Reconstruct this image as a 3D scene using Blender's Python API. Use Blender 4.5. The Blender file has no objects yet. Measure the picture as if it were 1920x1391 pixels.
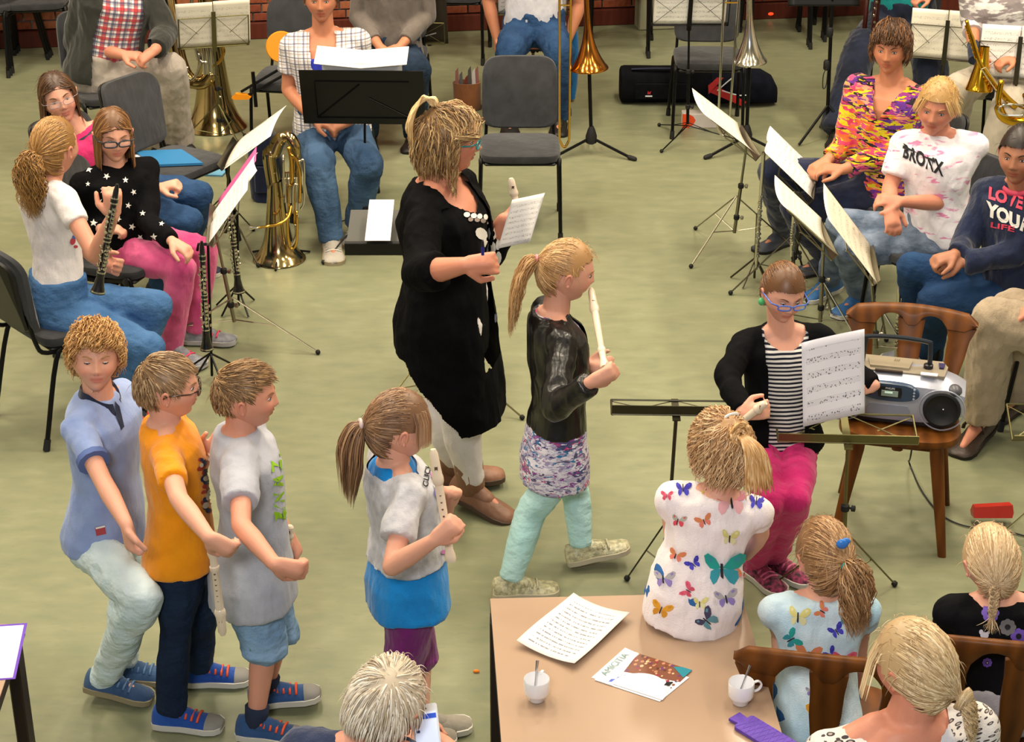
import bpy, math, random
import numpy as np
from mathutils import Vector, Matrix, noise
from mathutils.bvhtree import BVHTree
R=math.radians; SC=bpy.context.scene; COL=SC.collection
# ---------------------------------------------------------------- camera
FPX=3470.0; PITCH=R(25.4); CH=3.55
cam_d=bpy.data.cameras.new('camera'); cam=bpy.data.objects.new('camera',cam_d); COL.objects.link(cam)
cam.location=(0,0,CH); cam.rotation_euler=(math.pi/2-PITCH,0,0)
cam_d.sensor_width=36; cam_d.lens=36*FPX/1920; cam_d.clip_end=100
SC.camera=cam
# ---------------------------------------------------------------- light and exposure
SC.view_settings.view_transform='Standard'; SC.view_settings.look='None'
SC.view_settings.gamma=1; SC.view_settings.use_curve_mapping=False
SC.view_settings.exposure=0.14
wd=bpy.data.worlds.new('world'); SC.world=wd; wd.use_nodes=True
wd.node_tree.nodes['Background'].inputs[0].default_value=(.80,.88,1,1)
wd.node_tree.nodes['Background'].inputs[1].default_value=.28
def area(loc,size,power,col,aim,sy=None,name='ceiling_lamp'):
    l=bpy.data.lights.new(name,'AREA'); l.energy=power; l.color=col; l.size=size
    if sy: l.shape='RECTANGLE'; l.size_y=sy
    o=bpy.data.objects.new(name,l); COL.objects.link(o); o.location=loc
    o.rotation_euler=(Vector(aim)-Vector(loc)).to_track_quat('-Z','Y').to_euler(); return o
WARM=(1,.86,.66)
for x in (-4.5,-1.5,1.5,4.5):
    for y in (4.6,7.2,9.8):
        area((x,y,5.6),.5,62 if y<6 else 128,WARM,(x,y,0),1.2)
area((-.6,-.3,4.3),.9,150,(1,.98,.95),(0,8,.3),.6,'camera_flash')
# ---------------------------------------------------------------- pixel helpers: where a sight line meets a real plane or sphere
O=Vector((0,0,CH)); cF=Vector((0,math.cos(PITCH),-math.sin(PITCH))); cU=Vector((0,math.sin(PITCH),math.cos(PITCH))); cR=Vector((1,0,0))
def ray(u,v): return (cF+cR*((u-960)/FPX)-cU*((v-695.5)/FPX))
def Z(u,v,z=0.0):
    d=ray(u,v); return O+d*((z-CH)/d.z)
def Y(u,v,y):
    d=ray(u,v); return O+d*(y/d.y)
def SPH(u,v,c,L,near,tag=''):
    d=ray(u,v).normalized(); oc=Vector(c)-O; t=oc.dot(d); d2=oc.length_squared-t*t
    if d2>L*L:
        if d2>(L*1.12)**2: print('REACH',tag,round(math.sqrt(d2)/L,2))
        return O+d*t
    h=math.sqrt(L*L-d2); return O+d*(t-h if near else t+h)
def PX(p):
    q=Vector(p)-O; z=q.dot(cF); return (960+FPX*q.dot(cR)/z, 695.5-FPX*q.dot(cU)/z)
# ---------------------------------------------------------------- materials
MATS={}
def hexc(h):
    h=h.lstrip('#'); c=[int(h[i:i+2],16)/255 for i in (0,2,4)]
    return tuple((x/12.92 if x<=.04045 else ((x+.055)/1.055)**2.4) for x in c)+(1,)
def C4(c): return hexc(c) if isinstance(c,str) else tuple(c)+(1,)*(4-len(c))
class NT:
    def __init__(s,name):
        s.m=bpy.data.materials.new(name); s.m.use_nodes=True; s.t=s.m.node_tree; s.b=s.t.nodes['Principled BSDF']
    def n(s,typ,ins=None,**kw):
        x=s.t.nodes.new(typ)
        for k,v in kw.items(): setattr(x,k,v)
        for k,v in (ins or {}).items():
            if hasattr(v,'node') or isinstance(v,bpy.types.NodeSocket): s.t.links.new(v,x.inputs[k])
            else: x.inputs[k].default_value=v
        return x
    def set(s,k,v):
        if isinstance(v,bpy.types.NodeSocket): s.t.links.new(v,s.b.inputs[k])
        else: s.b.inputs[k].default_value=v
    def ramp(s,fac,stops,interp='LINEAR'):
        r=s.n('ShaderNodeValToRGB',{0:fac}); cr=r.color_ramp; cr.interpolation=interp
        while len(cr.elements)<len(stops): cr.elements.new(.5)
        for e,(p,c) in zip(cr.elements,stops): e.position=p; e.color=C4(c)
        return r.outputs[0]
    def mix(s,f,a,b,mode='MIX'):
        x=s.n('ShaderNodeMix',data_type='RGBA',blend_type=mode)
        for k,v in ((0,f),(6,a),(7,b)):
            if isinstance(v,bpy.types.NodeSocket): s.t.links.new(v,x.inputs[k])
            else: x.inputs[k].default_value=v if k==0 else C4(v)
        return x.outputs[2]
    def math(s,op,a,b=0.0,c=0.0):
        x=s.n('ShaderNodeMath',{0:a,1:b,2:c},operation=op); return x.outputs[0]
    def bump(s,h,st,dist=.01):
        b=s.n('ShaderNodeBump',{'Strength':st,'Distance':dist,'Height':h}); s.set('Normal',b.outputs[0])
    def obj(s,sc=(1,1,1)):
        tc=s.n('ShaderNodeTexCoord'); mp=s.n('ShaderNodeMapping',{0:tc.outputs['Object'],3:sc}); return mp.outputs[0]
    def noise(s,vec,scale,det=3,out=0):
        return s.n('ShaderNodeTexNoise',{'Vector':vec,'Scale':scale,'Detail':det}).outputs[out]
def mat(name,col,rough=.6,metal=0.0,spec=.4,coat=0,emit=0,alpha=1,trans=0):
    if name in MATS: return MATS[name]
    n=NT(name); n.set('Base Color',C4(col)); n.set('Roughness',rough); n.set('Metallic',metal); n.set('Specular IOR Level',spec)
    if coat: n.set('Coat Weight',coat); n.set('Coat Roughness',.12)
    if emit: n.set('Emission Color',C4(col)); n.set('Emission Strength',emit)
    if alpha<1: n.set('Alpha',alpha)
    if trans: n.set('Transmission Weight',trans)
    MATS[name]=n.m; return n.m
def fabric(name,col=None,col2=None,sc=6,weave=260,wr=.5,rough=.85,sheen=.2,spec=.2):
    """woven cloth: slight colour variation, fine weave and crease relief"""
    if name in MATS: return MATS[name]
    n=NT(name); v=n.obj(); a=C4(col); b=C4(col2) if col2 else tuple(x*.82 for x in a[:3])+(1,)
    if max(a[:3])<.015: sheen=0; spec=min(spec,.08) if rough>.5 else spec; wr*=.7; a=tuple(x*.55 for x in a[:3])+(1,); b=tuple(x*.6 for x in b[:3])+(1,)
    f=n.noise(v,sc,4); c=n.mix(n.ramp(f,[(.35,(0,0,0)),(.65,(1,1,1))]),a,b)
    n.set('Base Color',c); n.set('Roughness',rough); n.set('Sheen Weight',sheen); n.set('Specular IOR Level',spec)
    v2=n.obj((1,1,.45)); w=n.noise(v2,22,2); w2=n.noise(v,weave,1)
    h=n.math('MULTIPLY_ADD',w2,.10,w); n.bump(h,wr,.02); MATS[name]=n.m; return n.m
def denim(name,col=None,fade=None,dark=None,sc=7):
    if name in MATS: return MATS[name]
    n=NT(name); v=n.obj(); f=n.noise(v,sc,5); c=n.mix(n.ramp(f,[(.30,(0,0,0)),(.80,(.8,.8,.8))]),C4(col),C4(fade))
    w=n.noise(n.obj((1,1,.2)),420,1); c=n.mix(n.ramp(w,[(.4,(0,0,0)),(.7,(.22,.22,.22))]),c,C4(fade))
    n.set('Base Color',c); n.set('Roughness',.9); n.set('Specular IOR Level',.15)
    h=n.math('MULTIPLY_ADD',w,.12,n.noise(n.obj((1,1,1.6)),20,2)); n.bump(h,.55,.02); MATS[name]=n.m; return n.m
def skinmat(name,col):
    if name in MATS: return MATS[name]
    n=NT(name); a=n.n('ShaderNodeAttribute',attribute_name='tint').outputs[0]
    v=n.obj(); f=n.noise(v,30,3); c=n.mix(n.math('MULTIPLY',f,.25),C4(col),tuple(x*y for x,y in zip(C4(col),(1,.8,.76,1))))
    n.set('Base Color',n.mix(1.0,c,a,'MULTIPLY')); n.set('Roughness',.5); n.set('Specular IOR Level',.35)
    n.set('Subsurface Weight',.12); n.set('Subsurface Radius',(.012,.005,.003)); n.set('Subsurface Scale',.5)
    n.bump(n.noise(v,180,2),.08,.005); MATS[name]=n.m; return n.m
def hairmat(name,a,b,c=None):
    if name in MATS: return MATS[name]
    n=NT(name); t=n.n('ShaderNodeAttribute',attribute_name='hc').outputs[2]
    n.set('Base Color',n.ramp(t,[(0,a),(.55,b),(1,c or b)])); n.set('Roughness',.42); n.set('Specular IOR Level',.5)
    MATS[name]=n.m; return n.m
def attrmat(name,fn,rough=.85,bumps=.5):
    """cloth whose print follows the garment (attribute tl = across, front, along the torso)"""
    if name in MATS: return MATS[name]
    n=NT(name); v=n.n('ShaderNodeAttribute',attribute_name='tl').outputs[1]
    n.set('Base Color',fn(n,v)); n.set('Roughness',rough); n.set('Specular IOR Level',.2); n.set('Sheen Weight',.15)
    h=n.math('MULTIPLY_ADD',n.noise(n.obj(),260,1),.1,n.noise(n.obj((1,1,.5)),22,2)); n.bump(h,bumps,.02); MATS[name]=n.m; return n.m
def wood(name,a,b,rough=.35,sc=6):
    if name in MATS: return MATS[name]
    n=NT(name); v=n.obj((1,1,.15)); f=n.noise(v,sc*5,6); w=n.n('ShaderNodeTexWave',{'Vector':n.obj((1,1,.3)),'Scale':sc,'Distortion':6.0,'Detail':3.0}).outputs[1]
    c=n.mix(n.math('MULTIPLY_ADD',f,.6,n.math('MULTIPLY',w,.35)),C4(a),C4(b)); n.set('Base Color',c); n.set('Roughness',rough); n.set('Coat Weight',.04); n.set('Specular IOR Level',.16); n.set('Coat Roughness',.2)
    n.bump(f,.12,.004); MATS[name]=n.m; return n.m
# ---------------------------------------------------------------- mesh builder
def basis(d,hint=None):
    d=Vector(d).normalized(); h=Vector(hint) if hint is not None else (Vector((0,0,1)) if abs(d.z)<.95 else Vector((0,1,0)))
    x=h.cross(d)
    if x.length<1e-6: x=Vector((1,0,0)).cross(d)
    x.normalize(); return x,d.cross(x),d
class MB:
    def __init__(s): s.v=[]; s.f=[]; s.mi=[]; s.cur=0; s.uv=None
    def add(s,vs,fs):
        o=len(s.v); s.v+= [tuple(v) for v in vs]; s.f+=[tuple(i+o for i in f) for f in fs]; s.mi+=[s.cur]*len(fs); return s
    def box(s,c,size,rot=None,bev=0.0):
        M=rot if rot is not None else Matrix.Identity(3); c=Vector(c); hx,hy,hz=[x/2 for x in size]
        if bev<=0:
            vs=[c+M@Vector((x*hx,y*hy,z*hz)) for z in (-1,1) for x,y in ((-1,-1),(1,-1),(1,1),(-1,1))]
            return s.add(vs,[(3,2,1,0),(4,5,6,7),(0,1,5,4),(1,2,6,5),(2,3,7,6),(3,0,4,7)])
        b=min(bev,hx*.9,hy*.9,hz*.9); rings=[]
        for z,k in ((-hz,b),(-hz+b,0),(hz-b,0),(hz,b)):
            r=[]
            for sx,sy in ((-1,-1),(1,-1),(1,1),(-1,1)):
                p1=(sx*(hx-k),sy*(hy-b-k*.0)); p2=(sx*(hx-b-k*.0),sy*(hy-k))
                if k: p1=(sx*(hx-b),sy*(hy-1.6*b)); p2=(sx*(hx-1.6*b),sy*(hy-b))
                if (sx*sy)<0: p1,p2=p2,p1
                r+=[p2,p1] if sx*sy>0 and False else [p1,p2]
            rings.append([c+M@Vector((x,y,z)) for x,y in r])
        return s.loft(rings)
    def loft(s,rings,closed=False,cap=True):
        n=len(rings[0]); vs=[p for r in rings for p in r]; fs=[]
        m=len(rings)
        for i in range(m if closed else m-1):
            a=i*n; b=((i+1)%m)*n
            for j in range(n): k=(j+1)%n; fs.append((a+j,a+k,b+k,b+j))
        if cap and not closed: fs.append(tuple(range(n-1,-1,-1))); fs.append(tuple((m-1)*n+j for j in range(n)))
        return s.add(vs,fs)
    def tube(s,pts,r,n=8,cap=True,closed=False,flat=None,hint=None):
        pts=[Vector(p) for p in pts]; m=len(pts); rs=r if isinstance(r,(list,tuple)) else [r]*m; rings=[]; x=None
        for i,p in enumerate(pts):
            if closed: t=pts[(i+1)%m]-pts[i-1]
            else: t=pts[min(i+1,m-1)]-pts[max(i-1,0)]
            if t.length<1e-9: t=Vector((0,0,1))
            t.normalize()
            if x is None: x=basis(t,hint)[0]
            x=(x-t*x.dot(t)); x=x.normalized() if x.length>1e-6 else basis(t)[0]
            y=t.cross(x); f=flat or 1
            rings.append([p+(x*math.cos(a)+y*math.sin(a)*f)*rs[i] for a in [2*math.pi*k/n for k in range(n)]])
        return s.loft(rings,closed,cap)
    def lathe(s,prof,c=(0,0,0),axis=(0,0,1),n=24,cap=True,ell=1,hint=None):
        x,y,d=basis(axis,hint); c=Vector(c)
        return s.loft([[c+d*h+(x*math.cos(2*math.pi*k/n)+y*math.sin(2*math.pi*k/n)*ell)*r for k in range(n)] for r,h in prof],cap=cap)
    def ell(s,c,rad,M=None,n=12,m=8):
        M=M or Matrix.Identity(3); c=Vector(c); rg=[]
        for i in range(m+1):
            a=-math.pi/2+math.pi*i/m; a=max(min(a,1.5),-1.5); rg.append([c+M@Vector((rad[0]*math.cos(a)*math.cos(2*math.pi*k/n),rad[1]*math.cos(a)*math.sin(2*math.pi*k/n),rad[2]*math.sin(a))) for k in range(n)])
        return s.loft(rg)
    def cone(s,p0,p1,r0,r1,round0=True,round1=True,n=12,fx=1.0,hint=None):
        """tapered limb piece, optionally with round ends"""
        p0=Vector(p0); p1=Vector(p1); x,y,d=basis(p1-p0,hint); rg=[]
        def ring(c,r): rg.append([c+(x*math.cos(2*math.pi*k/n)*fx+y*math.sin(2*math.pi*k/n))*r for k in range(n)])
        if round0:
            for a in (80,55,28): ring(p0-d*r0*math.sin(R(a)),r0*math.cos(R(a)))
        ring(p0,r0); ring(p0.lerp(p1,.5),(r0+r1)/2); ring(p1,r1)
        if round1:
            for a in (28,55,80): ring(p1+d*r1*math.sin(R(a)),r1*math.cos(R(a)))
        return s.loft(rg)
    def grid(s,fn,nu,nv):
        vs=[fn(i/nu,j/nv) for j in range(nv+1) for i in range(nu+1)]
        w=nu+1; return s.add(vs,[(j*w+i,j*w+i+1,(j+1)*w+i+1,(j+1)*w+i) for j in range(nv) for i in range(nu)])
    def prism(s,poly,c,X,Yv,N,th):
        """extruded outline: poly in (a,b) along X,Yv, thickness along N"""
        c=Vector(c);X=Vector(X);Yv=Vector(Yv);N=Vector(N)
        a=[c+X*p+Yv*q+N*th/2 for p,q in poly]; b=[c+X*p+Yv*q-N*th/2 for p,q in poly]; n=len(poly)
        return s.add(a+b,[tuple(range(n)),tuple(range(2*n-1,n-1,-1))]+[(i,n+i,n+(i+1)%n,(i+1)%n) for i in range(n)])
    def mesh(s,name,mats,smooth=False,off=None):
        me=bpy.data.meshes.new(name); o=off or Vector((0,0,0))
        me.from_pydata([(v[0]-o[0],v[1]-o[1],v[2]-o[2]) for v in s.v],[],s.f)
        for m in (mats if isinstance(mats,(list,tuple)) else [mats]): me.materials.append(m)
        if isinstance(mats,(list,tuple)) and len(mats)>1: me.polygons.foreach_set('material_index',s.mi)
        if smooth:
            me.shade_smooth()
            if smooth is not True: me.set_sharp_from_angle(angle=R(smooth))
        me.validate(); me.update(); return me
def link(name,me,parent=None):
    o=bpy.data.objects.new(name,me); COL.objects.link(o)
    if parent: o.parent=parent
    return o
def put(name,mb,mats,parent=None,smooth=35):
    """link a builder as one mesh object; world coordinates, kept relative to the parent's place"""
    off=None
    if parent: off=wloc(parent)
    return link(name,mb.mesh(name,mats,smooth,off),parent)
def wloc(o):
    v=Vector(o.location)
    while o.parent: o=o.parent; v=v+Vector(o.location)
    return v
def thing(name,label,cat,loc,group=None):
    o=bpy.data.objects.new(name,None); COL.objects.link(o); o.location=loc; o['label']=label; o['category']=cat; o.empty_display_size=.1
    if group: o['group']=group
    return o
def tag(o,label,cat,group=None,kind=None):
    if label: o['label']=label
    if cat: o['category']=cat
    if group: o['group']=group
    if kind: o['kind']=kind
    return o
def solo(name,mb,mats,label,cat,loc,smooth=35,group=None):
    o=link(name,mb.mesh(name,mats,smooth,Vector(loc))); o.location=loc; return tag(o,label,cat,group)
def structure(name,mb,mats,smooth=False):
    o=link(name,mb.mesh(name,mats,smooth)); o['kind']='structure'; return o
def arc(c,X,Yv,r,a0,a1,n=8): return [Vector(c)+Vector(X)*r*math.cos(R(a0+(a1-a0)*i/n))+Vector(Yv)*r*math.sin(R(a0+(a1-a0)*i/n)) for i in range(n+1)]
def bez(pts,n=6):
    """Catmull-Rom through the points"""
    P=[Vector(p) for p in pts]; out=[]; P=[P[0]*2-P[1]]+P+[P[-1]*2-P[-2]]
    for i in range(1,len(P)-2):
        for k in range(n):
            t=k/n; a,b,c,d=P[i-1],P[i],P[i+1],P[i+2]
            out.append(.5*((2*b)+(c-a)*t+(2*a-5*b+4*c-d)*t*t+(3*b-a-3*c+d)*t**3))
    return out+[P[-2]]
def vox(mb,voxel,smooth=2,dec=1.0,disp=0.0,dsc=7.0,seed=0):
    """fuse closed pieces into one continuous skin"""
    me=bpy.data.meshes.new('tmp'); me.from_pydata(mb.v,[],mb.f); me.update()
    o=bpy.data.objects.new('tmp',me); COL.objects.link(o)
    m=o.modifiers.new('r','REMESH'); m.mode='VOXEL'; m.voxel_size=voxel
    if smooth: q=o.modifiers.new('s','SMOOTH'); q.factor=.5; q.iterations=smooth
    if dec<1: q=o.modifiers.new('d','DECIMATE'); q.ratio=dec
    dg=bpy.context.evaluated_depsgraph_get(); out=bpy.data.meshes.new_from_object(o.evaluated_get(dg))
    bpy.data.objects.remove(o); bpy.data.meshes.remove(me)
    if disp:
        n=len(out.vertices); co=np.empty(n*3,np.float32); no=np.empty(n*3,np.float32)
        out.vertices.foreach_get('co',co); out.vertex_normals.foreach_get('vector',no); co=co.reshape(-1,3); no=no.reshape(-1,3)
        d=np.array([noise.noise(Vector((x*dsc+seed,y*dsc,z*dsc*.6)))+.9*(.25-abs(noise.noise(Vector((x*dsc*1.7+z*4,y*dsc*1.7+seed,z*dsc*1.1))))) for x,y,z in co],np.float32)
        co+=no*(d*disp)[:,None]; out.vertices.foreach_set('co',co.ravel()); out.update()
    out.shade_smooth(); return out
def coords(me):
    co=np.empty(len(me.vertices)*3,np.float32); me.vertices.foreach_get('co',co); return co.reshape(-1,3)
# ---------------------------------------------------------------- room
def build_room():
    m=NT('linoleum'); v=m.obj((.45,1,1)); f=m.noise(m.obj(),.9,4); g=m.noise(v,16,7); h=m.noise(m.obj((.35,1,1)),55,3)
    c=m.mix(m.ramp(f,[(.35,(0,0,0)),(.65,(1,1,1))]),'7b7e62','83856a')
    c=m.mix(m.ramp(g,[(.30,(.4,.4,.4)),(.50,(0,0,0))]),c,'69725c'); c=m.mix(m.ramp(g,[(.52,(0,0,0)),(.72,(.35,.35,.35))]),c,'95967a')
    c=m.mix(m.ramp(h,[(.60,(0,0,0)),(.76,(.35,.35,.35))]),c,'636b5a')
    m.set('Base Color',c); m.set('Roughness',.38); m.set('Specular IOR Level',.35); m.bump(g,.05,.01)
    structure('floor',MB().box((0,7,-.05),(16,20,.1)),m.m)
    wa=Z(60,90,0); wb=Z(1590,30,0); ang=math.atan2(wb.y-wa.y,wb.x-wa.x); wl=0
    plaster=mat('plaster','c8c3b4',.8); mort=fabric('mortar','a39a92','8b827b',30,400,.3)
    fl=structure('wall_back',MB().box((0,wl+.16,3),(18,.2,6)),mort); fl.location=wa; fl.rotation_euler=(0,0,ang)
    bm=[]
    for i,(a,b) in enumerate((('7a3a24','8f4a2e'),('6b3022','7d3b26'),('8a4e34','9a5b3c'))): bm.append(fabric('brick_%d'%i,a,b,25,200,.5))
    br=[]
    cn=structure('trim_canopy',MB().box((0,-.35,2.6),(18,.9,.2)),plaster); cn.location=wa; cn.rotation_euler=(0,0,ang)  # unseen overhang, added to cast the shadow band along the back wall
    for m_ in bm:
        B=MB().box((0,0,0),(.210,.06,.052),bev=.003); br.append(B.mesh('brick',m_))
        B=MB().box((0,0,0),(.100,.06,.052),bev=.003); br.append(B.mesh('brick',m_))
        B=MB().box((0,0,0),(.052,.06,.210),bev=.003); br.append(B.mesh('brick',m_))
    random.seed(4); cnt=0; y=wl+.05
    def brick(i,x,z):
        o=bpy.data.objects.new('brick',br[i]); COL.objects.link(o); o.location=(x,y-random.random()*.004,z); o.parent=fl
    x0,x1=-1.2,6.6
    z=.155
    for row in range(3):
        x=x0+(row%2)*.055
        while x<x1:
            k=random.randrange(3)*3+(1 if row==1 or random.random()<.35 else 0); w=.21 if k%3==0 else .1
            if not (-9<x<-8): brick(k,x+w/2,z)
            x+=w+.011
        z+=.0635
    x=x0; z+=.08
    while x<x1: brick(random.randrange(3)*3+2,x,z); x+=.063
    # bricks above the photo's edge continue as one joined face
    B=MB(); zz=z+.14
    for row in range(34):
        x=x0+(row%2)*.11
        while x<x1+.2: B.box((x,y,zz),(.21,.06,.052)); x+=.221
        zz+=.0635
    o=put('brick_courses',B,bm[0],None,False); o['kind']='structure'; o.parent=fl
    bo=structure('baseboard_back',MB().box((0,wl+.03,.06),(18,.07,.12),bev=.006),wood('plinth','4a2018','5c2a1e',.5)); bo.location=wa; bo.rotation_euler=(0,0,ang)
    bo=structure('trim_pillar',MB().box((0,0,1.5),(.55,.16,3),bev=.01),mat('pillar_paint','8d8a72',.7)); bo.location=Z(1262,50); bo.rotation_euler=(0,0,ang)
    structure('ceiling',MB().box((0,7,6.1),(16,20,.1)),plaster)
    structure('wall_left',MB().box((-8,7,3),(.1,20,6)),plaster); structure('wall_right',MB().box((8,7,3),(.1,20,6)),plaster)
# ---------------------------------------------------------------- people
def sm(a,b,x):
    t=np.clip((x-a)/(b-a),0,1); return t*t*(3-2*t)
def head_pts(th,ph,kid):
    """head surface in units of head height: x right, y forward, z up"""
    cz=np.sin(ph); cc=np.cos(ph); cc=np.where(cz<0,np.abs(cc)**.78,cc)
    x=.335*cc*np.sin(th); y=cc*np.cos(th); y=np.where(y>0,y*.40,y*.46); z=.5*cz
    lo=sm(0,-.5,z); x=x*(1-.40*lo); fr=y>0
    y=np.where(fr,y*(1-.02*lo),y*(1-.60*sm(-.05,-.38,z)))
    fw=sm(0.08,.26,y)
    def b(x0,z0,sx,sz,A):
        e=np.exp(-((x-x0)/sx)**2-((z-z0)/sz)**2)
        if x0: e=e+np.exp(-((x+x0)/sx)**2-((z-z0)/sz)**2)
        return A*e
    k=.72 if kid else 1.0; d=b(.13,.02,.075,.05,-.038)+b(0,.04,.035,.07,.028*k)+b(0,-.05,.042,.06,.052*k)+b(0,-.11,.046,.038,.075*k)+b(.042,-.13,.026,.024,.03*k)
    d+=b(0,-.175,.07,.02,-.010)+b(0,-.212,.078,.019,.028)+b(0,-.238,.10,.009,-.018)+b(0,-.264,.062,.022,.028)+b(0,-.31,.08,.022,-.014)+b(0,-.40,.085,.06,.035)
    d+=b(.17,-.14,.09,.09,.030 if kid else .018)+b(.12,.095,.09,.025,.012)
    return x*(1+.05*np.exp(-((z+.16)/.1)**2)*(1 if kid else 0)),y+d*fw,z
def head_mesh(Mh,c,Hh,kid,mb):
    nt,npn=72,60
    s=np.linspace(-1,1,nt,endpoint=False); th=np.pi*np.sign(s)*np.abs(s)**1.45
    ph=np.linspace(-1.5,1.5,npn); T,P=np.meshgrid(th,ph); x,y,z=head_pts(T,P,kid)
    L=np.stack([x.ravel(),y.ravel(),z.ravel()],1); W=(L*Hh)@np.array(Mh).T+np.array(c)
    fs=[(j*nt+i,j*nt+(i+1)%nt,(j+1)*nt+(i+1)%nt,(j+1)*nt+i) for j in range(npn-1) for i in range(nt)]
    fs+= [tuple(range(nt-1,-1,-1)),tuple((npn-1)*nt+i for i in range(nt))]
    n0=len(mb.v); mb.add(W.tolist(),fs)
    for sd in (-1,1):   # ears
        q=MB(); q.tube([(sd*(.335+.03*math.sin(a)),-.035-.055*math.cos(a)*.9,-.045+.105*math.sin(a)*1.0-.0) for a in np.linspace(0,2*math.pi,12,endpoint=False)],.022,6,closed=True)
        q.ell((sd*.325,-.035,-.05),(.022,.05,.09)); q.ell((sd*.335,-.02,-.135),(.018,.026,.03))
        for i in range(len(q.v)): p=Vector(q.v[i])*Hh; q.v[i]=tuple(Mh@p+Vector(c))
        mb.add(q.v,q.f)
    return n0
def inhair(th,z,line,temple,back):
    a=np.abs(th); lim=np.where(a<1.0,line-.04*(a/1.0)**2,np.where(a<1.35,line-.04-(line-.04-temple)*(a-1.0)/.35,np.where(a<1.85,temple,temple-(temple-back)*np.clip((a-1.85)/.35,0,1))))
    return z>lim
def strands(P,rad,hc,sides=3):
    rad=rad*.84; hc=.5+(hc-.5)*.8
    """P: N x M x 3 polylines -> thin tapered locks"""
    N,M,_=P.shape; T=np.gradient(P,axis=1); T/=np.linalg.norm(T,axis=2,keepdims=True)+1e-9
    rng=np.random.default_rng(1); rf=rng.normal(size=(N,1,3)); X=np.cross(T,rf); X/=np.linalg.norm(X,axis=2,keepdims=True)+1e-9; Yv=np.cross(T,X)
    prof=np.interp(np.linspace(0,1,M),[0,.15,.6,1],[.7,1,.9,.08])[None,:,None]
    rr=(rad if np.ndim(rad) else np.full(N,rad))[:,None,None]*prof
    ring=[P+(X*math.cos(2*math.pi*k/sides)+Yv*math.sin(2*math.pi*k/sides))*rr for k in range(sides)]
    V=np.stack(ring,2).reshape(-1,3)
    i=np.arange(N)[:,None,None]; j=np.arange(M-1)[None,:,None]; k=np.arange(sides)[None,None,:]; b=(i*M+j)*sides; k2=(k+1)%sides
    F=np.stack([b+k,b+k2,b+sides+k2,b+sides+k],-1).reshape(-1,4)
    H=np.repeat((hc[:,None]+.12*np.linspace(-1,1,M)[None,:]).clip(0,1).reshape(-1),sides)
    return V,F,H
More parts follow.
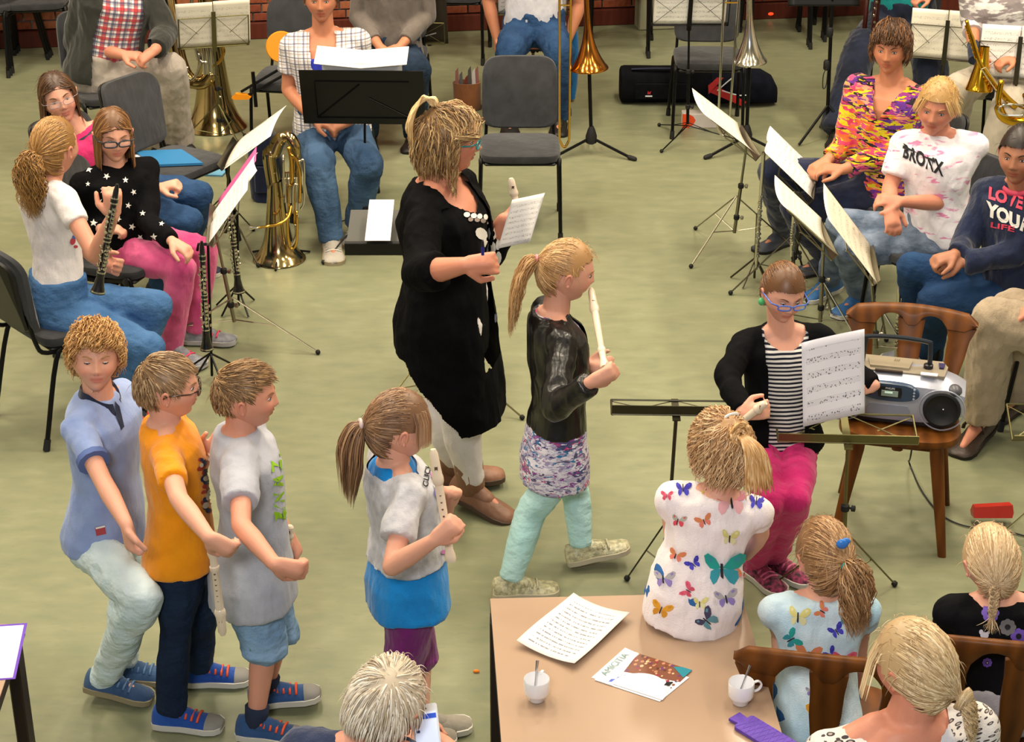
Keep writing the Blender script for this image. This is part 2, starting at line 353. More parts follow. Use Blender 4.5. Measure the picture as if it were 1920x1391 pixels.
def hair_mesh(name,Mh,c,Hh,st,m,seed):
    rng=np.random.default_rng(seed); kind=st.get('k','short'); line=st.get('line',.30); temple=st.get('temple',.02); back=st.get('back',-.33)
    vol=st.get('vol',.05); N=int(st.get('n',900)*.98); ax=np.array([.34,.45,.505]); ce=np.array([0,-.035,0])
    def surf(D,r):  # direction -> hair shell
        D=D/np.linalg.norm(D,axis=-1,keepdims=True); return ce+D*ax*(1+r)
    # cap
    nt,npn=48,34; th=np.linspace(-np.pi,np.pi,nt,endpoint=False); ph=np.linspace(-.95,1.5,npn); T,Pp=np.meshgrid(th,ph); x,y,z=head_pts(T,Pp,True)
    q=.055*np.clip((z-line+.10)/.2,0.15,1)+.0; L=np.stack([x,y,z],-1); ctr=np.array([0,-.03,0]); 
    A=L-ctr; Ln=np.linalg.norm(A,axis=-1,keepdims=True); L=ctr+A*(1+(vol*.75)*np.clip((z[...,None]-back)/.25,0,1)/Ln*.5)
    ok=inhair(T,z,line,temple,back).ravel(); V=L.reshape(-1,3); F=[]
    for j in range(npn-1):
        for i in range(nt):
            f=(j*nt+i,j*nt+(i+1)%nt,(j+1)*nt+(i+1)%nt,(j+1)*nt+i)
            if all(ok[k] for k in f): F.append(f)
    F.append(tuple((npn-1)*nt+i for i in range(nt)))
    Hc=np.full(len(V),.25)
    # strand roots
    th=rng.uniform(-np.pi,np.pi,N*4); zz=rng.uniform(-.42,.499,N*4); ph=np.arcsin(zz/.5); k=inhair(th,zz,line,temple,back); th,ph=th[k][:N],ph[k][:N]
    x,y,z=head_pts(th,ph,True); Rt=np.stack([x,y,z],1); N=len(Rt); M=st.get('m',7)
    G=np.array(Mh).T@np.array([0,0,-1.0]); G=np.array(Mh.transposed()@Vector((0,0,-1)))
    P=np.zeros((N,M,3)); P[:,0]=Rt; sets=[]
    def collide(p,r):
        q=(p-ce)/ax; l=np.linalg.norm(q,axis=-1,keepdims=True); rr=np.reshape(r,(-1,1)) if np.ndim(r) else r
        # below the ears the head narrows: collide only with upper part
        w=np.clip((p[...,2:3]+.45)/.3,0,1); t=np.maximum(l,1+rr*w-(1-w)*1.2); return ce+(q/np.maximum(l,1e-6)*t)*ax
    lift=vol*(.35+.75*rng.random(N))
    if kind in('short','curl','long','bob'):
        K=np.array(st.get('crown',(0,-.22,.47))); Ls=st.get('len',.3)*(.75+.5*rng.random(N)); sw=np.array(st.get('sweep',(0,0,0))); gw=st.get('g',.25); cur=st.get('curl',0)
        Ls=Ls*np.where(Rt[:,1]>.12,st.get('ff',1.0),1.0)*np.interp(Rt[:,2],[-.35,.1,.3],[st.get('low',.5),st.get('mid',.8),1]); ph0=rng.uniform(0,6.28,N); fq=rng.uniform(.8,1.3,N); part=st.get('part')
        for i in range(1,M):
            p=P[:,i-1]; d=p-K
            if part is not None: d=np.stack([np.sign(p[:,0]-part)*(.6+0*p[:,0]),-.15+.0*p[:,1],-.1+0*p[:,2]],1)
            nn=(p-ce)/(ax**2); nn/=np.linalg.norm(nn,axis=1,keepdims=True); d=d-nn*(d*nn).sum(1,keepdims=True); d/=np.linalg.norm(d,axis=1,keepdims=True)+1e-6
            top=np.clip((p[:,2:3]-.1)/.3,0,1); lowp=np.clip((.22-p[:,2:3])/.25,0,1) if part is not None else 0*top; d=d*(1-lowp)+sw*top+G*(gw*(1+.6*i/M)+lowp*3)
            if kind in('long','bob'): d=d+np.array([0,-.9,0])*np.clip((p[:,1:2]-.02)/.2,0,1)*np.clip((.30-p[:,2:3])/.15,0,1)
            d/=np.linalg.norm(d,axis=1,keepdims=True)+1e-6
            P[:,i]=collide(p+d*(Ls/(M-1))[:,None],lift*min(1,i/2.0+.2))
        if kind in('long','bob'):
            f=st.get('face',.26); m_=(P[...,1]>.10)&(P[...,2]<.22); P[...,0]=np.where(m_&(np.abs(P[...,0])<f),np.sign(Rt[:,0:1]+1e-4)*f*(1+.1*rng.random((N,1))),P[...,0])
        if st.get('ymax') is not None:
            P[...,1]=np.where(P[...,2]<.16,np.minimum(P[...,1],st['ymax']+.05*rng.random((N,1))),P[...,1])
        if cur:
            tt=np.linspace(0,1,M)[None,:]; a=ph0[:,None]+tt*fq[:,None]*st.get('turns',2.2)*6.28; am=cur*np.clip(tt*2,0,1)
            nn=(P-ce); nn/=np.linalg.norm(nn,axis=2,keepdims=True); tn=np.gradient(P,axis=1); tn/=np.linalg.norm(tn,axis=2,keepdims=True)+1e-9; b=np.cross(tn,nn)
            P=P+nn*(np.cos(a)*am*.8+am*.7)[...,None]+b*(np.sin(a)*am)[...,None]
        P+=rng.normal(size=(N,1,3))*.006*np.linspace(0,1,M)[None,:,None]
        sets.append((P,st.get('w',.011)*(.7+.6*rng.random(N)),rng.random(N)))
    if kind in('pony','braid'):
        tie=np.array(st.get('tie',(0,-.50,.05))); td=(tie-ce)/ax; td/=np.linalg.norm(td); fr=st.get('fringe')
        D=(Rt-ce)/ax; D/=np.linalg.norm(D,axis=1,keepdims=True); om=np.arccos(np.clip(D@td,-.999,.999))[:,None]
        for i in range(M):
            t=i/(M-1); q=(np.sin((1-t)*om)*D+np.sin(t*om)*td)/np.sin(om); r=vol*(.25+.5*rng.random((N,1)))*math.sin(min(1,t*2.2+.25)*1.57)
            P[:,i]=ce+q*ax*(1+r); 
        P[:,-1]=tie+rng.normal(size=(N,3))*.018; P+=rng.normal(size=(N,1,3))*.004
        sets.append((P,st.get('w',.011)*(.7+.6*rng.random(N)),rng.random(N)))
        if fr:   # loose front hair hanging beside the face
            n2=fr; a=rng.uniform(.35,1.45,n2)*np.sign(rng.normal(size=n2)+st.get('fs',0)); x,y,z=head_pts(a,np.full(n2,.75),True); Q=np.zeros((n2,8,3)); Q[:,0]=np.stack([x,y,z],1)
            for i in range(1,8):
                p=Q[:,i-1]; d=np.array([0,.15 if i<4 else -.1,0])+G*.8+np.stack([np.sign(p[:,0])*.35,0*a,0*a],1); d/=np.linalg.norm(d,axis=1,keepdims=True)
                Q[:,i]=collide(p+d*st.get('fl',.5)/7,.05)
            sets.append((Q,.009*(.6+.8*rng.random(n2)),rng.random(n2)))
        nT=int(st.get('tn',380)*1.15); TL=st.get('tlen',1.0); tw=st.get('tw',.10); S_=12
        if kind=='pony' and TL>0:
            dirs=rng.normal(size=(nT,3)); dirs/=np.linalg.norm(dirs,axis=1,keepdims=True); out=np.array(st.get('out',(0,-1,.1)),float); out/=np.linalg.norm(out)
            Q=np.zeros((nT,S_,3)); Q[:,0]=tie+dirs*.015; v=np.tile(out*.9,(nT,1)); ll=TL*(.72+.35*rng.random(nT))
            side=dirs-out*(dirs@out)[:,None]
            tgt=np.array(st.get('tgt',(0,0,0)))
            for i in range(1,S_):
                v=v*(1-.22)+(G+tgt)*.30; v/=np.linalg.norm(v,axis=1,keepdims=True)
                Q[:,i]=Q[:,i-1]+v*(ll/(S_-1))[:,None]
            w=np.interp(np.linspace(0,1,S_),[0,.12,.5,1],[.1,.6,1,.55]); Q+=side[:,None,:]*(tw*w)[None,:,None]*rng.random((nT,1,1))**.5
            cur=st.get('tcurl',0)
            if cur:
                a=np.linspace(0,1,S_)[None,:]*st.get('tturn',3)*6.28+rng.integers(0,6,nT)[:,None]*1.05; Q[...,0]+=np.cos(a)*cur; Q[...,1]+=np.sin(a)*cur
            sets.append((Q,.0125*(.6+.7*rng.random(nT)),rng.random(nT)))
        if kind=='braid' or st.get('bun'):
            B=st.get('bun')
            if B:
                nb=220; a0=rng.uniform(0,6.28,nb); Q=np.zeros((nb,10,3)); rb=B*(.35+.65*rng.random(nb)**.5)
                out=(tie-ce)/np.linalg.norm(tie-ce); ux=np.cross(out,[0,0,1.0]); ux/=np.linalg.norm(ux); uy=np.cross(out,ux)
                for i in range(10):
                    a=a0+i*.32; Q[:,i]=tie+out*(.02+B*.9*np.sqrt(np.clip(1-(rb/B)**2,0,1)))[:,None]+ux*(rb*np.cos(a))[:,None]+uy*(rb*np.sin(a))[:,None]
                sets.append((Q,.012*(.7+.6*rng.random(nb)),rng.random(nb)))
            else:
                n3=3; S2=26; per=34; bl=TL; dd=np.array(st.get('out',(0,-.3,-1)),float)
                for s_ in range(3):
                    t=np.linspace(0,1,S2); ang=t*2*np.pi*st.get('plaits',5)+s_*2*np.pi/3
                    base=tie[None,:]+np.outer(t*bl,G*.93)+np.outer(np.sin(t*1.5)*bl*.22,dd); 
                    cx=np.sin(ang)*.045*(1-.35*t); cy=np.sin(2*ang)*.022; core=base+np.stack([cx,cy,0*cx],1)
                    off=rng.normal(size=(per,1,3))*.014; Q=core[None]+off
                    sets.append((Q,.010*np.ones(per),rng.random(per)))
                nb=60; Q=np.zeros((nb,6,3)); e=base[-1]
                for i in range(6): Q[:,i]=e+G*(i*.04)+rng.normal(size=(nb,3))*.003*i
                Q+=rng.normal(size=(nb,1,3))*.05*np.linspace(.1,1,6)[None,:,None]; sets.append((Q,.008*np.ones(nb),rng.random(nb)))
    # stray wisps for an uneven outline
    ns=st.get('stray',60)
    if ns:
        a=rng.uniform(-3.1,3.1,ns*2); z0=rng.uniform(.0,.49,ns*2); kk=inhair(a,z0,line,temple,back); a,z0=a[kk][:ns],z0[kk][:ns]; ns=len(a); x,y,z=head_pts(a,np.arcsin(z0/.5),True); p=np.stack([x,y,z],1)
        d=rng.normal(size=(ns,3))+(p-ce)*1.5; d/=np.linalg.norm(d,axis=1,keepdims=True); Q=np.zeros((ns,6,3))
        for i in range(6): Q[:,i]=ce+(p-ce)*(1+vol)+d*(i*.028)+G*(i*i*.006)
        sets.append((Q,.004*np.ones(ns),rng.random(ns)))
    Vs=[V]; Fs=[]; Hs=[Hc]; o=len(V)
    for P,r,h in sets:
        v,f,hh=strands(P,r,h); Vs.append(v); Fs.append(f+o); Hs.append(hh); o+=len(v)
    V=np.concatenate(Vs)*Hh@np.array(Mh).T+np.array(c); fl=[tuple(x) for x in F]+[tuple(x) for x in np.concatenate(Fs).tolist()]
    me=bpy.data.meshes.new(name); me.from_pydata(V.tolist(),[],fl); a=me.attributes.new('hc','FLOAT','POINT'); a.data.foreach_set('value',np.concatenate(Hs).astype(np.float32))
    me.materials.append(m); me.shade_smooth(); return me
KPROF=[(-.24,.070,.052),(-.12,.090,.066),(0,.094,.069),(.2,.086,.062),(.4,.076,.055),(.6,.083,.060),(.76,.094,.063),(.87,.100,.056),(.94,.085,.047),(.99,.052,.040),(1.04,.034,.034)]
class Person:
    def __init__(s,label,S,pv,neck,tyaw,head,hh=None,hrot=(180,0,0),pyaw=None,kid=True,fat=1.0,skin='light',sw=1.0,voxel=None,base=None,**k):
        """pv, neck, head: world points; yaws in degrees (0 away from the camera, 90 to the photo's right, 180 towards the camera)"""
        s.S=S; s.label=label; s.kid=kid; s.fat=fat; s.pv=Vector(pv); s.neck=Vector(neck); s.headc=Vector(head); s.Hh=hh or (.158*S if kid else .132*S)
        s.voxel=voxel or (.0058 if kid else .0064)
        up=(s.neck-s.pv); s.tl_=up.length; print('TORSO',label[:34],round(s.tl_/(.29*S),2)) if abs(s.tl_/(.29*S)-1)>.1 else 0; s.up=up.normalized()
        def fr(yaw,up):
            r=Vector((math.cos(R(yaw)),-math.sin(R(yaw)),0)); r=(r-up*r.dot(up)).normalized(); return r,up.cross(r)
        s.r,s.f=fr(tyaw,s.up); s.pr,s.pf=fr(pyaw if pyaw is not None else tyaw,s.up)
        hw=.100*S*sw; sh=s.neck-s.up*.035*S
        s.SR=sh+s.r*hw; s.SL=sh-s.r*hw; s.HR=s.pv+s.pr*.050*S*fat-s.up*.03*S; s.HL=s.pv-s.pr*.050*S*fat-s.up*.03*S
        yw,pt,rl=hrot; s.Mh=(Matrix.Rotation(-R(yw),3,'Z')@Matrix.Rotation(-R(pt),3,'X')@Matrix.Rotation(R(rl),3,'Y'))
        b=base or Vector((s.pv.x,s.pv.y,0)); s.root=thing('person',label,'person',b); s.base=Vector(b)
        s.skin=SKINS[skin]; s.arms={}; s.legs={}; s.parts=[]
    def lim(s,k,p,c,L,tg):
        if isinstance(p,Vector): return p
        if isinstance(p[2],str):
            if p[2][0]=='z': return Z(p[0],p[1],float(p[2][1:]))
            return SPH(p[0],p[1],c,L,p[2]=='n',s.label[:30]+' '+tg)
        return Y(p[0],p[1],s.pv.y+p[2])
    def arm(s,side,elbow,wrist,fing=None,nrm=None,curl=.35,thumb=1,hand=True,la=1.0):
        S=s.S; sh=s.SR if side=='R' else s.SL
        e=s.lim(side,elbow,sh,.172*S*la,'elbow'); w=s.lim(side,wrist,e,.148*S*la,'wrist')
        fd=(w-e).normalized() if fing is None else (fing-w).normalized() if isinstance(fing,Vector) and fing.length>1.5 else Vector(fing).normalized()
        s.arms[side]=(sh,e,w,fd,Vector(nrm) if nrm else None,curl,thumb,hand)
    def leg(s,side,knee,ankle,toe=0,pitch=0):
        S=s.S; h=s.HR if side=='R' else s.HL
        k=s.lim(side,knee,h,.245*S,'knee'); a=s.lim(side,ankle,k,.235*S,'ankle'); s.legs[side]=(h,k,a,toe,pitch)
    def torso(s,mb,inf=0.0,t0=-.24,t1=1.04,flare=0.0,n=24,wide=1.0,leg=False):
        S=s.S; rg=[]; ts=[t0]+[k[0] for k in KPROF if t0<k[0]<t1]+[t1]
        for t in ts:
            w=np.interp(t,[k[0] for k in KPROF],[k[1] for k in KPROF]); d=np.interp(t,[k[0] for k in KPROF],[k[2] for k in KPROF])
            if t<0 and inf>0 and not leg: w=.094; d=.069
            if not s.kid: w*=1.04
            fa=1+(s.fat-1)*(1 if t<.8 else .4); w=w*S*fa; d=d*S*(fa**1.3); fl=flare*max(0,(.55-t)); e=inf*(1.0 if t<.9 else .75)
            w=(w+e+fl)*wide; d=d+e+fl; q=min(max(t,0),1); r=s.pr.lerp(s.r,q).normalized(); f=s.up.cross(r)
            c=s.pv+s.up*(t*s.tl_)+f*(.012*S*math.sin(q*3.1)) - f*(.01*S if t>.9 else 0)
            rg.append([c+r*math.copysign(abs(math.cos(a))**.85,math.cos(a))*w+f*math.copysign(abs(math.sin(a))**.9,math.sin(a))*d for a in [2*math.pi*k/n for k in range(n)]])
        mb.loft(rg)
    def limb(s,mb,a,b,r0,r1,**k): mb.cone(a,b,r0,r1,**k)
    def mkhand(s,mb,w,fd,nrm,curl,thumb):
        S=s.S; k=S*(.93 if s.kid else .88); fd=fd.normalized(); n=nrm or Vector((0,0,-1)); n=(n-fd*n.dot(fd)).normalized(); l=fd.cross(n)*thumb   # l towards thumb
        pl=.056*k; mb.cone(w,w+fd*pl*.9,.0160*k,.0175*k,fx=1.0); 
        for q in (-.014,0,.014): mb.cone(w+l*q*.7*k+fd*.01*k,w+l*q*k*1.15+fd*pl,.0125*k,.0105*k,n=8)
        for i,(o,L) in enumerate(((.0205,.042),(.007,.047),(-.0065,.044),(-.019,.034))):
            p=w+l*o*k+fd*pl; d=fd+l*(o*4); c=curl*(1+.12*i)
            for j,fr in enumerate((.46,.31,.25)):
                c_=c*(.75 if j==0 else 1.15)*1.35; a=c_*(j+1)*.75; dd=(d.normalized()*math.cos(a)+n*math.sin(a)).normalized(); q=p+dd*L*k*fr
                mb.cone(p,q,(.0072-.0008*j)*k,(.0066-.0009*j)*k,n=8); p=q
        p=w+l*.017*k+fd*.012*k; q=p+(l*.8+fd*.75+n*.25*(1+curl)).normalized()*.030*k; r_=q+(l*(.45-.5*curl)+fd*.9+n*.6*curl).normalized()*.030*k
        mb.cone(p,q,.0115*k,.0088*k,n=8); mb.cone(q,r_,.0085*k,.0068*k,n=8)
    def body(s,legs=True,dec=.21):
        S=s.S; mb=MB(); fa=s.fat; s.torso(mb)
        nk=(.0335 if s.kid else .0305)*S*(1+(fa-1)*.5); hb=s.headc+s.Mh@Vector((0,-.09,-.22))*s.Hh
        mb.cone(s.neck-s.up*.03*S,hb,nk*1.12,nk,n=14)
        for sd,(sh,e,w,fd,nrm,curl,th,hand) in s.arms.items():
            mb.cone(s.neck.lerp(sh,.3),sh,.029*S*fa,.028*S*fa); mb.cone(sh,e,.0265*S*fa,.0215*S*fa); mb.cone(e,e.lerp(w,.35),.0215*S*fa,.0225*S*fa); mb.cone(e.lerp(w,.35),w,.0225*S*fa,.0155*S*(1+(fa-1)*.4))
            if hand: s.mkhand(mb,w,fd,nrm,curl,th*(1 if sd=='R' else -1))
        if legs:
            for sd,(h,k,a,toe,pi) in s.legs.items():
                mb.cone(h,k,.048*S*fa,.029*S); mb.cone(k,k.lerp(a,.3),.029*S,.030*S); mb.cone(k.lerp(a,.3),a,.030*S,.020*S)
                d=s.toe(toe,pi); mb.cone(a-Vector((0,0,.012*S)),a+d*.085*S-Vector((0,0,.034*S)),.019*S,.009*S)
        me=vox(mb,s.voxel,2,dec); n1=len(me.vertices)
        hm=MB(); n0=head_mesh(s.Mh,s.headc,s.Hh,s.kid,hm); o=len(me.vertices)
        V=np.concatenate([coords(me),np.array(hm.v,np.float32)]); F=[tuple(p.vertices) for p in me.polygons]+[tuple(i+o for i in f) for f in hm.f]
        out=bpy.data.meshes.new('person_body'); out.from_pydata((V-np.array(s.base)).tolist(),[],F); bpy.data.meshes.remove(me)
        # lips, cheeks, nostrils
        L=((V-np.array(s.headc))@np.array(s.Mh))/s.Hh; x,y,z=L[:,0],L[:,1],L[:,2]; t=np.ones((len(V),4),np.float32); fr=(y>.2)
        lip=np.clip(1.25-np.sqrt((x/.088)**2+((z+.238)/.045)**2),0,.35)/.35*fr; ch=np.exp(-((np.abs(x)-.17)/.08)**2-((z+.12)/.07)**2)*fr; ns=np.clip(1.4-np.hypot((np.abs(x)-.024)/.016,(z+.152)/.012),0,1)*fr
        gr=np.exp(-((z+.239)/.006)**2)*(np.abs(x)<.085)*fr
        t[:,1]*=1-.38*lip-.16*ch; t[:,2]*=1-.34*lip-.14*ch; t[:,0]*=1-.10*lip; t[:,:3]*=(1-.6*ns-.45*gr)[:,None]
        ear=np.clip((np.abs(x)-.33)/.02,0,1)*(np.abs(z+.05)<.14)*(np.abs(y+.04)<.09); t[:,1]*=1-.14*ear; t[:,2]*=1-.14*ear
        a=out.attributes.new('tint','FLOAT_COLOR','POINT'); a.data.foreach_set('color',t.ravel()); out.materials.append(s.skin); out.shade_smooth()
        s.bodyo=link('body',out,s.root); return s
    def toe(s,yaw,pitch=0): return Vector((math.sin(R(yaw))*math.cos(R(pitch)),math.cos(R(yaw))*math.cos(R(pitch)),-math.sin(R(pitch))))
    def H(s,x,y,z): return s.headc+s.Mh@(Vector((x,y,z))*s.Hh)
    def face(s,eye='5a6b78',brow=None,look=0.0,closed=0,smile=0):
        w=mat('eye_white','e8e4e0',.25,coat=.3); ir=mat('iris_'+eye,eye,.2,coat=.5); dk=mat('lash','2a1c16',.7); bm=mat('brow_'+(brow or '7a5a3c'),brow or '7a5a3c',.8)
        for sd in (-1,1):
            mb=MB(); c=s.H(sd*.122,.336,.012); Mx=s.Mh@Matrix.Rotation(-sd*.25,3,'Z'); h=s.Hh
            if closed<1:
                mb.cur=0; mb.ell(c,(.046*h,.022*h,.018*h*(1-closed*.5)),Mx,14,8)
                mb.cur=1; mb.ell(c+Mx@Vector((look*.022,.0125,-.002-closed*.006))*h,(.020*h,.0125*h,.0185*h*(1-closed*.4)),Mx,12,6)
                mb.cur=2; mb.ell(c+Mx@Vector((look*.022,.0185,-.002-closed*.006))*h,(.011*h,.0085*h,.011*h),Mx,8,6)
            mb.cur=2; q=[c+Mx@Vector((.050*math.cos(a),.020*math.sin(a)+.003,(.018*(1-closed*1.3))*math.sin(a)+.002))*h for a in np.linspace(0,math.pi,9)]
            mb.tube(q,[.002*h]+[.0052*h]*7+[.002*h],5)
            mb.cur=2; q=[c+Mx@Vector((.045*math.cos(a),.018*math.sin(a)+.001,-.017*math.sin(a)))*h for a in np.linspace(0,math.pi,7)]; mb.tube(q,[.001*h]+[.0022*h]*5+[.001*h],4)
            o=put('eye',mb,[w,ir,dk],s.root,True)
            mb=MB(); q=[]
            for t in np.linspace(0,1,7):
                X=.065+.14*t; th=math.asin(min(.99,X/.335)); zz=.082+.03*math.sin(t*2.6); x,y,z=head_pts(np.array([sd*th*.98]),np.array([math.asin(zz/.5)]),s.kid); q.append(s.H(x[0],y[0]+.006,z[0]))
            mb.tube(q,[.005*h,.010*h,.012*h,.011*h,.009*h,.006*h,.002*h],6); put('eyebrow',mb,bm,s.root,True)
        if smile:
            mb=MB(); mb.ell(s.H(0,.40,-.243),(.055*s.Hh,.012*s.Hh,.014*s.Hh),s.Mh); put('teeth',mb,mat('teeth','e9e2d6',.3),s.root,True)
        return s
    def glasses(s,col,rim=.006,arm=None,w=.105,hgt=.055):
        m=mat('glasses_'+col,col,.25,coat=.5); g=mat('lens_glass',(.9,.95,1),.02,alpha=.12,spec=.8); h=s.Hh; mb=MB(); lens=MB()
        for sd in (-1,1):
            pts=[]
            for k in range(20):
                a=2*math.pi*k/20; X=sd*.135+math.copysign(abs(math.cos(a))**.6,math.cos(a))*w; Zz=.0+math.copysign(abs(math.sin(a))**.7,math.sin(a))*hgt; pts.append(s.H(X,.455-.16*abs(X)**1.6*2,Zz-.008))
            mb.tube(pts,rim*h*1.6,6,closed=True); lens.add(pts,[tuple(range(20))])
            mb.tube([s.H(sd*(.135+w),.42,.03),s.H(sd*.335,.32,.025),s.H(sd*.362,.0,.015),s.H(sd*.35,-.07,-.03)],rim*h*1.5,6)
        mb.tube([s.H(-.035,.448,.01),s.H(0,.46,.02),s.H(.035,.448,.01)],rim*h*1.5,6)
        o=put('glasses',mb,m,s.root,True); put('lens',lens,g,o,False); return s
    def hair(s,a,b,c=None,seed=1,**st):
        m=hairmat('hair_%s_%s'%(a,b),a,b,c); me=hair_mesh('hair',s.Mh,s.headc,s.Hh,st,m,seed)
        me.transform(Matrix.Translation(-s.base)); s.hairo=link('hair',me,s.root); return s
    def tlattr(s,me):
        V=coords(me); D=V-np.array(s.pv); x=D@np.array(s.r)/s.S; y=D@np.array(s.f)/s.S; t=D@np.array(s.up)/s.tl_; A=np.stack([x,y,t],1).astype(np.float32)
        a=me.attributes.new('tl','FLOAT_VECTOR','POINT'); a.data.foreach_set('vector',A.ravel()); return A
    def top(s,m,sleeve=.55,hem=-.12,inf=.008,flare=0.0,name='shirt',t1=1.025,cut=None,voxel=None,disp=.009,sl=None,seed=3,wide=1.0,keep=None,extra=None,cuff=None,loose=0,label=None):
        S=s.S; mb=MB(); s.torso(mb,inf,hem,t1,flare,wide=wide)
        sl=inf if sl is None else sl; fa=s.fat
        for sd,(sh,e,w,*_) in s.arms.items():
            L=sleeve[sd] if isinstance(sleeve,dict) else sleeve
            if L<=0: continue
            mb.cone(s.neck.lerp(sh,.45)-s.up*.012*S,sh,.034*S*fa+inf*.5,.031*S*fa+sl,round1=True)
            r0=.0285*S*fa+sl; r1=.0225*S*fa+sl*1.15
            if L<1: mb.cone(sh,sh.lerp(e,L),r0,r0+(r1-r0)*L+loose,round1=False)
            else:
                mb.cone(sh,e,r0,r1)
                mb.cone(e,e.lerp(w,L-1),r1,.0185*S*fa+sl+loose,round1=False) if L>1.02 else None
        if extra: extra(s,mb,inf)
        me=vox(mb,voxel or s.voxel*1.45,3,1 if cut is not None else .7,disp,9,seed); A=s.tlattr(me)
        if cut is not None:
            import bmesh
            kill=cut(A[:,0],A[:,1],A[:,2],coords(me)); bm=bmesh.new(); bm.from_mesh(me); bm.verts.ensure_lookup_table()
            bmesh.ops.delete(bm,geom=[bm.verts[i] for i in np.nonzero(kill)[0]],context='VERTS')
            for _ in range(2): bmesh.ops.smooth_vert(bm,verts=[v for v in bm.verts if v.is_boundary],factor=.6,use_axis_x=True,use_axis_y=True,use_axis_z=True)
            bm.to_mesh(me); bm.free(); me.shade_smooth()
        me.materials.append(m); s.last=BVHTree.FromPolygons([tuple(v) for v in coords(me)],[tuple(p.vertices) for p in me.polygons])
        me.transform(Matrix.Translation(-s.base)); o=link(name,me,s.root); s.topo=o
        if label: o['label']=label
        return s
    def pants(s,m,inf=.010,fit=.0,length=1.0,waist=.22,name='trousers',voxel=None,disp=.009,seed=8,cuffr=0,skirt=False):
        S=s.S; mb=MB(); s.torso(mb,inf,-.22,waist,leg=True); fa=s.fat
        for sd,(h,k,a,*_) in s.legs.items():
            mb.cone(h,k,.052*S*fa+inf,.0345*S+inf+fit)
            if length<=.5: mb.cone(k,k.lerp(a,.12),.037*S+inf+fit,.040*S+inf+fit,round1=False); continue
            q=k.lerp(a,.3); L=(length-.5)*2*1.06
            mb.cone(k,q,.0345*S+inf+fit,.0335*S+inf+fit); mb.cone(q,k.lerp(a,L),.0335*S+inf+fit,.023*S+inf+fit+cuffr,round1=False)
        me=vox(mb,voxel or s.voxel*1.75,3,.6,disp,11,seed); me.materials.append(m); s.tlattr(me); s.plast=BVHTree.FromPolygons([tuple(v) for v in coords(me)],[tuple(p.vertices) for p in me.polygons])
        me.transform(Matrix.Translation(-s.base)); s.pantso=link(name,me,s.root); return s
    def shoes(s,m,sole,lace=None,L=.165,kind='sneaker',toem=None,h=.05,sock=None):
        S=s.S; out=[]
        for sd,(hp,k,a,toe,pi) in s.legs.items():
            d=s.toe(toe,pi); x=Vector((d.y,-d.x,0)).normalized(); up=x.cross(d).normalized(); up=up if up.z>0 else -up
            Lf=L*S+.012; g=a-up*(.046*S+.008)+up*0
            prof=[(-.28,.55,.8),(-.25,.82,1.15),(-.12,.92,1.25),(.0,.90,1.2),(.15,.86,.98),(.32,.95,.72),(.5,1.05,.56),(.64,.92,.45),(.71,.6,.32),(.725,.3,.18)]
            W=.030*S+.004; mb=MB(); rg=[]; sr=[]
            for t,w,hh in prof:
                c=g+d*(t*Lf); hgt=hh*h*(S/1.3)**.5
                rg.append([c+x*math.cos(q)*w*W*(1 if math.sin(q)>=0 else 1)+up*(.012+max(0,math.sin(q))*hgt) for q in [math.pi*j/10 for j in range(11)]])
                sr.append([c+x*math.cos(q)*(w*W+.004)+up*(.018 if math.sin(q)>0 else 0) for q in (0.6,2.54,3.74,5.68)])
                sr[-1]=[c-x*(w*W+.004)+up*.02,c-x*(w*W+.002),c+x*(w*W+.002),c+x*(w*W+.004)+up*.02]
            mb.loft(rg)
            if h>=.045: mb.cone(a-up*.016*S,g+d*(.27*Lf)+up*.024*S,.0235*S+.003,.020*S+.002)
            if kind=='boot' or kind=='ankle': mb.cone(a-up*.015,a+(k-a).normalized()*(.07*S if kind=='boot' else .02),.027*S+.008,.028*S+.012,round1=False)
            if kind=='pump': pass
            o=put('shoe',mb,m,s.root,60); put('sole',MB().loft(sr),sole,o,60)
            if toem: put('toe_cap',MB().loft([[p+(p-(g+d*.6*Lf)).normalized()*.002 for p in r_] for r_ in rg[-4:]]),toem,o,60)
            if lace:
                lb=MB()
                for j in range(4):
                    t=.14+.085*j; i0=np.interp(t,[p[0] for p in prof],[p[1] for p in prof]); hh=np.interp(t,[p[0] for p in prof],[p[2] for p in prof])*h*(S/1.3)**.5
                    q=[g+d*((t+.02*((-1)**i_)*0)*Lf)+x*math.cos(b)*i0*W*1.02+up*(.016+math.sin(b)*hh) for i_,b in enumerate((.75,1.1,1.57,2.04,2.4))]; lb.tube(q,.0042,6)
                q=[g+d*(.10*Lf)+up*(.016+h*(S/1.3)**.5*1.1)+x*z_ for z_ in (-.03,-.012,0,.012,.03)]; q[0]-=up*.012; q[-1]-=up*.012; lb.tube(q,.0038,6); put('laces',lb,lace,o,True)
            if sock:
                put('sock',MB().cone(a-up*.01,a.lerp(k,.16),.024*S+.004,.026*S+.004,round1=False),sock,s.root,True)
        return s
    def collar(s,m,r=.045,h=.014,name='collar',th=.006,tilt=0,open_=0):
        """ribbed neckband sitting round the neck"""
        S=s.S; mb=MB(); c=s.neck+s.up*(.002*S); pts=[]
        for k in range(24):
            a=2*math.pi*k/24+math.pi/2
            fz=max(0,math.sin(a)); pts.append(c+s.r*math.cos(a)*r*S+s.f*(math.sin(a)*r*S*.92)-s.up*(.018*S*fz))
        mb.tube(pts,th,6,closed=True,flat=1.6); put(name,mb,m,s.root,True); return s
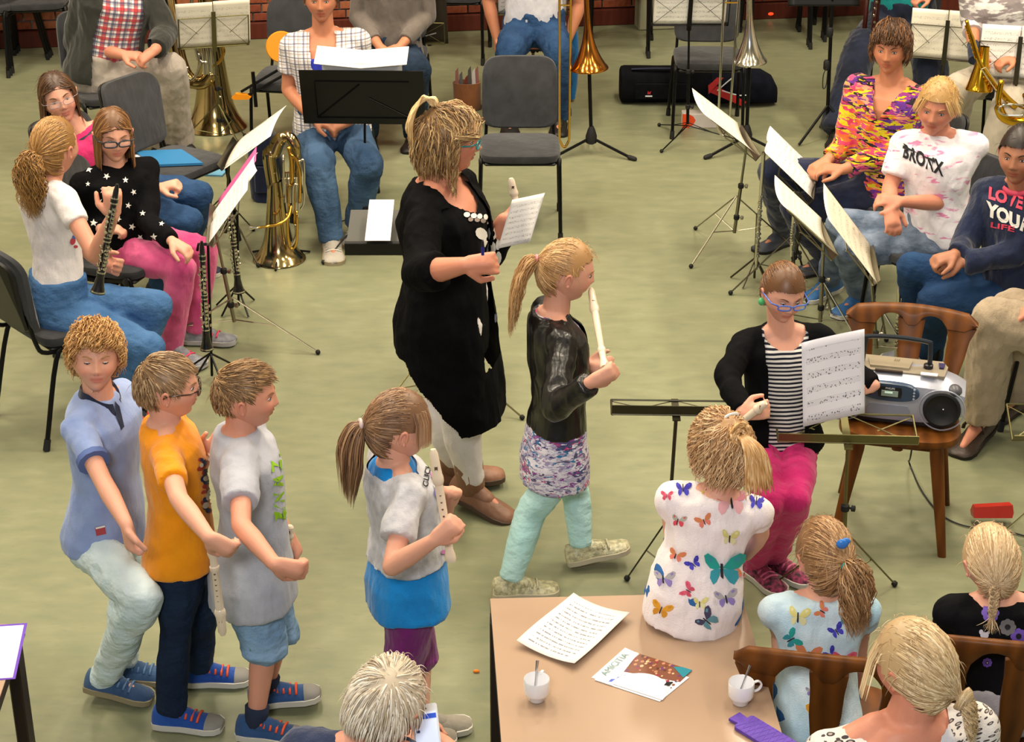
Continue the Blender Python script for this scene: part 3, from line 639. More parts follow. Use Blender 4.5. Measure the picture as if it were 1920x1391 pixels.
    def shirtcollar(s,m,R_=.043,w=.03,name='collar'):
        S=s.S; mb=MB(); rg=[]; n=26
        for k in range(n+1):
            a=R(90+18)+R(360-36)*k/n; c=s.neck+s.up*.012*S; o=s.r*math.cos(a)+s.f*math.sin(a)*.95; fz=max(0,math.sin(a)); dn=s.up*(.030*S*fz)
            tip=1+.9*max(0,1-min(k,n-k)/3.0)
            i_=c+o*R_*S-dn+s.up*.012*S; top_=c+o*(R_*S+.006)-dn+s.up*.016*S; ou=c+o*(R_*S+.020*tip)-dn-s.up*w*S*.9*tip*.8
            rg.append([i_,top_,ou,ou-o*.003,top_-s.up*.006])
        mb.loft(rg); put(name,mb,m,s.root,40); return s
    # ---- prints lying on the cloth
    def onto(s,u,v,off=.003,bvh=None):
        d=ray(u,v).normalized(); hs=[q.ray_cast(O,d) for q in (bvh if isinstance(bvh,list) else [bvh or s.last])]; hs=[q for q in hs if q[0] is not None]; h=min(hs,key=lambda q:q[3]) if hs else (None,)
        if h[0] is None: return None
        n=h[1]; n=n if n.dot(d)<0 else -n; return h[0]+n*off
    def decal(s,polys,mats,name='print',off=.003,bvh=None,parent=None):
        """polys: list of (material index, [(u,v)...]) fans"""
        mb=MB()
        for mi,pl in polys:
            mb.cur=mi; cx=sum(p[0] for p in pl)/len(pl); cy=sum(p[1] for p in pl)/len(pl); n=len(pl); P=[s.onto(cx,cy,off+.0004*mi,bvh)]
            for k in (.5,1): P+=[s.onto(cx+(x-cx)*k,cy+(y-cy)*k,off+.0004*mi,bvh) for x,y in pl]
            fs=[(0,1+i,1+(i+1)%n) for i in range(n)]+[(1+i,1+n+i,1+n+(i+1)%n,1+(i+1)%n) for i in range(n)]
            fs=[f for f in fs if all(P[i] is not None for i in f) and max((P[f[i]]-P[f[i-1]]).length for i in range(len(f)))<.08]; P=[p or Vector((0,0,-1)) for p in P]
            used=sorted({i for f in fs for i in f}); mp={i:k for k,i in enumerate(used)}; mb.add([P[i] for i in used],[tuple(mp[i] for i in f) for f in fs])
        if mb.f: return put(name,mb,mats,parent or s.root,True)
    def text(s,txt,m,p,ux,vx,name='print',off=.004,thick=0,bvh=None):
        """lettering: p pixel of the baseline start, ux/vx pixel vectors of one letter-height along and up"""
        fl=text2d(txt,thick); mb=MB(); P=[s.onto(p[0]+ux[0]*x+vx[0]*y,p[1]+ux[1]*x+vx[1]*y,off,bvh) for x,y in fl[0]]
        fs=[f for f in fl[1] if all(P[i] is not None for i in f) and max((P[f[i]]-P[f[i-1]]).length for i in range(len(f)))<.06]; used=sorted({i for f in fs for i in f}); mp={i:k for k,i in enumerate(used)}
        mb.add([P[i] for i in used],[tuple(mp[i] for i in f) for f in fs])
        if mb.f: put(name,mb,m,s.root,False)
        return s
def text2d(txt,thick=0):
    c=bpy.data.curves.new('t','FONT'); c.body=txt; c.size=1.4; c.fill_mode='FRONT'; c.offset=thick; c.resolution_u=3
    o=bpy.data.objects.new('t',c); me=bpy.data.meshes.new_from_object(o); v=[(a.co.x,a.co.y) for a in me.vertices]; f=[tuple(p.vertices) for p in me.polygons]
    bpy.data.objects.remove(o); bpy.data.curves.remove(c); bpy.data.meshes.remove(me); return v,f
def flat_text(txt,m,c,X,Yv,size,parent,name='lettering',thick=0,off=.0015):
    v,f=text2d(txt,thick); X=Vector(X).normalized()*size; Yv=Vector(Yv).normalized()*size; N=X.cross(Yv).normalized()*off; mb=MB(); w=max([a[0] for a in v] or [0])
    mb.add([Vector(c)+X*(x-w/2)+Yv*y+N for x,y in v],f); return put(name,mb,m,parent,False)
def blob(cx,cy,rx,ry,rot=0,n=10,pw=1):
    a=R(rot); return [(cx+math.cos(t)*rx*math.cos(a)-math.sin(t)*ry*math.sin(a),cy+math.cos(t)*rx*math.sin(a)+math.sin(t)*ry*math.cos(a)) for t in [2*math.pi*k/n for k in range(n)]]
def star(cx,cy,r,rot=0): return [(cx+math.sin(R(rot+36*k))*(r if k%2==0 else r*.42),cy-math.cos(R(rot+36*k))*(r if k%2==0 else r*.42)) for k in range(10)]
def butterfly(cx,cy,s,rot,open_=1.0):
    """wings, spots and body outlines"""
    out=[]; a=R(rot)
    def T(pl): return [(cx+(x*math.cos(a)-y*math.sin(a))*s,cy+(x*math.sin(a)+y*math.cos(a))*s) for x,y in pl]
    for sd in (-1,1):
        k=open_ if sd<0 else 1.0
        out.append((0,T([(sd*k*x,y) for x,y in ((.05,-.05),(.35,-.5),(.75,-.72),(1.0,-.62),(.95,-.3),(.7,-.02),(.35,.05))])))
        out.append((1,T([(sd*k*x,y) for x,y in ((.05,.0),(.4,.02),(.65,.12),(.68,.42),(.5,.7),(.3,.6),(.12,.3))])))
        out.append((1,T([(sd*k*x,y) for x,y in ((.5,-.5),(.75,-.6),(.82,-.45),(.6,-.3))])))
    out.append((2,T([(-.05,-.3),(.05,-.3),(.06,.35),(0,.45),(-.06,.35)])))
    return out
SKINS={}
def init_skins():
    SKINS['light']=skinmat('skin_light','cd927a'); SKINS['pale']=skinmat('skin_pale','d69f88'); SKINS['tan']=skinmat('skin_tan','c08060'); SKINS['olive']=skinmat('skin_olive','a8745a'); SKINS['ruddy']=skinmat('skin_ruddy','c8876e')
init_skins()
# ---------------------------------------------------------------- the people in the photograph
def gy(u,v): return Z(u,v,0).y
WHITE_SOLE=lambda: mat('sole_white','c9c6bd',.7)
def plaid(n,v,base,lines,sx=60,wd=.12):
    s=n.n('ShaderNodeSeparateXYZ',{0:v}); c=C4(base); th=None
    X=s.outputs[0]; T=s.outputs[2]
    for col,fx,ft,ph,w,st in lines:
        a=n.math('FRACT',n.math('MULTIPLY_ADD',X,fx,ph)); a=n.math('LESS_THAN',a,w); b=n.math('FRACT',n.math('MULTIPLY_ADD',T,ft,ph)); b=n.math('LESS_THAN',b,w)
        c=n.mix(n.math('MULTIPLY',a,st),c,C4(col)); c=n.mix(n.math('MULTIPLY',b,st),c,C4(col))
    return c
def stripes(n,v,a,b,f=26,w=.45):
    s=n.n('ShaderNodeSeparateXYZ',{0:v}); q=n.noise(v,3,2); t=n.math('FRACT',n.math('MULTIPLY_ADD',s.outputs[2],f,n.math('MULTIPLY',q,.6))); return n.mix(n.math('LESS_THAN',t,w),C4(a),C4(b))
def floral(n,v,stops,sc=14,dist=.35):
    w=n.n('ShaderNodeTexNoise',{'Vector':v,'Scale':sc*.8,'Detail':3.0}); vv=n.n('ShaderNodeVectorMath',{0:w.outputs[1],1:(dist,dist,dist)},operation='MULTIPLY'); q=n.n('ShaderNodeVectorMath',{0:v,1:vv.outputs[0]},operation='ADD')
    vo=n.n('ShaderNodeTexVoronoi',{'Vector':q.outputs[0],'Scale':sc}); sp=n.n('ShaderNodeSeparateXYZ',{0:vo.outputs[1]}); return n.ramp(sp.outputs[0],stops,'CONSTANT')
PH={}
def people():
    # ---- conductor
    y=gy(880,955); p=Person('woman in a black cardigan and teal glasses standing with a recorder and sheet in hand',1.67,Y(835,590,y),Y(822,345,y),110,Y(842,262,y),hrot=(93,2,0),pyaw=95,kid=False,fat=1.2,skin='ruddy',hh=.240,sw=.92,voxel=.006)
    p.arm('R',(790,512,'n'),(872,497,'n'),fing=(1,-.1,.12),nrm=(.1,.9,-.3),curl=.95,thumb=-1); p.arm('L',(915,470,.26),(945,412,.22),fing=(1,-.2,.12),nrm=(0,-.7,.7),curl=.8)
    p.leg('R',(860,780,-.06),(885,905,'z0.12'),toe=118,pitch=14); p.leg('L',(835,770,.10),(848,868,'z0.11'),toe=80)
    p.body(); p.face(eye='52616a',brow='8a6a48',look=.3); p.glasses('1b8a92',.008)
    p.hair('4a382a','a07a4c','dcc08c',k='bob',len=.62,vol=.13,n=1500,w=.013,line=.26,temple=-.02,back=-.42,crown=(0,-.28,.45),sweep=(0,.2,.1),g=.55,low=.75,mid=1,ff=.42,curl=.045,turns=1.3,stray=220,seed=11,face=.33,ymax=.09)
    mb=MB()
    for i in range(150):
        a=random.uniform(-1,1); b=random.uniform(-1,1); q=[p.H(a*.05,-.20+b*.04,.50),p.H(a*.06,-.26+b*.04,.59+.03*b),p.H(a*.10,-.36+.02*b,.62+a*.03-.03*b),p.H(a*.16,-.48-.04*b,.50-b*.05),p.H(a*.22,-.56-.04*b,.30),p.H(a*.25,-.56-.06*b,.02+.16*b)]; mb.tube(bez(q,3),[.002]+[.0042]*13+[.0035,.001],4)
    t_=put('hair_tuft',mb,hairmat('hair_tuft','a8834f','d3b27c','ecd6a8'),p.root,True); at=t_.data.attributes.new('hc','FLOAT','POINT'); at.data.foreach_set('value',[random.random() for _ in t_.data.vertices])
    put('hair_tie',MB().tube([p.H(.045*math.cos(a),-.215+.04*math.sin(a),.545) for a in np.linspace(0,6.28,12,endpoint=False)],.004,6,closed=True),mat('dark_elastic','3a3540'),p.root)
    put('earring',MB().tube([p.H(.35,-.06+.045*math.cos(a),-.21+.06*math.sin(a)) for a in np.linspace(0,6.28,14,endpoint=False)],.0022,5,closed=True),mat('silver','c8c4ba',.25,1),p.root)
    p.top(fabric('black_print_top','0d0d10','131318',14),sleeve=0,hem=-.25,inf=.012,name='inner_top',t1=1.02,cut=lambda x,y,t,c:(y>.0)&(t>.84+.12*(x/.06)**2)&(np.abs(x)<.07))
    W=[mat('print_white','e6e4df',.8),mat('print_taupe','8d7f78',.8)]; pl=[(0,blob(*b)) for b in ((884,383,6,5),(897,385,6,5),(908,386,5,5),(919,387,4,5),(911,418,13,10,50),(921,436,7,10,-20),(932,418,8,12,0),(931,446,8,14,0),(944,436,5,12,10),(944,462,5,12,0),(939,478,4,7),(880,345,3,3),(874,338,3,3),(887,352,3,3),(936,520,4,10),(940,545,3,12),(941,575,2,10))]
    pl+=[(1,blob(*b)) for b in ((891,392,5,4),(903,393,5,4),(914,394,5,4),(925,398,4,4))]; inner=p.last; pl=[(i,[(x-10,y_+20) for x,y_ in q]) for i,q in pl]
    p.top(fabric('black_jersey','08080a','0e0e12',10,wr=.7),sleeve={'R':1.42,'L':1.5},hem=-.80,inf=.024,flare=.030,sl=.018,name='cardigan',disp=.014,loose=.012,t1=1.03,
        cut=lambda x,y,t,c:((y>.0)&(x>-.05)&(x<.062+.035*np.clip(t,0,1))&(t>-.30)&(t<.92))|((y>-.01)&(t>=.90)&(np.abs(x)<.055))|(t<-.22-.55*np.clip((y+.05)/.13,0,1)))
    p.decal(pl,W,off=.004,bvh=[inner,p.last])
    p.pants(fabric('white_jeans','e6e0e2','d8d2d6',8,wr=.9),inf=.010,fit=.006,disp=.010,length=.95)
    PH['cond']=p
    p.shoes(fabric('tan_leather_boot','8e6650','76533f',8,60,.4,.5,0,.4),mat('boot_sole','4b3b31',.7),kind='boot',h=.062)
    # ---- girl playing the recorder
    y=gy(1010,1075); p=Person('girl in a black leather jacket and mint trousers blowing a recorder',1.36,Y(1040,850,y),Y(1040,588,y),80,Y(1064,508,y),hrot=(82,12,0),skin='pale',fat=.93)
    p.arm('R',(1045,762,'n'),(1108,716,'n'),fing=(1,.1,.45),nrm=(0,.9,.3),curl=.85,thumb=-1); p.arm('L',(1075,730,.16),(1100,684,.10),fing=(1,-.3,.0),nrm=(0,-.6,.6),curl=.8)
    p.leg('R',(992,965,-.05),(958,1082,'z0.075'),toe=85,pitch=0); p.leg('L',(1080,925,.10),(1090,1017,'z0.10'),toe=82,pitch=-10)
    p.body(); p.face(brow='a98458',closed=.35); p.hair('8a6138','c49a66','e6c698',k='pony',vol=.07,n=1300,line=.27,temple=.02,back=-.34,tie=(-.02,-.50,.12),tlen=1.30,tw=.24,out=(0,-1,-.3),stray=120,seed=5,tcurl=.012)
    put('hair_tie',MB().tube([p.H(-.02+.05*math.cos(a),-.53,.12+.05*math.sin(a)) for a in np.linspace(0,6.28,12,endpoint=False)],.0055,6,closed=True),mat('pink_elastic','d98a90'),p.root)
    p.top(attrmat('splash_print',lambda n,v:floral(n,v,[(0,'8f88a8'),(.16,'b7b0c4'),(.3,'2d6d9a'),(.38,'3d3f72'),(.46,'d3cfdc'),(.6,'a9a4c0'),(.7,'b23a6e'),(.75,'4a4a66'),(.84,'cfcbd8'),(.93,'7d3b86')],26)),sleeve=0,hem=-.17,inf=.014,flare=.03,name='printed_top')
    p.top(fabric('leather','101012','17171a',6,90,.5,.32,0,.5),sleeve=1.92,hem=.20,inf=.026,sl=.017,name='jacket',disp=.013,cut=lambda x,y,t,c:((y>.02)&(np.abs(x)<.018)))
    p.pants(denim('mint','a8d6d6','c6e6e6',sc=5),inf=.008,disp=.008); p.shoes(fabric('glitter_shoe','8d8a6c','c9c39a',70,300,.8,.35,0,.8),mat('sole_cream','b9b09a',.7),lace=mat('cream_lace','b6ae94'))
    # ---- girl in stripes
    PH['leather']=p
    y=gy(1440,1085); p=Person('girl in a black cardigan, striped shirt and pink trousers reading a music sheet',1.27,Y(1462,815,y),Y(1468,618,y),176,Y(1468,548,y-.03),hrot=(166,13,-4),skin='pale')
    p.arm('R',(1362,705,'n'),(1392,775,'n'),fing=(.6,-.2,.2),nrm=(.3,.8,-.2),curl=.8); p.arm('L',(1590,692,-.02),(1640,722,-.10),fing=(-1,-.1,-.12),nrm=(0,.7,-.5),curl=.55)
    p.leg('R',(1445,940,'n'),(1418,1050,'z0.07'),toe=150); p.leg('L',(1492,935,'n'),(1455,1040,'z0.07'),toe=135)
    p.body(); p.face(eye='3f3a36',brow='5d4029',closed=.45); p.glasses('4a6fd0',.008,w=.11,hgt=.048)
    p.hair('4a2f1c','7a5232','a57a50',k='pony',vol=.06,n=1300,line=.21,temple=.0,back=-.3,tie=(.0,-.50,.1),tlen=0,stray=50,seed=6)
    for sd in (-1,1): put('earring',MB().ell(p.H(sd*.345,.0,-.17),(.012,.012,.014)),mat('green_stud','4fb070',.3),p.root,True)
    p.top(attrmat('stripe_navy',lambda n,v:stripes(n,v,'1b1d2b','dcd9d4',27,.5)),sleeve=.3,hem=-.16,inf=.010,flare=.02,name='striped_shirt',cut=lambda x,y,t,c:(y>.01)&(t>.90+.09*(x/.05)**2)&(np.abs(x)<.05))
    p.top(fabric('black_knit','0b0b0e','121216',12),sleeve=1.97,hem=-.10,inf=.022,flare=.03,sl=.013,name='cardigan',disp=.012,cut=lambda x,y,t,c:((y>.0)&(np.abs(x)<.042+.012*np.clip(t,0,1))))
    p.pants(fabric('hot_pink','d42c7a','c2236c',8,wr=.8),inf=.011,disp=.010); p.shoes(fabric('floral_sneaker','3c2a34','b0486e',60,300,.4),WHITE_SOLE(),lace=mat('pink_lace','d9729a'))
    PH['stripe']=p
    # ---- three boys
    y=gy(215,1285); p=Person('curly-haired boy in a light blue polo and pale jeans looking down',1.30,Y(195,990,y),Y(188,745,y),110,Y(178,668,y-.03),hrot=(165,-6,-5),skin='pale',hh=.208)
    p.arm('R',(192,900,'n'),(238,985,'n'),fing=(.15,-.1,-1),nrm=(.9,.3,0),curl=.9); p.arm('L',(215,870,.15),(150,975,.08),fing=(-.2,0,-1),nrm=(1,0,0),curl=.8)
    p.leg('R',(268,1120,'n'),(198,1262,'z0.10'),toe=98,pitch=10); p.leg('L',(240,1110,.1),(232,1240,'z0.075'),toe=92)
    p.body(); p.face(closed=.8,brow='a98458'); p.hair('8a5c2e','c08e52','e0b87c',k='curl',len=.34,curl=.05,turns=1.5,vol=.13,n=1300,line=.30,temple=.10,back=-.33,seed=2,ff=.55,sweep=(-.5,.3,.2),low=.8,w=.012,g=.35,stray=100)
    p.top(fabric('polo_blue','92a4cf','8094c6',9,wr=.4),sleeve=.66,hem=-.10,inf=.018,flare=.02,sl=.012,label=None); p.shirtcollar(fabric('navy_collar','232a40','1b2238'))
    m_=[fabric('navy_collar','',''),mat('red_patch','a8434a',.8),mat('polo_trim','5468a0',.8),W[0]]
    p.decal([(1,[(178,988),(196,984),(199,1000),(181,1004)]),(3,[(179,988),(196,984),(197,987),(180,991)])],m_,name='patch')
    p.decal([(0,[(214,752),(223,762),(232,800),(226,806),(216,780)])],m_,name='placket')
    mb=MB(); sh,e,w=p.arms['R'][:3]; mb.cone(sh.lerp(e,.58),sh.lerp(e,.67),.028*1.3+.013,.028*1.3+.013,False,False); put('sleeve_band',mb,m_[2],p.root)
    p.pants(denim('ice_denim','bcd2da','dde9ec'),inf=.012,fit=.006,disp=.013); p.shoes(fabric('blue_suede','3f5c80','31496c'),mat('sole_tan','8f8468',.7),lace=mat('blue_lace','5a7aa0'))
    y=gy(345,1335); p=Person('boy with glasses in an orange T-shirt and dark jeans',1.30,Y(335,1020,y),Y(312,795,y),82,Y(316,725,y),hrot=(82,2,0),skin='pale',hh=.205)
    p.arm('R',(335,935,'n'),(392,1008,'n'),fing=(.8,.2,-.7),nrm=(.1,1,0),curl=.6,thumb=-1); p.arm('L',(362,895,.12),(388,852,.14),fing=(.6,0,.7),nrm=(0,-1,0),curl=.6)
    p.leg('R',(330,1185,-.06),(322,1325,'z0.075'),toe=98,pitch=0); p.leg('L',(375,1160,.10),(375,1245,'z0.075'),toe=88)
    p.body(); p.face(brow='9a7048'); p.glasses('3a2418',.008); p.hair('5f4630','9b7a55','cdb088',k='short',len=.22,vol=.07,line=.30,temple=.06,back=-.30,sweep=(.1,.9,.1),n=1500,w=.012,low=.4,mid=.7,g=.25,ff=.75,crown=(0,-.3,.42),stray=50,seed=3)
    p.top(fabric('orange_tee','ec960c','e08808',9,wr=.5),sleeve=.62,hem=-.13,inf=.016,flare=.012,sl=.012); p.collar(mat('orange_rib','c97808'),.044,th=.005)
    c_=[mat('tee_red','a83a2a'),mat('tee_navy','26304f'),mat('tee_cream','d7c9b0')]; random.seed(2)
    p.decal([(random.randrange(3),blob(380+random.uniform(-7,10)+(v-870)*.09,v,random.uniform(3,6),random.uniform(3,9),random.uniform(0,90))) for v in range(862,962,5) for _ in (0,1)],c_)
    p.pants(denim('dark_denim','141f33','22344f'),inf=.012,disp=.014,cuffr=.004); p.shoes(fabric('royal_shoe','2450a0','1d4490'),WHITE_SOLE(),lace=mat('orange_lace','d9512c',.6),toem=mat('toe_grey','7d7b76',.6))
    PH['boy2']=p
    y=gy(480,1350); p=Person('boy in a pale grey T-shirt and light denim shorts with blue sneakers',1.33,Y(472,1070,y),Y(452,812,y),85,Y(462,742,y),hrot=(88,2,0),skin='light',hh=.205)
    p.arm('R',(452,985,'n'),(515,1058,'n'),fing=(1,.1,-.35),nrm=(.1,1,0),curl=.7,thumb=-1); p.arm('L',(510,960,.16),(540,1000,.12),fing=(.4,-.1,-1),nrm=(-1,0,0),curl=.6)
    p.leg('R',(495,1210,-.05),(480,1345,'z0.085'),toe=100); p.leg('L',(520,1180,.11),(500,1283,'z0.085'),toe=84,pitch=-4)
    p.body(); p.face(brow='8a6240'); p.hair('54402e','94704a','c8a06c',k='short',len=.18,vol=.06,line=.31,temple=.08,back=-.30,sweep=(0,1.0,.75),n=1500,low=.35,mid=.55,g=.1,ff=.9,w=.012,crown=(0,-.36,.36),stray=90,seed=9)
    p.top(fabric('pale_tee','b3b5c0','a4a6b3',8,wr=.5),sleeve=.62,hem=-.20,inf=.022,flare=.03,sl=.020); p.collar(mat('grey_rib','8f8f9a'),.044,th=.005)
    g=mat('neon_green','8fbf1c',.6); p.text('EVNIMIZ',g,(533,975),(-1.5,-21),(-18,3),thick=.06); p.decal([(0,blob(520,965,9,5,30)),(0,blob(533,962,5,8)),(0,blob(526,850,4,6))],[g])
    p.pants(denim('light_denim','6a90bc','a0bedc',sc=10),inf=.018,fit=.008,length=.5,disp=.012,name='shorts'); p.shoes(fabric('royal_shoe2','2e4f80','27456f'),WHITE_SOLE(),lace=mat('orange_lace','d9512c'),toem=mat('toe_grey','7d7b76',.6),sock=mat('navy_sock','1c2740',.9))
    PH['boy3']=p
    # ---- girl with ponytail in grey top
    y=gy(770,1385); p=Person('ponytailed girl in a cropped grey top over a bright blue vest with magenta leggings',1.27,Y(762,1080,y),Y(742,868,y),72,Y(750,797,y),hrot=(72,8,0),skin='pale',hh=.215,fat=1.05)
    p.arm('R',(735,1062,'n'),(815,1012,'n'),fing=(.9,.1,.75),nrm=(.1,.9,.1),curl=.9,thumb=-1); p.arm('L',(820,990,.18),(842,945,.13),fing=(.2,-.4,1),nrm=(0,-1,0),curl=.7)
    p.leg('R',(755,1250,-.05),(760,1360,'z0.075'),toe=85); p.leg('L',(785,1230,.09),(790,1340,'z0.075'),toe=80)
    p.body(); p.face(brow='9a7650'); p.hair('54392a','8d6848','bf9a74',k='pony',vol=.06,n=1500,line=.26,temple=.02,back=-.34,tie=(0,-.53,.02),tlen=1.12,tw=.26,out=(0,-.75,-.7),fringe=170,fl=.55,fs=.6,stray=40,seed=7)
    put('hair_tie',MB().tube([p.H(.06*math.cos(a),-.555,.02+.06*math.sin(a)) for a in np.linspace(0,6.28,12,endpoint=False)],.0065,6,closed=True),mat('lace_elastic','cdb9b4'),p.root)
    p.top(fabric('blue_vest','1286d2','0f7ac4',8,wr=.6),sleeve=0,hem=-.24,inf=.012,flare=.03,name='vest',t1=1.03)
    p.top(fabric('marl_grey','b0b0b8','c4c4ca',40,260,.5),sleeve=.62,hem=.18,inf=.024,flare=.03,sl=.020,name='cropped_top',disp=.012,cut=lambda x,y,t,c:(t>.985)&(np.hypot(x,y)<.07))
    bvh=p.last; K=mat('ink','17161c',.8); p.text('CLICK',K,(800,915),(2,-11),(-10,-3),thick=.03)
    cl=[mat('pr_purple','3b1f66'),mat('pr_pink','c07ab4'),mat('pr_lilac','7f74c4'),W[0],mat('pr_dark','241a34'),mat('pr_teal','3a9aa0')]
    p.decal([(0,blob(819,877,11,12)),(4,blob(812,885,8,3,60)),(1,blob(812,893,5,17,-20)),(2,blob(820,925,7,12,-20)),(3,blob(826,938,6,14,-15)),(5,blob(822,905,4,8,0)),(1,blob(808,880,3,12,-25)),(3,blob(815,912,3,5)),(4,blob(826,906,2,16,-20)),(5,blob(827,965,3,6)),(1,blob(830,1035,5,4))],cl)
    p.pants(fabric('magenta','7d2474','6d1d66',8,wr=.8),inf=.014,length=.5,fit=.004,name='leggings'); p.shoes(fabric('pale_shoe','9a9488','8a8478'),WHITE_SOLE())
    PH['grey']=p
    # ---- small girl sitting on the table
    pv=Z(1305,1105,.845); y=pv.y; p=Person('small girl in a white butterfly-print top sitting on the table with her back turned',1.16,pv,Y(1345,925,y+.02),2,Y(1352,842,y+.04),hrot=(-28,14,0),skin='pale',hh=.200,fat=1.08)
    p.arm('R',(1425,1000,'f'),(1400,1040,.30),fing=(-.2,1,-.4),nrm=(0,0,-1)); p.arm('L',(1262,1000,.08),(1290,1040,.25),fing=(.2,1,-.3),nrm=(0,0,-1))
    p.leg('R',p.HR+Vector((.05,.27,-.02)),p.HR+Vector((.05,.31,-.28)),toe=0); p.leg('L',p.HL+Vector((.08,.27,-.02)),p.HL+Vector((.08,.31,-.28)),toe=0)
    p.body(); p.face(); p.hair('96704a','cda274','f0d8b0',k='short',len=.42,vol=.12,n=1500,line=.24,temple=-.03,back=-.36,crown=(.03,-.30,.40),low=.9,mid=1,g=.35,curl=.035,turns=1.5,stray=260,seed=12,w=.012)
    mb=MB(); random.seed(8)
    for i in range(120):
        a=random.uniform(0,6.28); b=random.uniform(.04,.17); q=[p.H(.02+b*math.cos(a+t*1.6)*1.0,-.40-.10*math.sin(t*3.1)-.05*b,.28+b*math.sin(a+t*1.6)) for t in np.linspace(0,1,6)]; mb.tube(q,[.001,.0026,.003,.003,.002,.001],4)
    for i in range(110):
        a=random.uniform(-1,1); b=random.random(); q=[p.H(.02+.05*a,-.46,.28),p.H(.10*a+.05,-.60,.20),p.H(.16*a+.10,-.66,.02),p.H(.20*a+.14,-.62,-.18-.16*b),p.H(.22*a+.17,-.57,-.30-.28*b)]; mb.tube(bez(q,3),[.002]+[.0028]*10+[.002,.001],4)
    o=put('hair_bun',mb,hairmat('hair_8c_bun','9a6c3c','cf9f66','efd3a6'),p.root,True); at=o.data.attributes.new('hc','FLOAT','POINT'); at.data.foreach_set('value',np.repeat([random.random() for _ in range(len(o.data.vertices)//4+1)],4)[:len(o.data.vertices)].astype(np.float32))
    put('hair_clip',MB().tube([p.H(.02+.10*math.cos(a),-.30+.0*a,.50+.03*math.sin(a)) for a in np.linspace(0,3.14,8)],.004,6),mat('pearl','d8d2cc',.3),p.root)
    p.top(fabric('pink_white_print','e8dee0','f0e6e8',5,wr=.6),sleeve=.30,hem=-.36,inf=.014,flare=.0,sl=.010,disp=.010,wide=1.0); bflies(p,[(1280,918,15,0,0),(1322,922,9,20,1),(1369,940,30,0,2),(1417,942,15,5,0),(1274,975,13,10,3),(1320,975,14,-20,4),(1366,1005,16,5,5),(1270,1040,14,20,4),(1300,1056,13,-30,0),(1352,1065,37,0,6),(1248,1085,18,0,7),(1290,1105,13,-60,8),(1312,1130,14,0,5),(1358,1120,20,-10,7),(1243,1140,17,20,9),(1324,1160,20,-50,10),(1388,1075,10,10,4),(1252,930,9,0,8)])
    p.pants(denim('mid_denim','2f5c96','3f6fae'),inf=.012)
    # ---- light-blue butterfly girl
    pv=Z(1530,1335,.56); y=pv.y; p=Person('small girl with hair clips in a pale blue butterfly-print top seen from behind',1.18,pv,Y(1537,1118,y+.05),4,Y(1546,1042,y+.07),hrot=(-12,10,0),skin='pale',hh=.205)
    p.arm('R',(1612,1200,'f'),(1600,1290,.22),fing=(0,1,-.2),nrm=(0,0,-1)); p.arm('L',(1462,1185,'f'),(1470,1280,.12),fing=(0,1,-.4),nrm=(0,0,-1))
    p.leg('R',p.HR+Vector((.02,.27,-.02)),p.HR+Vector((.02,.30,-.36)),toe=0); p.leg('L',p.HL+Vector((-.02,.27,-.02)),p.HL+Vector((-.02,.30,-.36)),toe=0)
    p.body(); p.face(); p.hair('6b4a2e','a67c52','d8b488',k='pony',vol=.10,n=1500,line=.26,temple=-.02,back=-.36,tie=(.12,-.50,.08),tlen=.95,tw=.28,out=(.35,-1,-.4),stray=240,seed=14,tcurl=.035,tturn=2)
    for (a,b,c,cm) in ((.05,-.40,.33,'2f74c8'),(.08,-.50,.05,'1f8a8a')):
        put('hair_clip',MB().ell(p.H(a,b-.07,c),(.016,.008,.014)).ell(p.H(a+.05,b-.07,c+.03),(.012,.007,.010)),mat('clip_'+cm,cm,.3),p.root,True)
    p.top(fabric('sky_print','aed2e6','dce9f0',5,wr=.6),sleeve=.34,hem=-.15,inf=.014,sl=.009,disp=.010); bflies(p,[(1497,1155,20,5,5),(1540,1145,13,-60,4),(1597,1157,24,30,10),(1567,1182,15,-30,0),(1486,1195,17,60,6),(1515,1225,22,10,4),(1556,1225,13,-40,0),(1580,1235,20,0,8),(1465,1100,14,0,2),(1530,1336,22,0,9),(1520,1295,10,0,7),(1567,1290,14,20,8),(1622,1120,9,0,8)])
    p.pants(denim('mid_denim','',''),inf=.012)
    # ---- black tee braid girl
    pv=Z(1868,1310,.56); y=pv.y; p=Person('fair-haired girl with a braid in a black T-shirt with purple flowers on the back',1.20,pv,Y(1868,1122,y+.03),8,Y(1858,1052,y+.06),hrot=(-8,14,-4),skin='pale',hh=.205,fat=1.05)
    p.arm('R',(1950,1200,'f'),(1940,1280,.2),fing=(0,1,-.2),nrm=(0,0,-1)); p.arm('L',(1775,1205,'f'),(1785,1270,.2),fing=(0,1,-.4),nrm=(0,0,-1))
    p.leg('R',p.HR+Vector((.02,.27,-.02)),p.HR+Vector((.02,.30,-.36)),toe=0); p.leg('L',p.HL+Vector((-.02,.27,-.02)),p.HL+Vector((-.02,.30,-.36)),toe=0)
    p.body(); p.face(); p.hair('a68560','d2b48a','f0dcb8',k='braid',vol=.07,n=1500,line=.26,temple=.0,back=-.36,tie=(-.12,-.44,-.17),tlen=.50,out=(-.15,-.5,0),stray=120,seed=15,plaits=3.5)
    p.top(fabric('black_tee','131316','1b1b20',8),sleeve=.5,hem=-.15,inf=.015,sl=.014); fl=[mat('flower_purple','6d4fb4'),mat('flower_grey','6c6a6e'),mat('flower_dark','15121c'),mat('flower_white','cfcad8')]
    def flo(cx,cy,r,c): return [(c,blob(cx+math.cos(a)*r*.62,cy+math.sin(a)*r*.62,r*.38,r*.38)) for a in np.linspace(0,6.28,9)[:-1]]+[(c,blob(cx,cy,r*.6,r*.6)),(2,blob(cx,cy,r*.36,r*.36)),(3 if c==0 and r<14 else c,blob(cx,cy,r*.16,r*.16))]
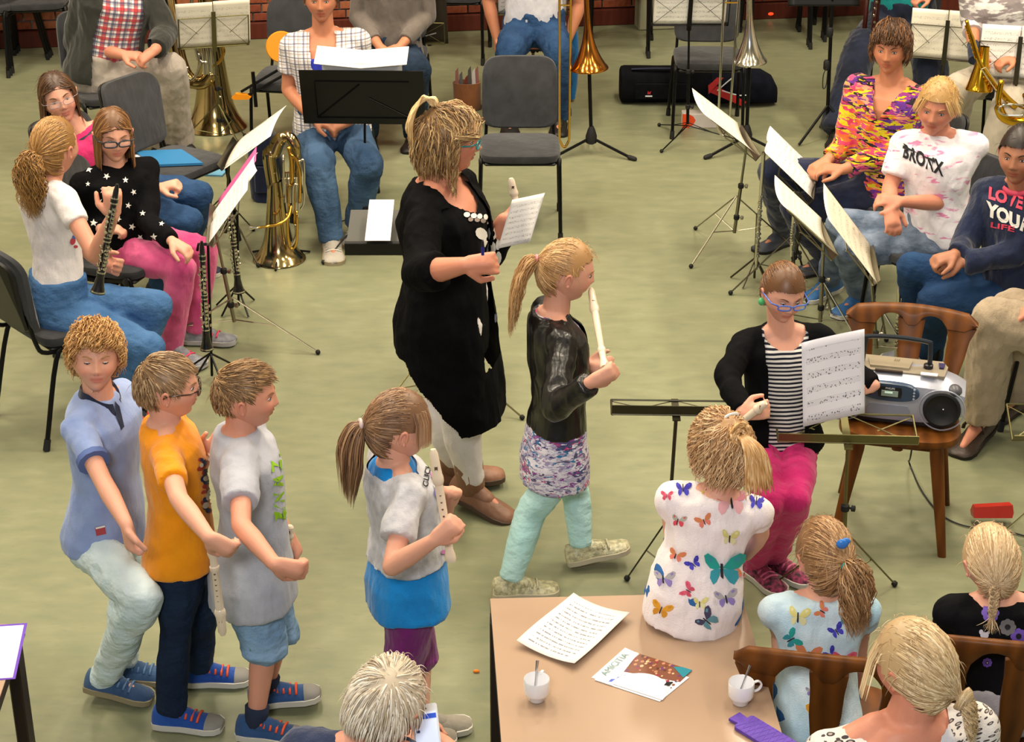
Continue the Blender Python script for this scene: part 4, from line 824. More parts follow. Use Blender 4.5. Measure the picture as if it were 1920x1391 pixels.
    p.decal(flo(1857,1149,17,0)+flo(1889,1175,16,1)+flo(1909,1192,15,0)+flo(1894,1209,11,0)+flo(1851,1241,9,0)+flo(1912,1213,7,1)+[(3,blob(1846,1190,8,6)),(3,blob(1840,1184,4,5)),(3,blob(1852,1186,5,3,-40))],fl)
    p.pants(fabric('white_skirt','b9b6c0','a9a6b0'),inf=.014)
    # ---- blonde woman in the foreground
    y=Z(1700,1250,1.24).y; p=Person('blonde woman with a low bun and leopard-print top in the front row',1.66,Y(1700,1640,y-.05),Y(1688,1352,y-.02),-10,Y(1712,1247,y),hrot=(-38,12,0),kid=False,skin='ruddy',hh=.210,base=Vector((Z(1700,1250,1.24).x,y,0)))
    p.arm('R',(1850,1500,.0),(1880,1600,.3),fing=(0,1,0),nrm=(0,0,-1)); p.arm('L',(1560,1500,.0),(1540,1600,.3),fing=(0,1,0),nrm=(0,0,-1))
    q=Vector((0,.40,0)); p.leg('R',p.HR+q,p.HR+q+Vector((0,.05,-.42)),toe=0); p.leg('L',p.HL+q,p.HL+q+Vector((0,.05,-.42)),toe=0)
    p.body(); p.face(); p.hair('9a7d58','cdb084','efdcb8',k='pony',vol=.09,n=1700,line=.26,temple=-.06,back=-.38,tie=(.10,-.50,-.24),tlen=.52,tw=.12,out=(.5,-1,-.2),tcurl=.03,bun=.13,fringe=60,fl=.7,stray=160,seed=16,w=.012)
    def leo(n,v):
        w=n.n('ShaderNodeTexVoronoi',{'Vector':v,'Scale':62.0}); a=w.outputs[0]; ring=n.ramp(a,[(0,'a59a93'),(.22,'3d3638'),(.34,'3d3638'),(.40,'d2ccc8')],'CONSTANT'); s=n.n('ShaderNodeSeparateXYZ',{0:v}); X=n.math('ABSOLUTE',s.outputs[0])
        return n.mix(n.math('LESS_THAN',X,.055),ring,C4('cdccd2'))
    p.top(attrmat('leopard',leo),sleeve=.6,hem=-.1,inf=.012,sl=.012,cut=lambda x,y,t,c:(t>.985)&(np.hypot(x,y)<.06))
    p.pants(denim('mid_denim','',''),inf=.012)
    # ---- fair boy with a phone
    y=Z(720,1330,1.18).y; p=Person('fair-haired person in a navy top bent over a phone at the bottom edge',1.60,Y(700,1640,y-.1),Y(706,1402,y-.05),20,Y(722,1325,y),hrot=(28,24,6),kid=False,skin='light',hh=.215,base=Vector((Z(720,1330,1.18).x,y,0)),sw=1.05)
    p.arm('R',(890,1480,.10),(848,1412,.16),fing=(-.9,.3,.35),nrm=(0,.3,-1),curl=.3); p.arm('L',(600,1500,.10),(775,1440,.26),fing=(.5,.8,.5),nrm=(.3,0,.9),curl=.5)
    q=Vector((0,.40,0)); p.leg('R',p.HR+q,p.HR+q+Vector((0,.05,-.42)),toe=0); p.leg('L',p.HL+q,p.HL+q+Vector((0,.05,-.42)),toe=0)
    p.body(); p.face(); p.hair('a89478','dcd0bc','faf4ea',k='short',len=.30,vol=.11,n=1700,line=.28,temple=.02,back=-.30,crown=(.10,-.30,.42),low=.45,mid=.8,g=.3,sweep=(-.3,.2,.2),stray=150,seed=17,w=.011)
    p.top(fabric('navy_jumper','1a2440','222e4e',8),sleeve=1.9,hem=-.1,inf=.02,sl=.016,disp=.014,t1=1.02,wide=1.05)
    p.pants(denim('mid_denim','',''),inf=.012); PH['phone']=p
BF=[('3a35a8','4a45c0'),('c9a52a','d9bf5a'),('d98a94','e6aab0'),('a8a69a','d8485a'),('cf8050','d97868'),('cfc67a','d9d4a0'),('1f9a90','2f8fa0'),('a8a4a8','8a78b8'),('d85a74','c84a64'),('d99a2a','c98a20'),('3f3a58','5a8a98')]
def bflies(p,L):
    mats=[]; polys=[]; dk=mat('bf_body','23202a',.8)
    use=sorted({b[4] for b in L}); ix={}
    for k in use: ix[k]=len(mats); mats+=[mat('bf_a%d'%k,BF[k][0],.8),mat('bf_b%d'%k,BF[k][1],.8)]
    mats.append(dk)
    for i,(x,y,s,r,k) in enumerate(L):
        p.decal([(ix[k] if c==0 else ix[k]+1 if c==1 else len(mats)-1,pl) for c,pl in butterfly(x,y,s*1.15,r,.75+.25*((i*7)%3)/2)],mats,name='butterfly_print',off=.0025)
def seated():
    # ---- man top left
    pv=Z(195,128,.56); y=pv.y; p=Person('man in a dark jacket and red plaid shirt sitting with crossed hands and khaki trousers',1.76,pv,Y(222,-38,y-.02),155,Y(228,-110,y-.05),hrot=(165,5,0),pyaw=140,kid=False,fat=1.18,skin='ruddy')
    p.arm('R',(142,82,.0),(232,103,-.22),fing=(1,-.3,.0),nrm=(0,.3,-1),curl=.5,thumb=-1); p.arm('L',(312,62,-.05),(290,95,-.30),fing=(-.8,-.3,-.5),nrm=(0,.3,-1),curl=.6)
    p.leg('R',(300,165,'n'),(305,262,'z0.12'),toe=150); p.leg('L',(322,128,'n'),(338,262,'z0.10'),toe=130)
    p.body(); p.face(); p.hair('4a4038','6a5c50','8a7c70',k='short',len=.15,n=600,stray=0)
    p.top(attrmat('red_plaid',lambda n,v:plaid(n,v,'ddd8d8',[('b8323a',22,9,.1,.28,.85),('2f3a66',22,9,.55,.2,.7),('2a2a33',44,18,.3,.12,.6)])),sleeve=0,hem=.02,inf=.014,name='plaid_shirt',disp=.008)
    p.top(fabric('dark_jacket','262724','2e2f2b',8),sleeve=1.9,hem=-.08,inf=.030,sl=.024,name='jacket',disp=.014,flare=.02,cut=lambda x,y,t,c:(y>0)&(np.abs(x+.0)<.045+.030*(1-np.abs(t-.4))))
    p.pants(fabric('khaki','a0968c','ada39a',6,wr=.8),inf=.018,fit=.012,cuffr=.006,disp=.014); p.shoes(mat('dark_shoe','1c1a18',.5),mat('dark_sole','141210',.6),sock=mat('cream_sock','c9b090',.9))
    # ---- smiling girl in pink
    pv=Z(222,352,.54); y=pv.y; p=Person('smiling long-haired girl in a pink T-shirt and jeans sitting behind the star-print girl',1.52,pv,Y(150,250,y+.0),150,Y(110,182,y-.02),hrot=(160,-2,14),pyaw=118,skin='pale',hh=.245)
    p.arm('R',(160,350,.0),(235,372,-.1),fing=(1,0,0),nrm=(0,0,-1)); p.arm('L',(262,345,'n'),(300,352,-.18),fing=(.9,-.1,.25),nrm=(0,.2,-1),curl=1.0)
    p.leg('R',(352,415,'n'),(300,530,'z0.08'),toe=120); p.leg('L',(372,365,.0),(350,480,'z0.08'),toe=110)
    p.body(); p.face(eye='4a4440',brow='5a3f2a'); p.glasses('8d7f86',.004); p.hair('2c1c12','52351f','7a5636',k='long',len=1.0,part=-.02,vol=.05,n=1500,line=.27,temple=.0,back=-.35,g=.8,low=.9,mid=1,m=12,seed=21,stray=60)
    p.top(fabric('pink_tee','c22a6a','b02460',8,wr=.6),sleeve=.45,hem=-.1,inf=.016,sl=.014); p.collar(mat('navy_rib','1c2236'),.05,th=.008)
    put('wristwatch',MB().tube([p.arms['L'][1].lerp(p.arms['L'][2],.5)+Vector((.0,math.cos(a)*.036,math.sin(a)*.036)) for a in np.linspace(0,6.28,14,endpoint=False)],.006,6,closed=True),mat('gold','d4a64a',.2,1),p.root)
    p.pants(denim('jeans_mid','1f3658','365680'),inf=.014,fit=.006,disp=.012); p.shoes(mat('navy_shoe','1a2236',.7),WHITE_SOLE())
    # ---- star-print girl
    pv=Z(235,440,.54); y=pv.y; p=Person('girl with dark glasses in a black star-print top and pink trousers sitting among the clarinets',1.46,pv,Y(212,312,y+.0),150,Y(212,252,y-.02),hrot=(158,6,-2),pyaw=120,skin='pale',hh=.238)
    p.arm('R',(165,400,.0),(190,430,-.15),fing=(1,0,0),nrm=(0,0,-1),curl=.6); p.arm('L',(278,415,'n'),(322,452,'n'),fing=(.8,-.3,-.4),nrm=(-.4,.2,-.9),curl=.5)
    p.leg('R',(340,502,'n'),(322,645,'z0.085'),toe=120); p.leg('L',(382,470,.0),(368,612,'z0.085'),toe=95)
    p.body(); p.face(eye='4a5560',brow='6a4a30'); p.glasses('1c2430',.009,w=.12,hgt=.058); p.hair('4a301c','80562f','b88752',k='long',len=1.05,part=.03,vol=.04,n=1500,line=.27,temple=.0,back=-.35,g=.8,low=.9,mid=1,m=12,seed=22,stray=40)
    p.top(fabric('black_star_top','0d0d10','141418',8,wr=.6),sleeve=1.95,hem=-.14,inf=.020,sl=.015,disp=.013); w=mat('print_white','')
    p.decal([(0,star(x,y_,r,a)) for x,y_,r,a in ((167,318,7,10),(200,331,7,30),(235,338,6,0),(194,357,7,15),(187,378,7,40),(176,418,7,5),(247,425,7,20),(289,444,7,0),(240,385,6,12),(250,360,6,50),(165,345,5,0),(182,305,5,20),(222,410,6,30),(268,400,6,0),(152,395,6,20),(303,420,5,10),(262,445,6,40),(205,300,4,0),(228,436,6,10))],[w])
    p.pants(fabric('pink_jeans','bf3f78','d05c8c',6,wr=.7),inf=.012,fit=.004,disp=.011); p.shoes(fabric('grey_trainer','8d8f96','6e7078',30),mat('sole_pinkgrey','a9a6a6',.7),lace=mat('neon_pink','e0406a'))
    # ---- ponytail clarinet girl
    pv=Z(108,560,.54); y=pv.y; p=Person('girl with a wavy ponytail in a white T-shirt and jeans holding a clarinet',1.56,pv,Y(82,335,y+.02),48,Y(104,275,y+.05),hrot=(28,0,0),pyaw=72,skin='light',hh=.238,fat=.98)
    p.arm('R',(178,478,'n'),(212,405,'n'),fing=(.05,.1,1),nrm=(-.3,.9,0),curl=.75); p.arm('L',(165,470,.22),(188,492,.10),fing=(.8,-.3,-.1),nrm=(0,-.8,.3),curl=.7)
    p.leg('R',(275,652,'n'),(228,770,'z0.085'),toe=75); p.leg('L',(292,575,.0),(222,730,'z0.085'),toe=70)
    p.body(); p.face(brow='8a6240'); p.hair('6b4a28','a4783f','d0a264',k='pony',vol=.07,n=1500,line=.27,temple=.0,back=-.36,tie=(0,-.50,.0),tlen=1.0,tw=.34,out=(.0,-1,-.4),tcurl=.045,tturn=3,tn=520,stray=80,seed=23)
    p.top(fabric('white_tee','e4dedf','d6d0d2',8,wr=.6),sleeve=.42,hem=-.04,inf=.010,sl=.010,disp=.008)
    p.decal([(0,blob(136,452,5,7,20)),(0,blob(141,462,4,3)),(1,blob(140,443,4,6,60))],[mat('print_red','b03a48'),mat('print_blue','3f62b8')])
    put('bracelet',MB().tube([p.arms['R'][2].lerp(p.arms['R'][1],.12)+Vector((.024*math.cos(a),.024*math.sin(a),.006*math.cos(a))) for a in np.linspace(0,6.28,14,endpoint=False)],.003,6,closed=True),mat('silver',''),p.root)
    p.pants(denim('jeans_blue','2c5080','5c84b0'),inf=.019,fit=.000,disp=.009); p.shoes(mat('navy_runner','1b2438',.7),mat('coral_sole','d0565a',.6),lace=mat('coral_lace','e0503c'))
    PH['clar']=p.arms['R'][2]+Vector((0,-.03,0))
    # ---- woman in plaid
    pv=Z(622,232,.55); y=pv.y; p=Person('woman in a white plaid shirt over a blue top sitting behind the black music stand',1.67,pv,Y(606,62,y+.02),180,Y(602,-4,y+.0),hrot=(178,2,0),kid=False,skin='tan',hh=.248,fat=1.08)
    p.arm('R',(541,168,.02),(592,226,-.2),fing=(.9,-.3,-.2),nrm=(0,.2,-1),curl=.4,thumb=-1); p.arm('L',(680,160,.05),(658,226,-.2),fing=(-.8,-.2,-.3),nrm=(0,.2,-1),curl=.4)
    p.leg('R',(598,318,'n'),(622,442,'z0.085'),toe=172); p.leg('L',(690,310,'n'),(668,412,'z0.085'),toe=185)
    p.body(); p.face(brow='4a3020'); p.hair('33211a','5a3c2a','7a5640',k='short',len=.2,n=1200,vol=.08,low=.6,stray=40,seed=31)
    p.top(mat('royal_top','2f3fc0',.8),sleeve=0,hem=-.1,inf=.008,name='blue_top',cut=lambda x,y,t,c:(t>.80)&(y>0)&(np.abs(x)<.05))
    p.top(attrmat('white_plaid',lambda n,v:plaid(n,v,'e6e3e3',[('4a4c66',34,15,.1,.17,.75),('8a6f60',34,15,.5,.14,.6),('7c7c98',68,30,.3,.14,.4)])),sleeve=.6,hem=-.12,inf=.018,sl=.018,name='plaid_shirt',disp=.012,flare=.02,cut=lambda x,y,t,c:(y>.015)&(np.abs(x)<np.where(t>.25,.020+.016*np.clip((t-.25)/.7,0,1),.006)))
    p.pants(denim('jeans_fade','1d3350','5f7fa6',sc=4),inf=.014,fit=.010,disp=.012); p.shoes(fabric('white_canvas','bdb6ac','ada69c'),mat('sole_tan',''),lace=WHITE_SOLE())
    # ---- seated person behind the wire stand
    pv=Z(735,92,.55); y=pv.y; p=Person('seated person in dark jeans with clasped hands half hidden behind a wire music stand',1.7,pv,Y(735,-65,y),180,Y(735,-135,y),hrot=(180,0,0),kid=False,skin='tan')
    p.arm('R',(672,30,.0),(712,88,-.25),fing=(.5,-.5,-.6),nrm=(.4,.2,-.8),curl=.9,thumb=-1); p.arm('L',(800,30,.0),(750,88,-.25),fing=(-.5,-.5,-.6),nrm=(-.4,.2,-.8),curl=.9)
    p.leg('R',(690,130,'n'),(690,245,'z0.08'),toe=175); p.leg('L',(780,130,'n'),(775,245,'z0.08'),toe=185)
    p.body(); p.hair('3a3028','50443a','6a5c50',k='short',len=.15,n=400,stray=0)
    p.top(fabric('taupe_top','6f6660','625a55'),sleeve=1.8,hem=-.1,inf=.02,sl=.016); p.pants(denim('jeans_dark','1b2738','33465e'),inf=.016,fit=.010,disp=.012); p.shoes(mat('dark_shoe',''),mat('dark_sole',''))
    # ---- person behind the trombone
    pv=Z(1002,48,.55); y=pv.y; p=Person('person in blue jeans and white shirt with bare arms sitting behind the empty grey chair',1.72,pv,Y(1000,-110,y),180,Y(1000,-180,y),hrot=(180,0,0),kid=False,skin='tan',fat=1.1)
    p.arm('R',(915,0,.05),(932,72,.0),fing=(.1,0,-1),nrm=(1,0,0),curl=.3); p.arm('L',(1088,5,.05),(1066,72,.0),fing=(-.1,0,-1),nrm=(-1,0,0),curl=.3)
    p.leg('R',(955,98,'n'),(955,215,'z0.08'),toe=178); p.leg('L',(1050,98,'n'),(1048,215,'z0.08'),toe=182)
    p.body(); p.hair('3a3028','50443a','6a5c50',k='short',len=.15,n=400,stray=0)
    p.top(fabric('white_check','c4c4cc','b0b0bc'),sleeve=.55,hem=-.02,inf=.014,sl=.014); p.pants(denim('jeans_mid','',''),inf=.016,fit=.012,disp=.012); p.shoes(mat('dark_shoe',''),mat('dark_sole',''))
    # ---- floral blouse woman
    pv=Z(1650,335,.55); y=pv.y; p=Person('woman in a bright floral blouse and navy trousers with short brown hair',1.68,pv,Y(1676,155,y+.02),212,Y(1670,88,y-.0),hrot=(200,4,0),pyaw=245,kid=False,skin='tan',hh=.250,fat=1.05)
    p.arm('R',(1585,272,.05),(1552,300,-.05),fing=(-.7,-.4,-.3),nrm=(.2,.1,-1),curl=.6); p.arm('L',(1672,290,'n'),(1580,318,'n'),fing=(-1,.1,.05),nrm=(.1,.3,-1),curl=.5,thumb=-1)
    p.leg('R',(1450,322,.10),(1470,430,'z0.08'),toe=230); p.leg('L',(1492,392,'n'),(1552,480,'z0.08'),toe=250)
    p.body(); p.face(eye='4f5a4a',brow='5a3c26'); p.hair('2c1b0e','54341a','8a5a2c',k='short',len=.34,n=1500,vol=.11,line=.27,temple=-.03,back=-.36,low=.6,mid=.9,g=.35,sweep=(-.5,.3,.1),ff=.75,w=.012,stray=60,seed=33,ymax=.24,curl=.022,turns=1.0)
    p.top(attrmat('floral_blouse',lambda n,v:floral(n,v,[(0,'1d1420'),(.13,'c9b81c'),(.27,'8a2f7a'),(.36,'d0602c'),(.46,'2a1626'),(.55,'c9467a'),(.64,'b9a818'),(.74,'d88a6c'),(.82,'5a2a80'),(.90,'c2385a')],15,.6)),sleeve=1.85,hem=-.14,inf=.020,sl=.018,name='blouse',disp=.013,cut=lambda x,y,t,c:(y>0.0)&(t>.70+7*np.abs(x))&(np.abs(x)<.045))
    p.pants(fabric('navy_trousers','141b30','1b2440',8),inf=.014,fit=.008,disp=.012); p.shoes(mat('slate_shoe','3a3f4a',.6),mat('dark_sole',''))
    # ---- printed white tee girl
    pv=Z(1762,430,.54); y=pv.y; p=Person('fair girl in a white lettered T-shirt and stonewashed jeans with folded arms',1.52,pv,Y(1760,252,y+.02),205,Y(1757,200,y-.0),hrot=(200,6,-4),pyaw=235,kid=True,skin='ruddy',hh=.250,fat=1.08)
    p.arm('R',(1668,352,.0),(1668,388,-.22),fing=(.1,-.5,-.6),nrm=(0,.3,-1),curl=.4); p.arm('L',(1762,380,'n'),(1690,378,'n'),fing=(-1,.1,.1),nrm=(0,.4,-1),curl=.5,thumb=-1)
    p.leg('R',(1578,420,.10),(1555,520,'z0.08'),toe=225); p.leg('L',(1592,468,'n'),(1612,548,'z0.085'),toe=225)
    p.body(); p.face(eye='5a6b78',brow='b08a58'); p.hair('9a7440','cda468','ecd098',k='pony',vol=.09,n=1500,line=.22,temple=.02,back=-.33,tie=(.05,-.48,-.1),tlen=.5,tw=.08,stray=260,seed=34,fringe=70,fl=.45)
    p.top(attrmat('pink_spatter',lambda n,v:n.mix(n.ramp(n.noise(v,26,4),[(.56,(0,0,0)),(.62,(.8,.8,.8))]),C4('e2dfe6'),n.mix(n.ramp(n.noise(v,9,1),[(.45,(0,0,0)),(.55,(1,1,1))]),C4('e2dfe6'),C4('cf5c9c')))),sleeve=.72,hem=-.10,inf=.018,sl=.020,disp=.011); p.collar(mat('white_rib','cfcad0'),.046,th=.005)
    p.text('BRONX',mat('ink','17161c',.8),(1692,293),(15.5,7.5),(1,-25),thick=.05); p.decal([(0,[(1694,272),(1755,300),(1754,306),(1693,279)])],[mat('ink','')],off=.008)
    p.pants(denim('stonewash','48586f','8d9bb0',sc=18),inf=.014,fit=.006,disp=.011); p.shoes(mat('blue_shoe2','2f5f94',.6),WHITE_SOLE())
    # ---- hooded sweatshirt girl
    pv=Z(1905,530,.54); y=pv.y; p=Person('dark-haired girl in a navy sweatshirt and jeans sitting at the right edge',1.48,pv,Y(1915,345,y+.02),215,Y(1912,290,y-.03),hrot=(208,0,0),pyaw=250,kid=True,skin='olive',hh=.240)
    p.arm('R',(1812,452,.02),(1790,478,-.1),fing=(-.9,-.2,-.2),nrm=(.1,.2,-1),curl=.7); p.arm('L',(1905,475,'n'),(1805,492,'n'),fing=(-1,.2,-.1),nrm=(0,.4,-1),curl=.8,thumb=-1)
    p.leg('R',(1712,500,.10),(1725,640,'z0.08'),toe=250); p.leg('L',(1750,562,'n'),(1745,668,'z0.08'),toe=250)
    p.body(); p.face(eye='2a1c14',brow='2a1c14'); p.hair('1a1210','2a1d18','453028',k='pony',vol=.08,n=1200,line=.20,temple=.02,back=-.33,tie=(0,-.5,.1),tlen=.4,stray=60,seed=35)
    p.top(fabric('navy_sweat','161f38','1c2744',8,wr=.7),sleeve=1.93,hem=-.15,inf=.024,sl=.020,disp=.014); p.collar(mat('pink_hood','c8405e'),.05,th=.009)
    pk=mat('letter_pink','d03c58'); wt=mat('print_white',''); p.text('LOVE',pk,(1853,372),(19,6),(1.5,-22),thick=.06); p.text('YOUR',wt,(1852,402),(20,9),(1.5,-24),thick=.08); p.text('LIFE',pk,(1857,425),(19,4),(1,-10),thick=.03)
    p.pants(denim('jeans_navy','1a2f4e','2a4a74'),inf=.014,fit=.004,disp=.010); p.shoes(mat('grey_shoe','7a7f86',.6),WHITE_SOLE())
    # ---- teal bassoonist
    pv=Z(1690,25,.62); y=pv.y; p=Person('person in a teal top and navy trousers playing the bassoon behind the floral woman',1.7,pv,Y(1690,-120,y),190,Y(1690,-190,y),hrot=(190,0,0),kid=False,skin='ruddy',fat=1.15)
    p.arm('R',(1625,-60,.0),(1640,-10,-.3),fing=(.4,-.3,.2),nrm=(0,0,-1),curl=.7); p.arm('L',(1765,-45,.0),(1742,-6,-.25),fing=(-.8,-.3,-.1),nrm=(0,0,-1),curl=.7,thumb=-1)
    p.leg('R',(1612,95,'n'),(1572,238,'z0.08'),toe=195); p.leg('L',(1742,105,'n'),(1752,235,'z0.08'),toe=180)
    p.body(); p.hair('3a3028','50443a','6a5c50',k='short',len=.15,n=400,stray=0)
    p.top(fabric('teal_top','118a8c','0e7c80',8),sleeve=.6,hem=-.05,inf=.016,disp=.012); p.pants(fabric('navy_slacks','121829','182036',8),inf=.020,fit=.03,cuffr=.02,disp=.014); p.shoes(mat('dark_shoe',''),mat('dark_sole',''))
    PH['bas']=p.pv
    # ---- sax player
    pv=Z(1892,128,.55); y=pv.y; p=Person('person in a grey-and-white patterned blouse and beige trousers playing a saxophone',1.7,pv,Y(1878,-25,y),205,Y(1878,-100,y),hrot=(205,0,0),pyaw=215,kid=False,skin='tan',fat=1.12)
    p.arm('R',(1822,38,.02),(1826,98,-.22),fing=(.3,-.4,-.7),nrm=(.6,0,-.3),curl=.6); p.arm('L',(1950,80,.0),(1900,110,-.25),fing=(-.7,-.3,-.1),nrm=(0,0,-1),curl=.6,thumb=-1)
    p.leg('R',(1800,165,'n'),(1785,270,'z0.08'),toe=215); p.leg('L',(1880,215,'n'),(1858,318,'z0.08'),toe=215)
    p.body(); p.hair('3a3028','50443a','6a5c50',k='short',len=.15,n=400,stray=0)
    p.top(attrmat('grey_lace_print',lambda n,v:n.mix(n.ramp(n.noise(v,20,5),[(.46,(0,0,0)),(.54,(1,1,1))]),C4('c9c6c4'),C4('7d7476'))),sleeve=1.25,hem=-.08,inf=.02,sl=.02,name='blouse'); sh,e,w=p.arms['R'][:3]
    put('sleeve_cuff',MB().cone(e.lerp(w,.14),e.lerp(w,.38),.056,.058,False,False),mat('white_rib',''),p.root); put('wrist_support',MB().cone(e.lerp(w,.78),w+(w-e)*.25,.036,.034,True,False),fabric('navy_sweat','',''),p.root)
    p.pants(fabric('stone_trousers','aaa192','b8afa0',6),inf=.018,fit=.012,disp=.012); p.shoes(mat('brown_shoe2','6a4a3a',.6),mat('dark_sole',''))
    # ---- person cut by the right edge
    pv=Z(2040,610,.56); y=pv.y; p=Person('person in beige trousers and brown strap shoes cut off by the right edge',1.7,pv,Y(2050,400,y),262,Y(2050,320,y),hrot=(262,0,0),kid=False,skin='ruddy',fat=1.15)
    p.arm('R',(1990,520,.2),(1960,560,.1),fing=(-1,0,-.2),nrm=(0,0,-1)); p.arm('L',(2040,520,'n'),(1960,580,-.1),fing=(-1,0,-.2),nrm=(0,0,-1))
    p.leg('L',(1865,600,'n'),(1838,782,'z0.11'),toe=218,pitch=8); p.leg('R',(1900,585,.15),(1905,735,'z0.08'),toe=225)
    p.body(); p.hair('3a3028','50443a','6a5c50',k='short',len=.15,n=400,stray=0)
    p.top(fabric('taupe_top',''),sleeve=1.8,hem=-.1,inf=.02); p.pants(fabric('beige_trousers','9c8c76','a8987f',6,wr=.8),inf=.020,fit=.016,cuffr=.012,disp=.014,length=.96)
    p.shoes(fabric('brown_leather','2c211b','362821',10,60,.3,.45,0,.4),mat('brown_sole','221a15',.6),h=.035)
    a=p.arms; hp,k,an,t_,pi=p.legs['L']; d=p.toe(218); x=Vector((d.y,-d.x,0)).normalized(); put('shoe_strap',MB().tube([an+d*.055-Vector((0,0,.03))+x*math.cos(q)*.046+Vector((0,0,1))*math.sin(q)*.045-Vector((0,0,.012)) for q in np.linspace(0,3.14,9)],.008,6,flat=.5),fabric('brown_leather',''),p.root,True)
# ---------------------------------------------------------------- furniture, stands, instruments
def M_(k):
    return {'black':lambda:mat('black_metal','0e0e10',.35,.6),'nickel':lambda:mat('nickel','8f8a78',.3,1),'olive':lambda:mat('brassed_wire','6d6844',.4,.8),'brass':lambda:mat('brass','d6a548',.16,1),'silver':lambda:mat('silver_plate','cfcabd',.14,1),
     'rubber':lambda:mat('rubber','111112',.7),'ivory':lambda:mat('ivory_plastic','d9c8b2',.32,coat=.3),'ebony':lambda:mat('ebony','0c0b0c',.25,coat=.4),'rose':lambda:mat('rose_brass','c07a34',.14,1),'gunmetal':lambda:mat('gunmetal','4a4638',.35,.9)}[k]()
def musicmat(name,base='efece8',ink='4a4a50',lines=9,amt=.75):
    if name in MATS: return MATS[name]
    n=NT(name); uv=n.n('ShaderNodeTexCoord').outputs['UV']; s=n.n('ShaderNodeSeparateXYZ',{0:uv}); X,Yy=s.outputs[0],s.outputs[1]
    row=n.math('FRACT',n.math('MULTIPLY',Yy,lines)); st=n.math('FRACT',n.math('MULTIPLY',row,11.0)); inrow=n.math('MULTIPLY',n.math('GREATER_THAN',row,.30),n.math('LESS_THAN',row,.75))
    line=n.math('MULTIPLY',n.math('LESS_THAN',st,.22),inrow); vo=n.n('ShaderNodeTexVoronoi',{'Vector':n.n('ShaderNodeMapping',{0:uv,3:(30,lines*5,1)}).outputs[0],'Scale':1.0}); notes=n.math('MULTIPLY',n.math('LESS_THAN',vo.outputs[0],.30),inrow)
    edge=n.math('MULTIPLY',n.math('MULTIPLY',n.math('GREATER_THAN',X,.07),n.math('LESS_THAN',X,.94)),n.math('MULTIPLY',n.math('GREATER_THAN',Yy,.05),n.math('LESS_THAN',Yy,.90)))
    f=n.math('MULTIPLY',n.math('MULTIPLY',n.math('MAXIMUM',n.math('MULTIPLY',line,.55),notes),edge),amt)
    n.set('Base Color',n.mix(f,C4(base),C4(ink))); n.set('Roughness',.75); n.set('Specular IOR Level',.2); MATS[name]=n.m; return n.m
def textmat(name,base,ink,lines=15):
    if name in MATS: return MATS[name]
    n=NT(name); uv=n.n('ShaderNodeTexCoord').outputs['UV']; s=n.n('ShaderNodeSeparateXYZ',{0:uv}); X,Yy=s.outputs[0],s.outputs[1]
    row=n.math('FRACT',n.math('MULTIPLY',Yy,lines)); r=n.math('MULTIPLY',n.math('GREATER_THAN',row,.32),n.math('LESS_THAN',row,.62)); w=n.noise(n.n('ShaderNodeMapping',{0:uv,3:(70,lines*1.0,1)}).outputs[0],1.0,1)
    edge=n.math('MULTIPLY',n.math('MULTIPLY',n.math('GREATER_THAN',X,.10),n.math('LESS_THAN',X,.86)),n.math('MULTIPLY',n.math('GREATER_THAN',Yy,.07),n.math('LESS_THAN',Yy,.90)))
    n.set('Base Color',n.mix(n.math('MULTIPLY',n.math('MULTIPLY',r,n.math('GREATER_THAN',w,.46)),edge),C4(base),C4(ink))); n.set('Roughness',.7); MATS[name]=n.m; return n.m
def sheetmesh(c,L,V,N,w,h,curl=0.0,wave=0.0,th=.0008,nu=10,nv=10,origin=None,m=None,name='sheet',fold=0):
    """a sheet of paper with its own thickness and curl"""
    c=Vector(c);L=Vector(L).normalized();V=Vector(V).normalized();N=Vector(N).normalized()
    def P(a,b,o): return c+L*((a-.5)*w)+V*((b-.5)*h)+N*(curl*(a-.5)**2*4+wave*math.sin(b*5+a*3)*.5+fold*abs(a-.5)*2+o)
    mb=MB(); mb.grid(lambda a,b:P(a,b,0),nu,nv); n=len(mb.v); k=len(mb.f); mb.grid(lambda a,b:P(a,b,-th),nu,nv); mb.f[k:]=[f[::-1] for f in mb.f[k:]]
    W=nu+1; ed=[i for i in range(W)]+[i*W+W-1 for i in range(1,nv+1)]+[nv*W+i for i in range(W-2,-1,-1)]+[i*W for i in range(nv-1,0,-1)]
    for i in range(len(ed)): a,b=ed[i],ed[(i+1)%len(ed)]; mb.add([],[]); mb.f.append((a,n+a,n+b,b)); mb.mi.append(0)
    me=mb.mesh(name,m,True,origin); uv=me.uv_layers.new(name='UVMap'); W_=nu+1
    lu=np.array([((l.vertex_index%n)%W_/nu,(l.vertex_index%n)//W_/nv) for l in me.loops],np.float32); uv.data.foreach_set('uv',lu.ravel()); return me
def sheet(c,L,V,N,w,h,label,cat='sheet music',name='sheet_music',m=None,parent=None,**k):
    me=sheetmesh(c,L,V,N,w,h,origin=Vector(c) if not parent else wloc(parent),m=m or musicmat('music_page'),name=name,**k); o=link(name,me,parent)
    if not parent: o.location=c; tag(o,label,cat)
    return o
GCH={}
def chairmats(): return fabric('seat_grey','2b2c2f','333438',14,300,.25), mat('black_plastic','101012',.45), M_('black'), M_('rubber')
